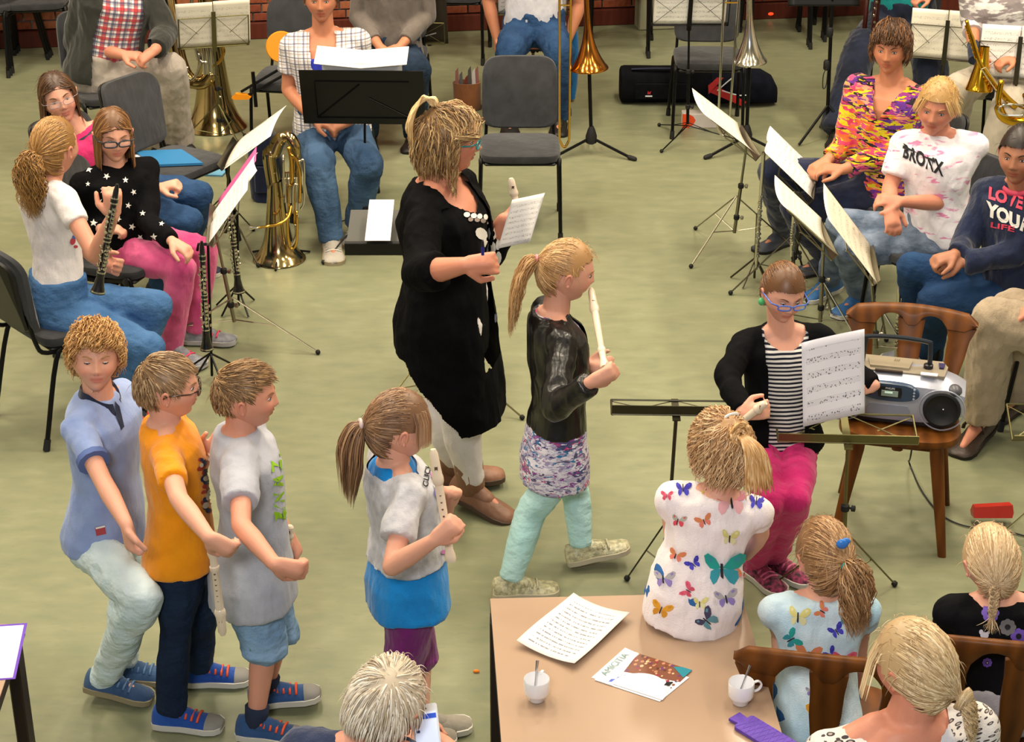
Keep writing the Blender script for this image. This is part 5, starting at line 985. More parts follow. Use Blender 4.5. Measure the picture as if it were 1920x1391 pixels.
def grey_chair(c,yaw,label,z=.46,back=True,group=None):
    """stacking chair: c = px of the seat centre"""
    p=Z(c[0],c[1],z) if not isinstance(c,Vector) else c; base=Vector((p.x,p.y,z-.46 if isinstance(c,Vector) else 0))
    if not GCH:
        fb,pl,bk,rb=chairmats(); t=thing('stacking_chair','x','chair',(0,0,0))
        def put0(n,mb,m,par=t,sm_=40): return link(n,mb.mesh(n,m,sm_),par)
        rg=[]
        for zz,k in ((.425,.90),(.432,.97),(.455,1.0),(.468,.985),(.474,.94)):
            rg.append([Vector((math.copysign(abs(math.cos(a))**.35,math.cos(a))*.235*k,math.copysign(abs(math.sin(a))**.35,math.sin(a))*.215*k+.01,zz)) for a in [2*math.pi*i/40 for i in range(40)]])
        s_=put0('seat',MB().loft(rg),fb); rg=[]
        for yy,k in ((-.010,.95),(-.004,1.0),(.022,1.0),(.032,.94)):
            rg.append([Vector((math.copysign(abs(math.cos(a))**.35,math.cos(a))*.225*k*(1-.04*math.sin(a)),-.215-yy*1-(.10*(math.sin(a)*.5+.5))-.0+.015*math.cos(a)**2,.68+math.copysign(abs(math.sin(a))**.35,math.sin(a))*.185*k)) for a in [2*math.pi*i/40 for i in range(40)]])
        b_=put0('backrest',MB().loft(rg),fb); 
        put0('back_shell',MB().loft([[Vector((v.x*.985,v.y-.012-o,(v.z-.68)*.985+.68)) for v in rg[3]] for o in (0,.016)]),pl,b_)
        put0('seat_pan',MB().box((0,.01,.418),(.42,.38,.018),bev=.01),pl,s_)
        for sx in (-1,1):
            x=sx*.225
            for q,n in (([(x*.93,.02,.41),(x,.15,.425),(x*1.02,.19,.40),(x*1.06,.235,.02)],'leg'),([(x*.93,.10,.40),(x,-.10,.41),(x*1.02,-.17,.38),(x*1.08,-.27,.02)],'leg')):
                l=put0(n,MB().tube(bez(q,4),.0115,8),bk); e=Vector(q[-1]); d=(e-Vector(q[-2])).normalized(); put0('rubber_foot',MB().cone(e-d*.03,e+d*.018,.015,.016,False,False),rb,l)
            put0('back_upright',MB().tube(bez([(x*.93,.0,.405),(x*.93,-.20,.415),(x*.9,-.245,.47),(x*.88,-.27,.60)],4),.010,8),bk)
            put0('joint_cap',MB().lathe([(.012,-.012),(.020,-.008),(.020,.008),(.012,.012)],(x*1.02,.165,.425),(1,0,0),12),pl)
        put0('crossbar',MB().tube([(-.21,.10,.405),(.21,.10,.405)],.009,8),bk)
        GCH['t']=t; o=t
    else: o=copy_tree(GCH['t'])
    o.location=base; o.rotation_euler=(0,0,-R(yaw)); o.scale=(.89,.92,.99); o['label']=label
    if group: o['group']=group
    return o
def copy_tree(o,par=None):
    c=o.copy(); COL.objects.link(c); c.parent=par
    for ch in list(o.children): copy_tree(ch,c)
    return c
def wood_chair(p,yaw,label,bh=1.0):
    """carved wooden chair: p = floor point under the seat centre"""
    t=thing('wooden_chair',label,'chair',p); t.rotation_euler=(0,0,-R(yaw)); w=wood('varnished_oak','3c1f07','7a4717',.42); 
    def q(n,mb,par=t,m=w):
        mb.v=[(v[0],v[1],.445+(v[2]-.445)*bh if v[2]>.465 else v[2]) for v in mb.v]; return link(n,mb.mesh(n,m,60),par)
    pts=[]
    for i in range(36):
        a=2*math.pi*i/36; x=math.copysign(abs(math.cos(a))**.6,math.cos(a))*.215; y=math.copysign(abs(math.sin(a))**.6,math.sin(a))*.205; x*=1+.10*(y/.2); pts.append((x,y+.01))
    q('seat',MB().loft([[Vector((x*k,y*k,z)) for x,y in pts] for k,z in ((.93,.425),(.99,.432),(1.0,.445),(.985,.457),(.93,.46),(.5,.455))]))
    for sx in (-1,1):
        for sy in (-1,1):
            a=Vector((sx*.135,sy*.13+.01,.43)); b=Vector((sx*.20,sy*.20+.01,0)); q('leg',MB().loft([[a.lerp(b,k)+Vector((sx_*r,sy_*r,0)) for sx_,sy_ in ((-1,-.6),(-.6,-1),(.6,-1),(1,-.6),(1,.6),(.6,1),(-.6,1),(-1,.6))] for k,r in ((0,.022),(.12,.025),(.5,.021),(1,.015))]))
    q('crossbar',MB().box((0,.0,.405),(.04,.34,.035),bev=.006)); q('crossbar',MB().box((0,.12,.405),(.30,.045,.04),bev=.006)); q('crossbar',MB().box((0,-.11,.405),(.30,.045,.04),bev=.006))
    def by(x,z): return -.185-.13*(z-.45)/.42+.35*x*x*0-.030*(1-(x/.25)**2)+.03
    # top rail with two arches
    n=40; up_=[];lo=[]
    for i in range(n+1):
        x=-.245+.49*i/n; zt=.895-.020*(x/.245)**2-.030*max(0,abs(x)/.245-.85)/.15; d1=(abs(x)-.075)/.052
        arch=.055*math.sqrt(max(0,1-d1*d1)); zb=.795+arch-.02*(abs(x)>.13)*1.0*0; zb+=.012*max(0,abs(x)/.245-.8)/.2*3
        up_.append((x,zt)); lo.append((x,zb))
    rg=[]
    for (x,zt),(_,zb) in zip(up_,lo):
        zs=(zb,zb+.006,(zb+zt)/2,zt-.010,zt); rg.append([Vector((x,by(x,z)+o*f,z)) for o,zz in ((.017,zs),) for z,f in zip(zz,(.6,1,1.15,1,.4))]+[Vector((x,by(x,z)-.017*f,z)) for z,f in zip(zs[::-1],(.4,1,1.1,1,.6))])
    q('top_rail',MB().loft(rg))
    def slat(x0,x1,prof):
        rr=[]
        for k,hw in prof:
            z=.445+(.80-.445)*k+.008; cx=x0+(x1-x0)*k; rr.append([Vector((cx+a*hw,by(cx+a*hw,z)+b*.012,z)) for a,b in ((-1,-.7),(-.7,-1),(.7,-1),(1,-.7),(1,.7),(.7,1),(-.7,1),(-1,.7))])
        q('back_slat',MB().loft(rr))
    for sx in (-1,1): slat(sx*.150,sx*.185,((-.05,.026),(.1,.022),(.3,.026),(.6,.036),(.85,.040),(1.02,.055)))
    slat(0,0,((-.05,.032),(.1,.028),(.35,.034),(.6,.042),(.85,.044),(1.05,.05))); return t
def camN(a,b,c): return (cR*a+cU*b-cF*c).normalized()
def stand(base,desk,label,N,kind='nickel',W=.48,Hd=.25,solid=False,feet=(20,140,260),fr=.30,sheets=None,pages=None,legm=None,fh=.30,plate=True,ledge=.035,name='music_stand',Lh=None):
    """folding music stand; base = floor px, desk = px of the desk's lower centre, N = direction the paper faces"""
    b=Z(*base); d=Y(desk[0],desk[1],b.y) if not isinstance(desk,Vector) else desk; m=M_(kind); lm=M_(legm or kind); t=thing(name,label,'music stand',b); rb=M_('rubber')
    top=Vector((d.x,d.y,d.z)); pole=[b+Vector((0,0,.10)),top+Vector((0,0,-.0))]
    put('pole',MB().tube([pole[0],pole[0].lerp(pole[1],.55)],.0095,8).tube([pole[0].lerp(pole[1],.5),pole[1]],.0065,8),lm,t)
    for k in (.18,.54): 
        c=pole[0].lerp(pole[1],k); kn=put('collar',MB().lathe([(.010,-.014),(.015,-.010),(.015,.010),(.010,.014)],c,(0,0,1),12),M_('rubber') if kind!='brass' else m,t); put('knob',MB().lathe([(.004,0),(.004,.012),(.011,.014),(.011,.026),(.006,.028)],c+Vector((.008,0,0)),(1,-.3,0),10),rb if kind!='nickel' else m,kn)
    for a in feet:
        f=Vector((math.sin(R(a)),math.cos(R(a)),0)); hub=b+Vector((0,0,fh)); toe=b+f*fr+Vector((0,0,.012)); sd=Vector((f.y,-f.x,0))*.005
        lg=put('leg',MB().tube([hub,toe],.0055,6,flat=.6).tube([b+Vector((0,0,.11)),hub.lerp(toe,.52)],.004,6,flat=.6),lm,t)
        put('rubber_foot',MB().ell(toe,(.012,.012,.012),n=8,m=6),rb,lg)
    N=Vector(N).normalized(); L=N.cross(Vector((0,0,1)));  L=(Vector(Lh) if Lh else L).normalized(); N=(N-L*N.dot(L)).normalized(); V=L.cross(N).normalized(); 
    if (V.y if Lh else V.z)<0: V=-V
    c0=top
    if solid:
        ds=put('desk',MB().prism([(-W/2,0),(W/2,0),(W/2,Hd),(-W/2,Hd)],c0,L,V,N,.004),mat('black_desk','0f0f10',.4,.3) if solid is True else solid,t)
        put('ledge',MB().prism([(-W/2,-.002),(W/2,-.002),(W/2,.003),(-W/2,.003)],c0+N*.028,L,V,N,.055).prism([(-W/2,0),(W/2,0),(W/2,.018),(-W/2,.018)],c0+N*.055,L,V,N,.003),mat('black_desk','0f0f10',.4,.3),t)
        rr=MB(); 
        for a_,b_ in (((-.38,.12),(.38,.12)),((-.38,.8),(.38,.8)),((-.38,.12),(-.38,.8)),((-.38,.12),(-.02,.75)),((.38,.12),(.05,.5))): rr.tube([c0+L*(a_[0]*W)+V*(a_[1]*Hd)-N*.006,c0+L*(b_[0]*W)+V*(b_[1]*Hd)-N*.006],.003,5)
        put('back_rib',rr,M_('black'),ds)
    else:
        w2=W/2; f=MB(); P=lambda x,y,o=0:c0+L*x+V*y-N*o
        for a_,b_ in (((-w2,0),(-w2,Hd*.8)),((w2,0),(w2,Hd*.8)),((-w2,Hd*.8),(w2,Hd*.8)),((-w2,0),(w2,0))): f.tube([P(*a_),P(*b_)],.0035,6)
        put('desk_frame',f,m,t)
        for sx in (-1,1):
            put('cross_strut',MB().tube([P(sx*w2,0,.004),P(0,Hd*.85,.004)],.003,6,flat=.5),m,t); put('cross_strut',MB().tube([P(sx*w2,Hd*.8,.006),P(sx*w2*.45,Hd*.38,.006)],.003,6,flat=.5),m,t)
        put('centre_plate',MB().prism([(-.014,-.03),(.014,-.03),(.012,Hd*.95),(-.012,Hd*.95)],c0-N*.005,L,V,N,.004),m,t)
        put('ledge',MB().prism([(-w2,-.002),(w2,-.002),(w2,.002),(-w2,.002)],c0+N*(ledge/2),L,V,N,ledge),m,t)
    if pages:
        for i,(x,y,w,h,mm,lab,cu) in enumerate(pages): sheet(c0+L*x+V*(y+h/2+.004)+N*(.010+.006*i),L,V,N,w,h,lab,m=mm,curl=cu,th=.0012)
    return t,c0,L,V,N
def keys(mb,A,B,n,r,off,side,seed=1):
    rd=random.Random(seed); d=(B-A).normalized(); x,y,_=basis(d); s=(x*math.cos(side)+y*math.sin(side))
    for i in range(n):
        p=A.lerp(B,(i+.5)/n)+s*off+x*rd.uniform(-.3,.3)*off; mb.lathe([(r*.5,-.002),(r,0),(r*.9,.004),(r*.2,.005)],p,s,10)
    mb.tube([A.lerp(B,.02)+s*off*.9+d.cross(s)*r*.9,A.lerp(B,.98)+s*off*.9+d.cross(s)*r*.9],.0016,5)
def clarinet(A,B,label,k=1.0,name='clarinet',st=False,seed=1):
    A=Vector(A);B=Vector(B); d=(B-A).normalized(); Ln=(B-A).length; t=thing(name,label,'clarinet',Vector((B.x,B.y,B.z))); r=.012*k
    prof=[(.006,0),(.011,.03),(.013,.10),(.016,.105),(.016,.13),(.013,.135)]; 
    pr=[(r*.45,0),(r*.9,.06*Ln),(r,.12*Ln),(r*1.25,.125*Ln),(r*1.25,.17*Ln),(r,.175*Ln),(r,.48*Ln),(r*1.2,.485*Ln),(r*1.2,.52*Ln),(r,.525*Ln),(r*1.05,.80*Ln),(r*1.35,.81*Ln),(r*1.35,.85*Ln),(r*1.3,.86*Ln),(r*1.8,.94*Ln),(r*2.5,Ln)]
    put('body_tube',MB().lathe(pr,A,d,16),M_('ebony'),t); s=M_('silver')
    rg=MB()
    for q in (.125,.17,.485,.52,.81,.985): rg.lathe([(np.interp(q*Ln,[p[1] for p in pr],[p[0] for p in pr])+.0012,-.003),(np.interp(q*Ln,[p[1] for p in pr],[p[0] for p in pr])+.0012,.003)],A+d*q*Ln,d,16)
    put('ring_band',rg,s,t)['kind']='stuff'; kb=MB()
    for sd,n,a0,a1 in ((4.2,7,.2,.47),(5.3,5,.22,.46),(4.2,7,.54,.78),(5.5,6,.55,.80),(3.2,4,.56,.8)): keys(kb,A+d*a0*Ln,A+d*a1*Ln,n,.0075*k,r*1.35,sd,seed+n)
    o=put('keywork',kb,s,t); o['kind']='stuff'; return t
def recorder(A,B,label,Ln=None,name='recorder'):
    A=Vector(A);B=Vector(B); d=(B-A).normalized(); Ln=Ln or (B-A).length; t=thing(name,label,'recorder',A); m=M_('ivory'); k=Ln/.32; x,y,_=basis(d)
    head=[(.0075,0),(.012,.012),(.0135,.05),(.0145,.07),(.0165,.078),(.0165,.09),(.0135,.098)]
    put('head_joint',MB().lathe([(r,h*k) for r,h in head]+[(.012,.10*k)],A,d,18),m,t)
    put('body_tube',MB().lathe([(.012,.10*k),(.0125,.11*k),(.011,.24*k),(.0145,.246*k),(.0145,.258*k),(.0115,.262*k)],A,d,18),m,t)
    put('foot_joint',MB().lathe([(.0115,.262*k),(.011,.285*k),(.0145,.30*k),(.016,.312*k),(.014,.32*k),(.006,.318*k)],A,d,18),m,t)
    dk=mat('bore_dark','5a4436',.8); hl=MB()
    for i in range(6): hl.lathe([(.0032,-.001),(.0032,.0012)],A+d*(.13+.02*i)*k-cF*.0115,-cF,8)
    put('finger_hole',hl,dk,t); put('window',MB().box(A+d*.055*k-cF*.0125,(.009,.004,.012)),dk,t); return t
def horn_bell(mb,c,ax,R0,Ln,r1,n=40,pw=2.6,rm=None):
    pr=[]
    for i in range(17):
        u=i/16; pr.append((r1+(R0-r1)*(1-u)**pw if rm is None else r1+(rm-r1)*(1-u)+(R0-rm)*(1-u)**7,u*Ln))
    pr=[(R0*.985,-.004),(R0*1.01,0),(R0*.99,.006)]+pr[1:]; mb.lathe(pr,c,ax,n,cap=False); inner=[(r-.003,h) for r,h in pr if h>=0]; mb.lathe(inner,c,ax,n,cap=False)
def props():
    # ---- tables
    lam=NT('beech_laminate'); v=lam.obj(); lam.set('Base Color',lam.mix(lam.noise(v,3,3),C4('a98d77'),C4('a0866f'))); lam.set('Roughness',.28); lam.set('Specular IOR Level',.45); lam=lam.m; edge=mat('table_edge','2c201b',.5); legm=mat('table_leg','2a1d1a',.4,.3)
    def table(poly,label,legs,zt=.75):
        c=sum(poly,Vector())/4; t=thing('table',label,'table',Vector((c.x,c.y,0)))
        k=[Vector((p.x,p.y,0)) for p in poly]; top=MB(); top.loft([[p+Vector((0,0,zt-.004)) for p in k],[p+Vector((0,0,zt)) for p in k]]); put('tabletop',top,lam,t,False)
        e=MB(); e.loft([[c.lerp(p,.999)*1 + Vector((0,0,0)) for p in [Vector((q.x,q.y,z)) for q in k]] for z in (zt-.034,zt-.0045)]); 
        e=MB(); cc=Vector((c.x,c.y,0)); e.loft([[Vector((q.x,q.y,z)) for q in k] for z in (zt-.034,zt-.0042)]); put('edge_band',e,edge,t,False)
        for i,q in enumerate(k):
            q2=q.lerp(cc,.05/max(.1,(q-cc).length)*.9); put('leg',MB().box(Vector((q2.x,q2.y,(zt-.034)/2)),(.035,.06,zt-.034),bev=.004),legm,t)
        for i in range(4):
            a,b=k[i].lerp(cc,.07),k[(i+1)%4].lerp(cc,.07); a,b=Vector((a.x,a.y,zt-.055)),Vector((b.x,b.y,zt-.055)); put('apron',MB().tube([a,b],.02,4,flat=.6),legm,t)
        return t
    A,B,C_,D=Z(919,1122,.75),Z(1389,1111,.75),Z(1471,1391,.75),Z(940,1391,.75); s=3.0
    table([A,B,B+(C_-B)*s,A+(D-A)*s],'beige table with dark edge that the small girl sits on',None)
    A=Z(45,1170,.75); e=(Z(0,1305,.75)-A).normalized(); w=Vector((-1,.02,0)); table([A,A+e*1.2,A+e*1.2+w*.9,A+w*.9],'beige table corner with dark leg at the bottom left',None)
    sheet(Z(-48,1225,.752),(1,.12,0),(-.12,1,0),(0,0,1),.23,.25,'purple-edged white sheet on the corner table','paper','paper_sheet',m=mat('paper_plain','eae8ea',.7)); 
    mb=MB(); c=Z(-48,1225,.7508); mb.prism([(-.122,-.132),(.122,-.132),(.122,.132),(-.122,.132)],c,(1,.12,0),(-.12,1,0),(0,0,1),.001); solo('purple_folder',mb,mat('purple_card','5a2ab0',.5),'purple card folder under the white sheet on the corner table','folder',c,False)
    # things on the table
    a,b,c,d=[Z(*q,.753) for q in ((1075,1121),(1181,1161),(1078,1250),(968,1212))]; cc=(a+b+c+d)/4
    sheet(cc+Vector((0,0,.004)),(b-a),(a-d),(0,0,1),(b-a).length,(a-d).length,'printed song sheet with a curled corner lying on the beige table','paper','song_sheet',m=textmat('song_text','dddbd7','808086'),curl=.014,wave=.006)
    def leaflet(off,ex):
        t_=thing('leaflet','glossy photo leaflet with a teal corner lying on the beige table' if not ex else 'second leaflet peeping out under the glossy photo leaflet','leaflet',Z(1205,1268,.7515)); a,b,c,d=[Z(q[0]+off[0],q[1]+off[1],.752+off[2]) for q in ((1178,1219),(1292,1270),(1237,1315),(1115,1275))]
        put('page',MB().loft([[q-Vector((0,0,.0008)) for q in (d,c,b,a)],[d,c,b,a]]),mat('paper_gloss','e8e6ea',.3),t_,False)
        if ex: return
        def q(u,v,z=0): return d+(c-d)*u+(a-d)*v+Vector((0,0,.0006+z))
        rd=random.Random(5); cols=['b5835f','8a4a30','d0a080','5a3426','9a2f44','c98a6a','6b3a6a','e0b890']
        sky=MB().add([q(.18,1),q(.18,.42),q(1,.62),q(1,1)][::-1],[(0,1,2,3)]); put('photo',sky,mat('leaf_brown','7c4a34',.35),t_,False)
        for i in range(130):
            u,v=rd.uniform(.05,.97),rd.uniform(.3,.97)
            if v<.30+.32*math.sin(max(0,min(1,(u-.15)/.85))*3.0) and u>.2: continue
            r=rd.uniform(.010,.026); put('photo_face',MB().add([q(u+r*math.cos(k),v+r*1.5*math.sin(k),.0002+i*.000003) for k in [6.283*j/8 for j in range(8)]],[tuple(range(8))]),mat('leaf_%d'%(i%8),cols[i%8],.35),t_,False)
        put('photo',MB().add([q(.0,.0,.0008),q(.28,.0,.0008),q(.16,1,.0008),q(.0,1,.0008)],[(0,1,2,3)]),mat('paper_gloss',''),t_,False)
        for i,u in enumerate((.20,.25,.30)): put('photo',MB().add([q(u-.02,.06+.1*i,.001),q(u+.06,.10+.1*i,.001),q(u+.06,.20+.1*i,.001),q(u-.02,.15+.1*i,.001)],[(0,1,2,3)]),mat('leaf_blue','3a5ac0',.4),t_,False)
        put('corner_panel',MB().add([q(.74,.93,.001),q(.99,.74,.001),q(1,1,.001),q(.85,1,.001)],[(0,1,2,3)]),mat('leaf_teal','1f8294',.35),t_,False)
        put('round_panel',MB().add([q(.62+.40*math.cos(k),.04+.56*math.sin(k)*.95,.0012) if math.sin(k)>-.01 else q(.62,.0,.0012) for k in [3.1416*j/18 for j in range(19)]],[tuple(range(19))]),mat('paper_gloss',''),t_,False)
        flat_text('AMICITIA',mat('teal_ink','5f8a8a',.5),q(.085,.52,.0012),(a-d),-(c-d),.020,t_)
        put('logo',MB().add([q(.86,.40,.0014),q(.93,.43,.0014),q(.92,.56,.0014),q(.85,.50,.0014)],[(0,1,2,3)]),mat('ink',''),t_,False)
    leaflet((-6,-5,-.001),True); leaflet((0,0,0),False)
    por=mat('porcelain','e4e4e8',.12,coat=.6)
    def cup(px,label,hy,sx,slabel):
        b=Z(px[0],px[1],.752); t_=thing('coffee_cup',label,'cup',b)
        prof=[(.019,0),(.0215,.003),(.0225,.012),(.030,.019),(.033,.027),(.0335,.062),(.0325,.064),(.031,.062),(.0305,.03),(.022,.016),(.001,.014)]
        put('cup_body',MB().lathe(prof,b,(0,0,1),36),por,t_,50); h=Vector((math.sin(R(hy)),math.cos(R(hy)),0)); put('handle',MB().tube(bez([b+h*.031+Vector((0,0,.055)),b+h*.046+Vector((0,0,.058)),b+h*.055+Vector((0,0,.046)),b+h*.048+Vector((0,0,.032)),b+h*.031+Vector((0,0,.028))],5),.0042,8,flat=.7),por,t_)
        s0=b+Vector((-.006,.006,.017)); s1=b+Vector(sx); d=(s1-s0).normalized(); st=thing('coffee_spoon',slabel,'spoon',s0); stl=mat('steel','a9abb2',.2,1)
        put('spoon_handle',MB().tube([s0,s0.lerp(s1,.5),s1],[.0020,.0022,.0042],8,flat=.4),stl if sx[0]>0 else mat('white_spoon','d6d6e0',.25),st); put('bowl',MB().ell(s0+Vector((0,0,.003)),(.008,.012,.004)),stl,st,True)
    cup((1006,1311),'white cup standing left of the leaflet on the table',20,(.002,.01,.112),'pale spoon standing upright in the left white cup'); cup((1388,1317),'white cup with its handle to the right beside the purple case',75,(.022,.022,.100),'steel spoon leaning in the right-hand white cup')
    c=Z(1440,1382,.757); X=(Z(1490,1410,.757)-Z(1395,1352,.757)).normalized(); X.z=0; Yv=Vector((-X.y,X.x,0)); mb=MB(); mb.prism([(-.085,-.03),(-.08,-.035),(.085,-.035),(.09,-.03),(.09,.03),(.085,.035),(-.08,.035),(-.085,.03)],c,X,Yv,(0,0,1),.009)
    pc=solo('phone_case',mb,fabric('purple_quilt','4f2f98','5a38a6',30,80,.3,.5),'purple quilted case lying on the table by the steel-spoon cup','case',c,False); q=MB()
    for i in range(-5,6): q.tube([c+X*(i*.016)-Yv*.033+Vector((0,0,.005)),c+X*(i*.016+.02)+Yv*.033+Vector((0,0,.005))],.0007,4); q.tube([c+X*(i*.016+.02)-Yv*.033+Vector((0,0,.005)),c+X*(i*.016)+Yv*.033+Vector((0,0,.005))],.0007,4)
    put('quilt_seam',q,mat('seam_lilac','7a5ac0',.6),pc)
    put('flap',MB().prism([(-.020,-.02),(.02,-.02),(.016,.02),(-.016,.02)],c-X*.094,Yv,X,(0,0,1),.008),fabric('purple_quilt',''),pc,False)
    # ---- chairs
    grey_chair((975,272),180,'empty grey chair facing the front behind the conductor')
    grey_chair(Z(622,240,.46),180,'grey chair under the woman in the plaid shirt'); grey_chair((548,142),188,'empty grey chair behind the plaid-shirt woman, orange stand leaning on it')
    grey_chair((737,100),180,'grey chair under the person with clasped hands'); grey_chair((1004,66),180,'grey chair under the person in blue jeans at the trombones'); grey_chair((1328,104),182,'empty grey chair with the dark instrument bags behind its legs')
    grey_chair((118,592),48,'grey chair under the girl in the white T-shirt'); grey_chair((225,475),110,'grey chair under the star-print girl'); grey_chair((208,382),118,'grey chair under the smiling girl in pink')
    grey_chair((325,302),122,'grey chair with a blue folder on its seat'); grey_chair((205,165),150,'grey chair under the man in the dark jacket')
    grey_chair((1665,365),242,'grey chair under the woman in the floral blouse'); grey_chair((1748,468),238,'grey chair under the girl in the lettered T-shirt'); grey_chair((1900,560),250,'grey chair under the girl in the navy sweatshirt')
    grey_chair((2035,655),262,'grey chair cut by the right edge under the person in beige trousers'); grey_chair((1700,75),190,'grey chair under the bassoon player'); grey_chair((1898,160),212,'grey chair under the saxophone player')
    n=0; where=['by the left edge','beside the left edge stack','in the middle of the back wall','left of the pillar','right of the pillar','behind the bassoon player']
    for i,((u,v),yw) in enumerate(zip(((8,116),(88,112),(855,97),(1160,84),(1450,70),(1588,56)),(200,172,185,186,178,180))):
        b=Z(u,v)
        for k in range(3): grey_chair(Vector((b.x+.0*k,b.y-.055*k,.46+.045*k)),yw,'grey chair %s of the stack %s'%(['at the bottom','in the middle','on top'][k],where[i]),group='stacked chairs along the back wall')
    p=Z(1690,776,.46); wc=Vector((p.x,p.y,0)); wood_chair(wc,194,'varnished wooden chair carrying the silver radio',.72)
    P2=Z(1532,1345,.46); wood_chair(Vector((P2.x+.01,P2.y-.02,0)),10,'wooden chair under the girl in the pale blue top'); P3=Z(1872,1322,.46); wood_chair(Vector((P3.x,P3.y-.02,0)),9,'wooden chair under the girl with the braid')
    # ---- radio
    f=Vector((math.sin(R(194)),math.cos(R(194)),0)); r=Vector((-f.y,f.x,0)); r=Vector((f.y,-f.x,0)); r=-r if r.x<0 else r; c=wc+Vector((0,0,.462))+f*.0-r*.035; t=thing('radio','silver portable radio and tape player with two dark speakers on the wooden chair','radio',c); up=Vector((0,0,1))
    sil=mat('radio_silver','a7abba',.3,.35,coat=.3); dk=mat('radio_dark','16171c',.35); gr=mat('radio_grille','0d0d11',.55); tp=mat('radio_top','9a9080',.35,.3)
    def rp(x,y,z): return c+(r*x+f*y+up*z)*1.2
    def hull(prof,x0,x1,m,name,par=t,n=14):
        rg=[]
        for i in range(n+1):
            u=-1+2*i/n; x=(x0+x1)/2+(x1-x0)/2*u; k=(1-abs(u)**4*.45); rg.append([rp(x,y*(k*.5+.5),.075+(z-.075)*k) for y,z in prof])
        return put(name,MB().loft(rg),m,par,40)
    hull([(-.085,.02),(-.075,.135),(-.03,.158),(.04,.152),(.075,.130),(.088,.07),(.08,.015),(.05,.0),(-.06,.0)],-.212,.212,sil,'housing')
    put('top_deck',MB().prism([(-.165,-.085),(.165,-.085),(.185,-.04),(.175,.045),(-.175,.045),(-.185,-.04)],rp(0,0,.150),r,f,up,.016),tp,t,40)
    lid=put('tape_lid',MB().prism([(-.075,-.05),(.075,-.05),(.08,-.03),(.07,.035),(-.07,.035),(-.08,-.03)],rp(-.02,-.01,.160),r,f,up,.010),mat('lid_beige','9c917c',.3,.2),t,40); flat_text('///',mat('ink',''),rp(0,-.02,.166),r,-f,.018,lid,'mark')
    put('tape_slot',MB().box((0,0,0),(1,1,1)) if False else MB().prism([(-.05,-.006),(.05,-.006),(.05,.006),(-.05,.006)],rp(-.02,.040,.158),r,f,up,.008),mat('slot_brown','3c3028',.5),t,False)
    put('volume_knob',MB().lathe([(.018,0),(.017,.012),(.012,.014)],rp(.095,-.015,.158),up,18),dk,t); put('price_label',MB().prism([(-.03,-.010),(.03,-.010),(.03,.010),(-.03,.010)],rp(.10,.040,.1605),r,f,up,.004),mat('paper_plain',''),t,False)
    flat_text('• • • •',mat('ink',''),rp(.10,.045,.1628),r,-f,.008,t,'label_print'); put('antenna_clip',MB().prism([(-.012,-.02),(.012,-.02),(.008,.02),(-.008,.02)],rp(.135,-.03,.160),r,f,up,.006),mat('indigo','2a2450',.4),t,False)
    for sx in (-1,1):
        x=sx*.148; s_=put('speaker',MB().lathe([(.066,-.004),(.068,.002),(.066,.008),(.058,.010),(.05,.004),(.02,.001),(.001,.004)],rp(x,.092,.072),(f+up*.10).normalized(),32),gr,t); put('speaker_dot',MB().ell(rp(x+.004,.102,.078),(.0025,.0025,.0025)),mat('white_dot','e0e0e4',.3),s_,True)
        put('speaker_rim',MB().tube([rp(x+math.cos(a)*.068,.098-.006*abs(math.cos(a)),.072+math.sin(a)*.066) for a in np.linspace(0,6.283,36,endpoint=False)],.0028,6,closed=True),sil,s_)
        put('corner_panel',MB().ell(rp(sx*.178,.045,.118),(.030,.035,.022)),mat('radio_grey','4a4b52',.35),t,True)
    pn=put('control_panel',MB().loft([[rp(-.01+math.copysign(abs(math.cos(a))**.7,math.cos(a))*.088*k,.080+o+.0,.110+math.sin(a)*.030*k) for a in np.linspace(0,6.283,28,endpoint=False)] for o,k in ((-.01,1),(.007,1),(.010,.95))]),mat('panel_blue','34465f',.3),t)
    put('display_bezel',MB().prism([(-.040,-.020),(.040,-.020),(.044,0),(.040,.020),(-.040,.020),(-.044,0)],rp(-.01,.091,.112),r,up,f,.006),dk,t,False); put('display',MB().prism([(-.030,-.012),(.030,-.012),(.030,.010),(-.030,.010)],rp(-.01,.095,.110),r,up,f,.003),mat('lcd','8a9a90',.3,emit=.05),t,False)
    flat_text('PHILIPS',mat('logo_white','d8dce4',.4),rp(-.01,.0958,.124),r,up,.0075,t,'logo',.02); put('lit_strip',MB().prism([(-.018,-.002),(.010,-.002),(.010,.005),(-.018,.005)],rp(-.01,.0970,.112),r,up,f,.001),mat('lcd_text','cfeee0',.4,emit=.3),t,False)
    for i in range(4): put('button',MB().lathe([(.0045,0),(.004,.003)],rp(.062,.088,.096+.010*i),f,10),mat('btn','a8b4c8',.3),t)
    put('button',MB().lathe([(.007,0),(.006,.003)],rp(-.083,.086,.118),f,12),mat('btn_ring','1d3a70',.3),t)
    put('tape_door',MB().prism([(-.075,-.022),(.075,-.022),(.078,0),(.068,.020),(-.068,.020),(-.078,0)],rp(-.01,.087,.052),r,up,f,.005),mat('door_silver','8d93a8',.3,.3),t,False); put('base_strip',MB().prism([(-.19,-.012),(.19,-.012),(.20,.006),(-.20,.006)],rp(0,.07,.014),r,up,f,.02),dk,t,False)
    hd=put('carry_handle',MB().tube(bez([rp(-.105,-.02,.140),rp(-.100,-.02,.225),rp(-.090,-.02,.240),rp(0,-.02,.246),rp(.085,-.02,.240),rp(.095,-.02,.225),rp(.100,-.02,.140)],5),.010,8,flat=.8),mat('handle_dark','1f252e',.35),t)
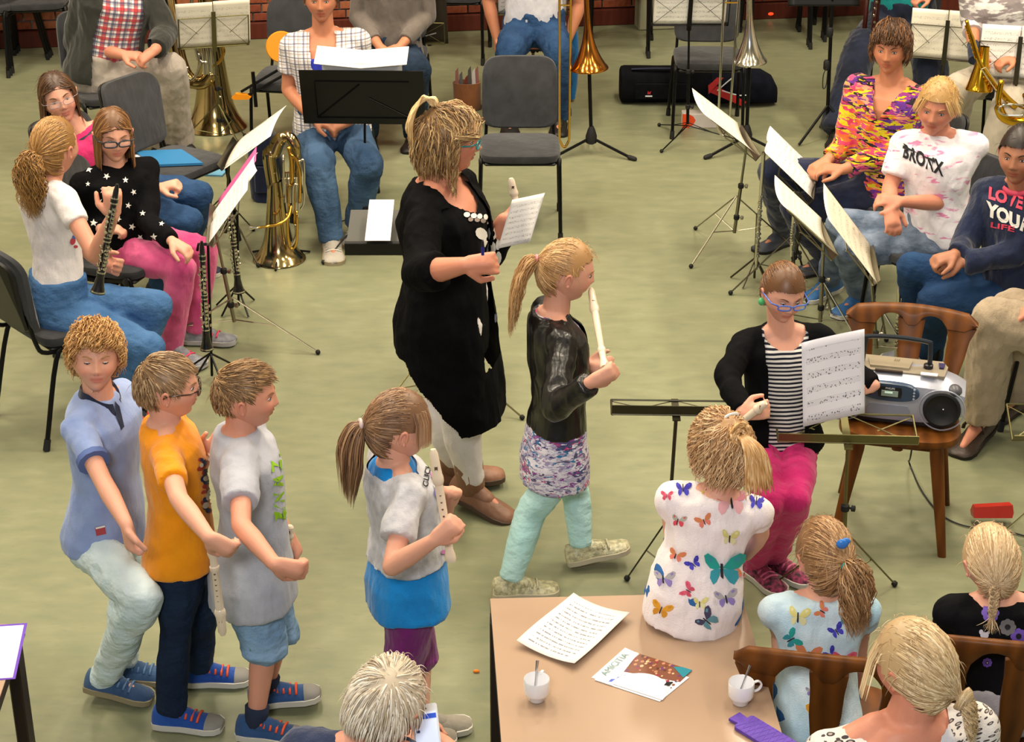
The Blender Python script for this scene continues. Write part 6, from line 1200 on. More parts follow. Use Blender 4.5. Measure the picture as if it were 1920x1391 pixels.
    cb=bez([rp(.08,-.09,.05),rp(.07,-.12,-.20),Z(1705,868,.02),Z(1728,920,.006),Z(1762,962,.006),Z(1800,983,.006),Z(1850,992,.006),Z(1905,1000,.006),Z(2000,1030,.006)],8); b0=Z(1762,962); solo('power_cable',MB().tube(cb,.0035,6),mat('cable','0c0c0d',.5),'black power cable running from the radio across the floor','cable',b0)
    # ---- stands
    mp=musicmat('music_page'); cr=musicmat('cream_page','e9e3d2','5a5448',8,.5); bw=camN(0,.25,-1)
    pgs=lambda lab,m=mp,w=.21,h=.29,n=2,cu=.0:[((i-(n-1)/2)*(w+.005),0,w,h,m,lab[i],cu) for i in range(n)]
    stand((415,285),(402,88),'brass-coloured stand in front of the tuba player',Vector((-.25,.93,.30)),'olive',sheets=1,pages=pgs(['left music page on the tuba stand','right music page on the tuba stand'],cr),W=.40)
    t_,c0,L,V,N=stand((772,212),(765,82),'thin wire stand in front of the person with clasped hands',Vector((.05,.95,.3)),'olive',W=.46,Hd=.19)
    sheet(c0+V*.17+N*.03,L,V,N,.50,.36,'dark brown folder on the thin wire stand','folder','music_folder',m=mat('dark_folder','2c241a',.6),th=.006); pen=c0+N*.015; solo('pencil',MB().tube([Y(768,76,pen.y-.02),Y(818,62,pen.y-.02)],.004,6),mat('pencil_grey','8a8a8c',.4),'grey pencil resting on the ledge of the thin wire stand','pencil',pen)
    stand((1001,200),(998,28),'brass-coloured stand in front of the person in blue jeans',Vector((.0,.95,.3)),'olive',pages=pgs(['left music page over the blue jeans','right music page over the blue jeans']),W=.44)
    stand((1288,262),(1292,48),'black stand with two pages beside the second trombone',Vector((.0,.95,.3)),'black',pages=pgs(['left page on the black wire stand','right page on the black wire stand']),W=.46,feet=(215,330,95),fr=.30,fh=.09)
    stand((1745,262),(1770,112),'wire stand in front of the saxophone player',camN(.35,.45,-1),'gunmetal',pages=pgs(['left page above the lettered-T-shirt girl','right page above the lettered-T-shirt girl'],cr),W=.42)
    stand((1905,330),(1905,148),'wire stand at the top right edge',camN(.25,.35,-1),'gunmetal',pages=pgs(['left page at the right edge','right page at the right edge']),W=.44)
    stand((425,470),(430,292),'wire stand holding a cream page among the girls on the left',camN(-.62,.78,.34),'gunmetal',pages=[(.0,.02,.50,.30,cr,'long cream page seen edge-on left of the euphonium',-.01)],W=.44)
    stand((442,640),(402,425),'nickel stand with loose pages in front of the star-print girl',camN(-.84,.54,.36),'nickel',pages=[(.17,.03,.20,.31,mat('pink_sheet','c95a94',.7),'pink sheet behind the white pages on the girls\' stand',.0),(.11,.0,.25,.33,mp,'upper white page on the girls\' stand',-.02),(-.12,.0,.24,.30,mp,'lower white page on the girls\' stand',.0)],W=.50,feet=(110,250,350),fr=.42,fh=.22)
    stand((1375,470),(1400,272),'nickel stand holding a long edge-on page at the centre right',camN(.64,.77,.31),'nickel',pages=[(0,.02,.50,.31,cr,'long cream page seen edge-on above the flute stand',.02)],feet=(225,330,100),fr=.34)
    stand((1480,545),(1520,352),'black wire stand with an open music book',camN(.70,.66,.46),'gunmetal',pages=[(-.11,.0,.23,.31,mp,'left page of the open book on the black stand',.01),(.12,.0,.23,.31,mp,'right page of the open book on the black stand',.02)],W=.46)
    stand((1535,640),(1545,455),'nickel stand nearest the striped girl with a thick music book',camN(.71,.70,.32),'nickel',pages=[(0,.0,.46,.31,cr,'thick cream music book on the stand behind the striped girl',.03)],W=.42)
    stand((1640,690),(1632,500),'nickel stand behind the wooden chair',camN(.82,.56,.36),'nickel',pages=[(0,.0,.46,.36,musicmat('cream_page2','e0d8c4','5a5448',7,.6),'cream page sloping above the wooden chair rail',.01)],W=.42)
    stand((1246,1110),(1268,778),'black empty music stand in front of the small girl on the table',camN(.03,.88,.48),'gunmetal',W=.44,Hd=.125,Lh=(1,-.03,0),feet=(60,180,300),fr=.15)
    t_,c0,L,V,N=stand((1574,1135),(1590,830),'brass-coloured empty stand in front of the radio chair',camN(-.02,.78,.62),'olive',W=.47,Hd=.19,Lh=(1,-.05,0),feet=(60,180,300),fr=.25)
    stand((2010,1000),(2010,825),'brass-coloured stand cut by the right edge beside the strap shoes',camN(0,.5,.85),'olive',W=.44,Hd=.19)
    b=M_('black'); t_,c0,L,V,N=stand((686,458),(684,232),'solid black music stand in front of the plaid-shirt woman',Vector((.03,.95,.30)),'black',W=.62,Hd=.32,solid=True,feet=(215,95,330),fr=.34,fh=.16)
    sheet(c0+L*.0+V*.30+N*.03,L,V,N,.40,.10,'white open music book rising above the solid black stand','music book','music_book',m=mat('paper_plain',''),fold=.03,th=.006)
    sheet(c0+V*.335+N*.08,L,N,V,.46,.16,'loose white pages lying over the top of the black stand','paper','loose_pages',m=mat('paper_plain',''),fold=.025,th=.004)
    t_,c0,L,V,N=stand((815,760),(760,478),'grey conductor stand with white papers half behind the conductor',camN(.0,.80,.60),'black',W=.50,Hd=.35,solid=mat('desk_grey','4c4c48',.5,.2),feet=(110,225,350),fr=.40,legm='olive')
    sheet(Y(712,412,c0.y+.12),L,V,N,.105,.32,'tall white paper lying on the grey conductor stand','paper','paper_sheet',m=mat('paper_plain','')); 
    # ---- black lyre stand behind
    b0=Z(1548,262); t=thing('microphone_stand','black stand with a loop of cable beside the bassoon player','stand',b0); put('pole',MB().tube([b0+Vector((0,0,.14)),Y(1562,-40,b0.y)],.011,8),b,t); put('clamp',MB().lathe([(.014,-.03),(.02,-.02),(.02,.02),(.014,.03)],Y(1556,60,b0.y),(0,0,1),12),M_('rubber'),t)
    put('clamp',MB().lathe([(.014,-.03),(.02,-.02),(.02,.02),(.014,.03)],Y(1550,122,b0.y),(0,0,1),12),M_('rubber'),t)
    for a in (235,120,0): d=Vector((math.sin(R(a)),math.cos(R(a)),0)); put('leg',MB().tube([b0+Vector((0,0,.22)),b0+d*.22+Vector((0,0,.01))],.008,8),b,t)
    put('cable_loop',MB().tube(bez([Y(1552,125,b0.y-.02),Y(1544,140,b0.y-.03),Y(1543,165,b0.y-.03),Y(1549,160,b0.y-.03),Y(1552,130,b0.y-.02)],4),.003,6),M_('rubber'),t)
    sheet(Y(1545,-8,b0.y),(1,0,0),(0,.3,1),(0,-1,.3),.42,.12,'black folder on the stand at the top edge','folder','music_folder',m=mat('black_desk',''),th=.01)
    # ---- trombones on tripod stands
    def trombone(bell,base,top,slide,label,slabel,m,R0=.112):
        b0=Z(*base); yy=b0.y; c=Y(bell[0],bell[1],yy); t=thing('trombone',label,'trombone',c); e=Y(top[0],top[1],yy); ax=(e-c).normalized()
        mb=MB(); horn_bell(mb,c,ax,R0,.42,.016,pw=3.2); put('bell',mb,m,t,60); put('bell_tube',MB().tube([c+ax*.41,c+ax*.9],[.016,.010],12),m,t)
        (a0,a1),(b_0,b_1)=slide; mb=MB(); P=[Y(a0[0],a0[1],yy-.05),Y(a1[0],a1[1],yy-.05)]; Q=[Y(b_0[0],b_0[1],yy-.05),Y(b_1[0],b_1[1],yy-.05)]
        mid=(P[1]+Q[1])/2+(P[1]-P[0]).normalized()*.045; mb.tube(P+bez([P[1],P[1].lerp(mid,.6)+(P[1]-P[0]).normalized()*.01,mid,Q[1].lerp(mid,.6)+(P[1]-P[0]).normalized()*.01,Q[1]],3)[1:]+[Q[0]],.0075,10); put('slide',mb,M_('silver') if m!=M_('rose') else M_('brass'),t)
        for k in (.12,.42): put('brace',MB().tube([P[0].lerp(P[1],k*.5),Q[0].lerp(Q[1],k*.5)],.005,8),M_('brass'),t)
        for k in (.02,.08): put('brace',MB().tube([Q[0].lerp(Q[1],k),Y(top[0],top[1]+10+k*100,yy)],.006,8),M_('brass'),t)
        s=thing('trombone_stand',slabel,'stand',b0); put('pole',MB().tube([b0+Vector((0,0,.10)),c+ax*.05],.011,10),b,s); put('hub',MB().lathe([(.014,.06),(.032,.07),(.034,.11),(.022,.15),(.013,.17)],b0,(0,0,1),16),M_('rubber'),s); put('bell_holder',MB().lathe([(.02,0),(.035,.03),(.012,.09)],c,ax,16),M_('rubber'),s)
        for a in (118,242,0): 
            d=Vector((math.sin(R(a)),math.cos(R(a)),0)); l=put('leg',MB().tube([b0+Vector((0,0,.10)),b0+d*.27+Vector((0,0,.012))],.009,8),b,s); put('rubber_foot',MB().cone(b0+d*.25+Vector((0,0,.018)),b0+d*.285+Vector((0,0,.012)),.014,.014),M_('rubber'),l)
    trombone((1105,128),(1108,288),(1097,-60),(((1049,-60),(1049,262)),((1071,-60),(1067,262))),'rose-brass trombone resting bell down on its stand','black tripod under the rose-brass trombone',M_('rose'))
    trombone((1406,116),(1398,285),(1405,-60),(((1360,-60),(1346,240)),((1390,-60),(1366,240))),'silvery trombone resting bell down above the sports bag','black tripod under the silvery trombone',M_('silver'),R0=.100)
    # ---- tuba and euphonium standing on their bells
    br=mat('lacquer_brass','b5a071',.14,1)
    b0=Z(405,238); t=thing('tuba','large brass tuba standing on its bell beside the man in the dark jacket','tuba',b0); yy=b0.y; mb=MB(); horn_bell(mb,b0+Vector((0,0,.005)),(0,0,1),.190,.62,.060,rm=.125); put('bell',mb,br,t,60)
    put('main_bow',MB().tube(bez([b0+Vector((0,0,.60)),b0+Vector((.0,0,.85)),b0+Vector((-.10,-.03,1.0)),b0+Vector((-.22,-.06,.90)),Y(322,40,yy-.10),Y(335,110,yy-.14),Y(352,148,yy-.16),Y(380,155,yy-.18),Y(400,135,yy-.18)],5),[.062]*12+[.055]*10+[.048]*10+[.04]*9,14),br,t,True)
    for i,x in enumerate((385,393,401)): v_=put('valve',MB().lathe([(.010,0),(.018,.004),(.018,.17),(.012,.175),(.012,.20),(.016,.205)],Y(x,140,yy-.20),(0,0,1),14),M_('silver'),t); put('valve_button',MB().lathe([(.012,0),(.013,.006)],Y(x,140,yy-.20)+Vector((0,0,.22)),(0,0,1),12),M_('silver'),v_)
    for i,(q,r_) in enumerate((([(352,125),(345,145),(362,148),(375,120),(372,100)],.009),([(410,80),(420,95),(412,115),(398,125)],.009),([(388,60),(392,75),(400,70),(396,55)],.008),([(430,30),(440,-10),(452,0),(445,40),(410,62)],.010),([(358,-20),(362,60),(372,110),(390,118)],.011),([(395,150),(404,170),(408,200)],.006))):
        put('tubing',MB().tube(bez([Y(u,v,yy-.21) for u,v in q],5),r_,8),M_('brass') if i%2 else M_('silver'),t,True)
    put('lyre_screw',MB().ell(Y(412,182,yy-.19),(.012,.008,.008)),M_('silver'),t,True)
    b0=Z(524,486); yy=b0.y; t=thing('euphonium','brass baritone horn standing on its bell in front of the plaid-shirt woman','horn',b0); mb=MB(); horn_bell(mb,b0+Vector((0,0,.005)),(0,0,1),.135,.42,.036,rm=.078); put('bell',mb,br,t,60)
    put('main_bow',MB().tube(bez([b0+Vector((-.005,0,.39)),b0+Vector((-.02,0,.56)),Y(514,285,yy),Y(524,262,yy),Y(544,258,yy-.01),Y(556,285,yy-.02),Y(558,330,yy-.03)],6),[.036]*10+[.035]*10+[.028]*10+[.022]*7,16),br,t,True)
    sv=M_('silver'); bs=M_('brass')
    for i,x in enumerate((536,544,552)): v_=put('valve',MB().lathe([(.008,0),(.0135,.004),(.0135,.13),(.009,.135),(.009,.155),(.012,.16)],Y(x,380,yy-.06),(0,0,1),14),sv,t)
    for i,(q,r_) in enumerate((([(560,400),(560,310),(564,302),(570,306),(570,375),(563,392),(556,396)],.0055),([(541,400),(541,355),(546,347),(552,354),(552,420)],.0055),([(531,290),(533,370)],.006),([(541,275),(546,300),(548,345)],.011),([(555,420),(556,440),(550,455),(544,462)],.009),([(538,400),(541,450),(547,466),(556,452),(557,395)],.007),([(549,400),(550,352),(556,346),(560,356),(560,410)],.0055),([(546,290),(556,302),(562,330),(562,380)],.008))):
        put('tubing',MB().tube(bez([Y(u,v,yy-.075-.004*i) for u,v in q],5),r_,8),bs if i%2 else sv,t,True)
    put('mouthpipe',MB().tube(bez([Y(547,385,yy-.08),Y(540,408,yy-.12),Y(522,420,yy-.16),Y(496,425,yy-.18),Y(482,427,yy-.18)],5),[.008]*15+[.0055]*6,8),bs,t,True); put('mouthpiece',MB().lathe([(.006,0),(.008,.02),(.013,.035),(.014,.042)],Y(484,427,yy-.18),Vector((-1,0,.0)),14),sv,t)
    put('brace',MB().tube([Y(530,340,yy-.06),Y(556,338,yy-.06)],.003,6).tube([Y(527,372,yy-.06),Y(541,370,yy-.06)],.005,6),bs,t)
    s=thing('horn_stand','low black stand under the baritone horn','stand',b0)
    for a in (60,180,300): d=Vector((math.sin(R(a)),math.cos(R(a)),0)); put('leg',MB().tube([b0+Vector((0,0,.06)),b0+d*.17+Vector((0,0,.008))],.006,6),b,s)
    put('post',MB().tube([b0+Vector((0,0,.05)),b0+Vector((0,0,.30))],.012,8),b,s)
    # ---- clarinets and flute on pegs
    def pegstand(base,lab,top,m=b,fr=.13,frame=False):
        b0=Z(*base); s=thing('clarinet_stand',lab,'stand',b0); put('pole',MB().tube([b0+Vector((0,0,.02)),Y(top[0],top[1],b0.y)],.006,8),m,s)
        for a in (30,150,215,290): d=Vector((math.sin(R(a)),math.cos(R(a)),0)); put('leg',MB().tube([b0+Vector((0,0,.13)),b0+d*fr+Vector((0,0,.006))],.005,6),m,s)
        if frame: put('support_arm',MB().tube([Y(388,458,b0.y),Y(372,458,b0.y),Y(370,470,b0.y)],.007,6),m,s)
        return b0
    q=pegstand((398,712),'black folding stand holding the nearer clarinet',(390,460),fr=.16,frame=True); clarinet(Y(378,452,q.y-.03),Y(388,655,q.y-.03),'black clarinet with silver keys on the nearer folding stand',seed=3)
    q=pegstand((448,580),'low stand holding the farther clarinet',(445,400),fr=.12); clarinet(Y(428,360,q.y-.03),Y(448,548,q.y-.03),'clarinet standing among the thin wire legs on the left',seed=5)
    def flute(A,B,lab,seed=1):
        A=Vector(A);B=Vector(B);d=(B-A).normalized(); t=thing('flute',lab,'flute',B); put('body_tube',MB().lathe([(.009,0),(.0105,.01),(.0095,.02),(.0095,(B-A).length)],A,d,14),sv,t); kb=MB(); keys(kb,A.lerp(B,.35),A.lerp(B,.9),14,.0075,.011,4.4,seed); keys(kb,A.lerp(B,.4),A.lerp(B,.8),8,.006,.012,5.2,seed+1); o=put('keywork',kb,sv,t); o['kind']='stuff'
    q=pegstand((1414,528),'low peg stand under the silver flute',(1420,400),m=M_('gunmetal'),fr=.12); flute(Y(1432,285,q.y-.02),Y(1417,505,q.y-.02),'silver flute upright on a peg beside the edge-on page stand')
    q=pegstand((1490,560),'peg stand under the second silver flute',(1487,430),m=M_('gunmetal'),fr=.10); flute(Y(1490,380,q.y-.02),Y(1484,480,q.y-.02),'second silver flute behind the striped girl',4)
    q=Z(1680,700); flute(Y(1686,540,q.y),Y(1680,680,q.y),'silver flute seen through the arches of the wooden chair back',7)
    # clarinet in the ponytail girl's hands
    clarinet(Y(220,345,PH['clar'].y),Y(183,548,PH['clar'].y-.03),'clarinet held by the girl in the white T-shirt',seed=9)
    # ---- saxophones and bassoon
    def sax(bell,neck,label,y0,sc=1.0,flip=1):
        c=Y(*bell,y0); t=thing('saxophone',label,'saxophone',c); k=sc; up_=Vector((0,0,1)); g=mat('gold_lacquer','d0a02c',.15,1)
        e=Y(*neck,y0-.02); low=c+Vector((-.0,.0,-.0)); mb=MB(); horn_bell(mb,c+Vector((-.02*flip,-.02,-.22*k)) if False else c,Vector((.12*flip,.1,1)),.062*k,.22*k,.030*k,n=28,pw=2.2); put('bell',mb,g,t,60)
        return t,g
    y0=Z(1870,128,.55).y-.42; g=mat('gold_lacquer','d0a02c',.15,1)
    t=thing('saxophone','gold saxophone in the lap of the person in the patterned blouse','saxophone',Y(1835,168,y0)); mb=MB(); horn_bell(mb,Y(1835,168,y0),(0.05,.1,1),.075,.24,.028,28,pw=1.6); put('bell',mb,g,t,60)
    put('body_tube',MB().tube(bez([Y(1812,38,y0),Y(1822,70,y0),Y(1838,120,y0-.02),Y(1858,150,y0-.02),Y(1885,182,y0-.03),Y(1905,200,y0-.03)],6),[.010]*6+[.014]*8+[.02]*17,12),g,t,True); kb=MB(); keys(kb,Y(1815,45,y0-.02),Y(1835,110,y0-.04),7,.013,.016,4.7); keys(kb,Y(1850,138,y0-.05),Y(1900,190,y0-.06),7,.014,.02,4.7,4); o=put('keywork',kb,g,t); o['kind']='stuff'
    put('key_guard',MB().tube([Y(1840,130,y0-.07),Y(1868,170,y0-.07),Y(1875,165,y0-.07),Y(1848,126,y0-.07),Y(1840,130,y0-.07)],.003,6),sv,t)
    y1=y0-.35; t=thing('saxophone','second saxophone with a silvery bow above the dark-haired girl','saxophone',Y(1905,215,y1)); mb=MB(); horn_bell(mb,Y(1940,180,y1),(0,.0,-1),.065,.16,.03,28,pw=1.8); put('bell',mb,g,t,60)
    put('bow',MB().tube(bez([Y(1878,150,y1),Y(1872,190,y1),Y(1880,218,y1),Y(1905,228,y1),Y(1935,222,y1),Y(1942,190,y1)],6),[.015]*8+[.026]*23,14),g,t,True); put('rim_ring',MB().tube(bez([Y(1920,198,y1-.04),Y(1885,196,y1-.045),Y(1872,206,y1-.045),Y(1885,216,y1-.045),Y(1925,216,y1-.045)],5),.006,8),sv,t,True); kb=MB(); keys(kb,Y(1888,185,y1-.04),Y(1925,200,y1-.04),6,.012,.014,4.7,8); o=put('keywork',kb,g,t); o['kind']='stuff'
    yb=PH['bas'].y-.30; t=thing('bassoon','dark red bassoon held upright by the person in the teal top','bassoon',Y(1622,150,yb)); rw=wood('dark_redwood','220b0a','3a1410',.25); put('body_tube',MB().tube([Y(1652,-60,yb),Y(1638,60,yb),Y(1622,150,yb)],[.020,.022,.026],14),rw,t,True); kb=MB(); keys(kb,Y(1644,-30,yb-.02),Y(1618,145,yb-.03),14,.009,.026,4.4,3); o=put('keywork',kb,sv,t); o['kind']='stuff'
    put('wing_tube',MB().tube([Y(1630,-40,yb+.02),Y(1612,145,yb+.02)],.014,10),rw,t,True)
    # ---- recorders and papers in hand
    ph=PH
    cw=ph['cond'].arms['L'][2]; recorder(Y(958,334,cw.y-.02),Y(975,418,cw.y-.03),'cream recorder upright in the conductor\'s far hand',Ln=.22)
    lw=ph['leather']; hy=lw.arms['R'][2].y; mth=lw.H(.0,.44,-.24); recorder(mth,Y(1134,690,hy+.05),'cream recorder at the lips of the leather-jacket girl')
    sw=ph['stripe']; a_=sw.arms['R'][2]; recorder(Y(1436,755,a_.y-.06),Y(1385,795,a_.y-.02),'cream recorder pointing up from the striped girl\'s hand',Ln=.15)
    g_=ph['grey']; yy=g_.arms['R'][2].y; recorder(Y(812,842,yy+.10),Y(846,1052,yy+.05),'cream recorder held against the chest of the ponytailed girl in grey')
    b3=ph['boy3']; yy=b3.arms['R'][2].y; recorder(Y(418,1190,yy+.12),Y(398,1030,yy+.12),'cream recorder hanging between the orange and grey boys')
    recorder(Y(544,985,b3.arms['L'][2].y-.03),Y(536,1045,b3.arms['L'][2].y-.03),'short piece of recorder in the grey boy\'s far hand',Ln=.14)
    recorder(Y(412,822,ph['boy2'].arms['L'][2].y-.02),Y(398,850,ph['boy2'].arms['L'][2].y-.02),'orange recorder tip in the glasses boy\'s raised hand',Ln=.08)
    a,bb,c,d=[Y(u,v,cw.y-.05+e) for u,v,e in ((992,362,0),(1016,425,-.02),(958,468,-.03),(948,400,.03))]; sheet((a+bb+c+d)/4,(Vector((1,-.15,.28))),(a+d-bb-c)*.5+Vector((.1,0,.1)),Vector((-.1,-1,.35)),.125,.19,'white sheet in the conductor\'s far hand',m=mp,curl=.03)
    yy=sw.arms['L'][2].y-.03; a,bb,c,d=Y(1502,665,yy),Y(1617,635,yy),Y(1622,735,yy-.02),Y(1502,778,yy-.02); a=Y(1500,662,yy); 
    L_=(bb-a); V_=(a-d); sheet((a+bb+Y(1624,752,yy-.04)+Y(1508,782,yy-.04))/4,L_,V_,L_.cross(V_),L_.length,.30,'printed recorder music held by the striped girl',m=musicmat('recorder_page','e6e4ee','3c3c46',6,.85),curl=.006,wave=.006)
    w_=ph['cond'].arms['R'][2]; q=Y(905,478,w_.y-.03); pn_=thing('pen','dark blue pen gripped in the conductor\'s near hand','pen',q); put('barrel',MB().tube([q,Y(905,462,w_.y-.03)],.0055,8),mat('pen_blue','141d7a',.3),pn_); put('cap',MB().tube([Y(905,462,w_.y-.03),Y(905,452,w_.y-.03)],[.0058,.004],8),mat('pen_black','15151c',.3),pn_)
    p_=ph['phone']; c=Y(800,1372,p_.arms['R'][2].y-.02); N_=(O-c).normalized()*.75+Vector((-.1,-.1,.5)); N_.normalize(); L_=Vector((1,.25,-.12)); L_=(L_-N_*L_.dot(N_)).normalized(); V_=N_.cross(L_); t=thing('smartphone','white phone with a lit blue and white screen in the fair-haired person\'s hand','phone',c)
    rr=[(-.029,-.058),(-.026,-.062),(.026,-.062),(.029,-.058),(.029,.058),(.026,.062),(-.026,.062),(-.029,.058)]; put('phone_body',MB().prism(rr,c,L_,V_,N_,.008),mat('phone_white','d0d2d8',.25,coat=.4),t,False); put('screen',MB().prism([(-.025,-.048),(.025,-.048),(.025,.044),(-.025,.044)],c+N_*.0042,L_,V_,N_,.001),mat('screen_white','c8d4f0',.3,emit=.25),t,False)
    put('screen_bar',MB().prism([(-.025,.028),(.025,.028),(.025,.039),(-.025,.039)],c+N_*.005,L_,V_,N_,.0006),mat('screen_blue','2a4fc0',.3,emit=.2),t,False); put('speaker_slit',MB().prism([(-.006,.051),(.006,.051),(.006,.053),(-.006,.053)],c+N_*.0044,L_,V_,N_,.0006),mat('ink',''),t,False)
    for yy_ in (.014,-.002): put('screen_mark',MB().prism([(-.021,0),(-.014,0),(-.014,.006),(-.021,.006)],c+N_*.005+V_*yy_,L_,V_,N_,.0006),mat('screen_dark','3a4a80',.3),t,False)
    # ---- bags and small things on the floor
    c=Z(1240,192); t=thing('instrument_case','long black soft instrument case lying behind the stands','case',c); fb=fabric('case_black','0e0f14','15161c',12,200,.5)
    rg=[]
    for x,k in ((-.27,.80),(-.262,.95),(-.24,1),(.0,.98),(.28,1.0),(.40,.92),(.43,.75)): rg.append([c+Vector((x,.03+.11*k*math.copysign(abs(math.cos(a))**.6,math.cos(a)),.115+.112*k*math.copysign(abs(math.sin(a))**.6,math.sin(a)))) for a in np.linspace(0,6.283,20,endpoint=False)])
    put('case_body',MB().loft(rg),fb,t); put('strap',MB().tube(bez([c+Vector((-.2,-.04,.232)),c+Vector((-.05,-.05,.24)),c+Vector((.15,-.04,.235))],5),.012,6,flat=.4),mat('strap_navy','1a2036',.8),t); put('pocket',MB().box(c+Vector((.0,-.085,.10)),(.36,.02,.11),bev=.008),fb,t)
    put('logo_bar',MB().prism([(-.022,0),(.022,0),(.022,.008),(-.022,.008)],c+Vector((-.09,-.1,.068)),(1,0,0),(0,0,1),(0,-1,0),.002),mat('logo_white',''),t,False); put('logo',MB().prism([(-.01,0),(.01,.0),(.014,.02),(.002,.012),(-.006,.022)],c+Vector((-.09,-.1,.085)),(1,0,0),(0,0,1),(0,-1,0),.002),mat('logo_red','a8202a',.6),t,False)
    c=Z(1395,196); t=thing('sports_bag','navy sports bag with red panels and white stripes beside the black case','bag',c); rg=[]
    for x,k in ((-.24,.75),(-.22,.95),(-.05,1),(.10,.98),(.17,.80),(.205,.5)): rg.append([c+Vector((x,.02+.12*k*math.copysign(abs(math.cos(a))**.7,math.cos(a)),.11*k+.01+.105*k*math.copysign(abs(math.sin(a))**.7,math.sin(a)))) for a in np.linspace(0,6.283,20,endpoint=False)])
    put('bag_body',MB().loft(rg),fabric('bag_navy','10131f','1a1e2c',12),t); red=mat('bag_red','b02020',.6); y_=-.105
    put('red_panel',MB().prism([(-.24,.10),(-.15,.20),(-.19,.20),(-.245,.15)],c+Vector((0,y_,0)),(1,0,0),(0,.12,1),(0,-1,0),.012).prism([(-.23,.11),(-.02,.02),(-.0,.05),(-.19,.15)],c+Vector((0,y_-.004,0)),(1,0,0),(0,.10,1),(0,-1,0),.008),red,t,False)
    put('white_stripe',MB().tube(bez([c+Vector((-.19,y_-.02,.13)),c+Vector((-.13,y_-.005,.18)),c+Vector((-.10,y_+.01,.20))],4),.004,5).tube(bez([c+Vector((-.16,y_-.02,.13)),c+Vector((-.06,y_-.02,.10)),c+Vector((-.0,y_-.02,.10))],4),.004,5),mat('logo_white',''),t)
    c=Z(1316,236); bx=MB(); bx.box(c+Vector((0,0,.045)),(.25,.09,.09),bev=.003); o=solo('cardboard_box',bx,mat('box_white','c4bcb8',.6),'white box with an orange end lying before the black case','box',c); put('orange_end',MB().prism([(-.127,.0),(-.09,.0),(-.06,.02),(-.045,.05),(-.06,.075),(-.09,.09),(-.127,.09)],c+Vector((0,-.0455,0)),(1,0,0),(0,0,1),(0,-1,0),.002),mat('box_orange','d9481a',.6),o,False)
    c=Z(876,205); t=thing('tote_bag','open brown bag stuffed with coloured papers behind the conductor\'s head','bag',c); rg=[[c+Vector((math.cos(a)*.085*k,math.sin(a)*.06*k,z)) for a in np.linspace(0,6.283,16,endpoint=False)] for k,z in ((.9,0),(1,.01),(1.02,.10),(1.05,.18),(.95,.18),(.9,.05))]; put('bag_body',MB().loft(rg),fabric('bag_brown','7a4a2a','8a5632'),t)
    for i,(x,h,cc_) in enumerate(((-.06,.26,'8a5a52'),(-.035,.23,'5c5a58'),(.0,.20,'7a3a34'),(.02,.27,'4a4642'),(.045,.25,'c0bab8'),(.065,.26,'93605c'))): put('paper',MB().prism([(-.018,0),(.018,0),(.006,h),(-.012,h*.9)],c+Vector((x,(i%3-1)*.02,.02)),(1,.1*i,0),(0,0,1),(0,-1,0),.004),mat('tote_%d'%i,cc_,.7),t,False)
    t=thing('folded_jacket','bright blue jacket hanging at the legs of the chair by the trombones','jacket',Z(1072,190)); c=Z(1072,190); put('cloth',MB().loft([[c+Vector((math.cos(a)*w*(1+.2*math.sin(5*a)),math.sin(a)*.03,z)) for a in np.linspace(0,6.283,18,endpoint=False)] for w,z in ((.022,.02),(.032,.12),(.038,.30),(.030,.44),(.02,.5))]),fabric('jacket_blue','0f5f9a','0c5288'),t)
    c=Z(500,375); t=thing('backpack','dark navy bag standing behind the baritone horn','bag',c); put('bag_body',MB().loft([[c+Vector((math.copysign(abs(math.cos(a))**.6,math.cos(a))*w,math.copysign(abs(math.sin(a))**.6,math.sin(a))*.07+.02,z)) for a in np.linspace(0,6.283,20,endpoint=False)] for w,z in ((.07,0),(.085,.02),(.095,.20),(.085,.34),(.05,.39))]),fabric('bag_navy2','101830','182242'),t); put('pocket',MB().box(c+Vector((-.0,-.055,.14)),(.11,.02,.16),bev=.01),fabric('bag_navy2',''),t)
    # orange-ended stand leaning on the chair
    c=Z(478,250); t=thing('instrument_stand','black folded stand with orange padded ends leaning on the grey chair','stand',c); og=mat('orange_pad','e08a0c',.45); yy=Z(548,142,.46).y-.20
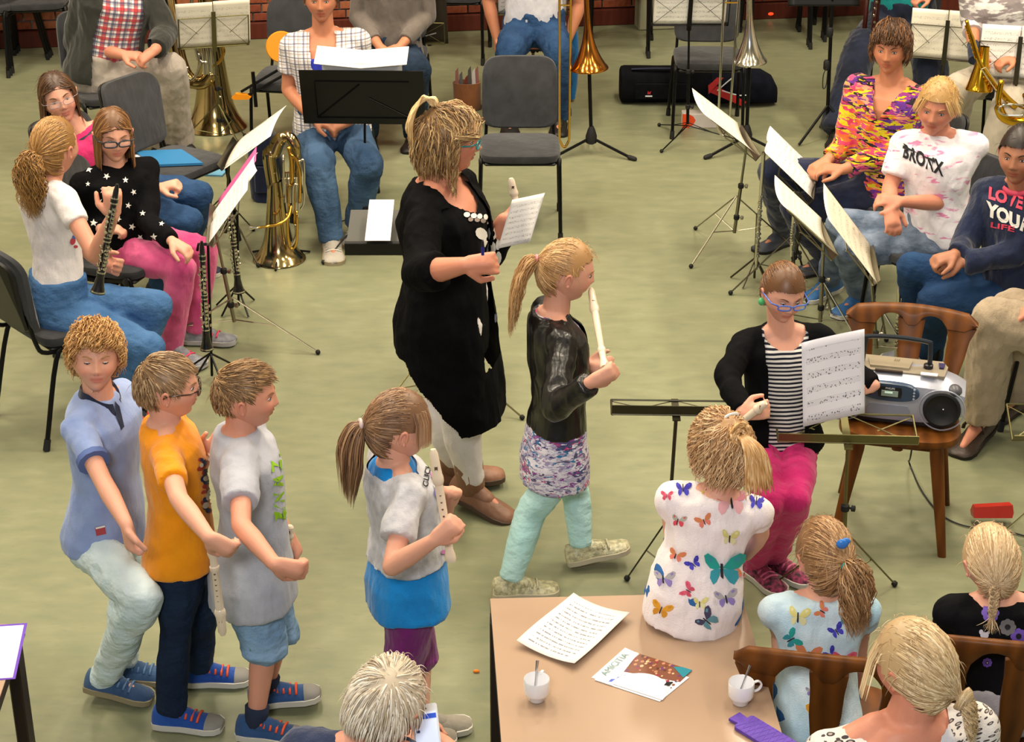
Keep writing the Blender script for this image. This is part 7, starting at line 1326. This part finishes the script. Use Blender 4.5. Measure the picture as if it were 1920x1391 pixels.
    put('arm',MB().tube([Y(452,172,yy),Y(520,132,yy)],.008,8).tube([Y(466,178,yy),Y(530,142,yy)],.008,8).tube([Y(474,135,yy),Y(480,200,yy)],.011,8),b,t); put('orange_pad',MB().prism([(-.055,-.012),(-.03,.014),(.04,.008),(.06,-.006),(.045,-.02),(-.04,-.022)],Y(452,179,yy),(1,0,0),(0,0,1),(0,-1,0),.03),og,t,30)
    put('orange_disc',MB().lathe([(.085,-.008),(.09,0),(.085,.008)],Y(528,88,yy+.0),(0.1,-1,.2),28,ell=1.0),og,t)
    # folders on the seat
    q=Z(312,296,.48); X=Vector((1,.12,0)); Yv=Vector((-.55,.83,0)).normalized(); f_=solo('blue_folder',MB().prism([(-.11,-.13),(.13,-.13),(.13,.13),(-.11,.13)],q,X.normalized(),Yv,(0,0,1),.012),mat('folder_blue','2f74a8',.4),'blue folder lying on the grey chair beside the girls','folder',q,False)
    sheet(q+Vector((-.075,.0,-.004)),X,Yv,(0,0,1),.16,.24,'white papers sticking out under the blue folder','paper','paper_sheet',m=mat('paper_plain',''),th=.002)
    q=Z(392,322,.30); t2=thing('clear_folder','pale blue clear folder on the low shelf of the edge-on stand','folder',q); put('cover',MB().prism([(-.07,-.06),(.08,-.06),(.10,.06),(-.05,.06)],q,(1,-.1,0),(0,1,0),(0,0,1),.01),mat('folder_pale','6aa6c8',.35),t2,False)
    c=Z(1858,980); solo('red_purse',MB().prism([(-.075,-.02),(.07,-.02),(.075,.0),(.07,.03),(-.07,.022),(-.078,.0)],c+Vector((0,0,.05)),(1,0,0),(0,.25,.97),(0,-.97,.25),.05),mat('red_plastic','b8281c',.35,coat=.4),'small red case lying behind the fair-haired girl\'s head','case',c,30)
    c=Z(893,1261); solo('crumb',MB().ell(c+Vector((0,0,.006)),(.011,.006,.006)),mat('crumb_orange','e07a14',.6),'tiny orange sweet on the floor left of the table','sweet',c)
    c=Z(1297+300,1); c=Z(1578,1040,0)
    for (u,v),l in (((32,75),'left edge'),((1437,26),'right of the pillar')):
        p=Y(u+8,v,Z(u,v+10).y); solo('reflector',MB().ell(p,(.022,.01,.012)),mat('reflector_red','f0401a',.3,emit=1.2),'small glowing red light low by the stacked chairs %s'%l,'light',p)
build_room()
people()
seated()
props()
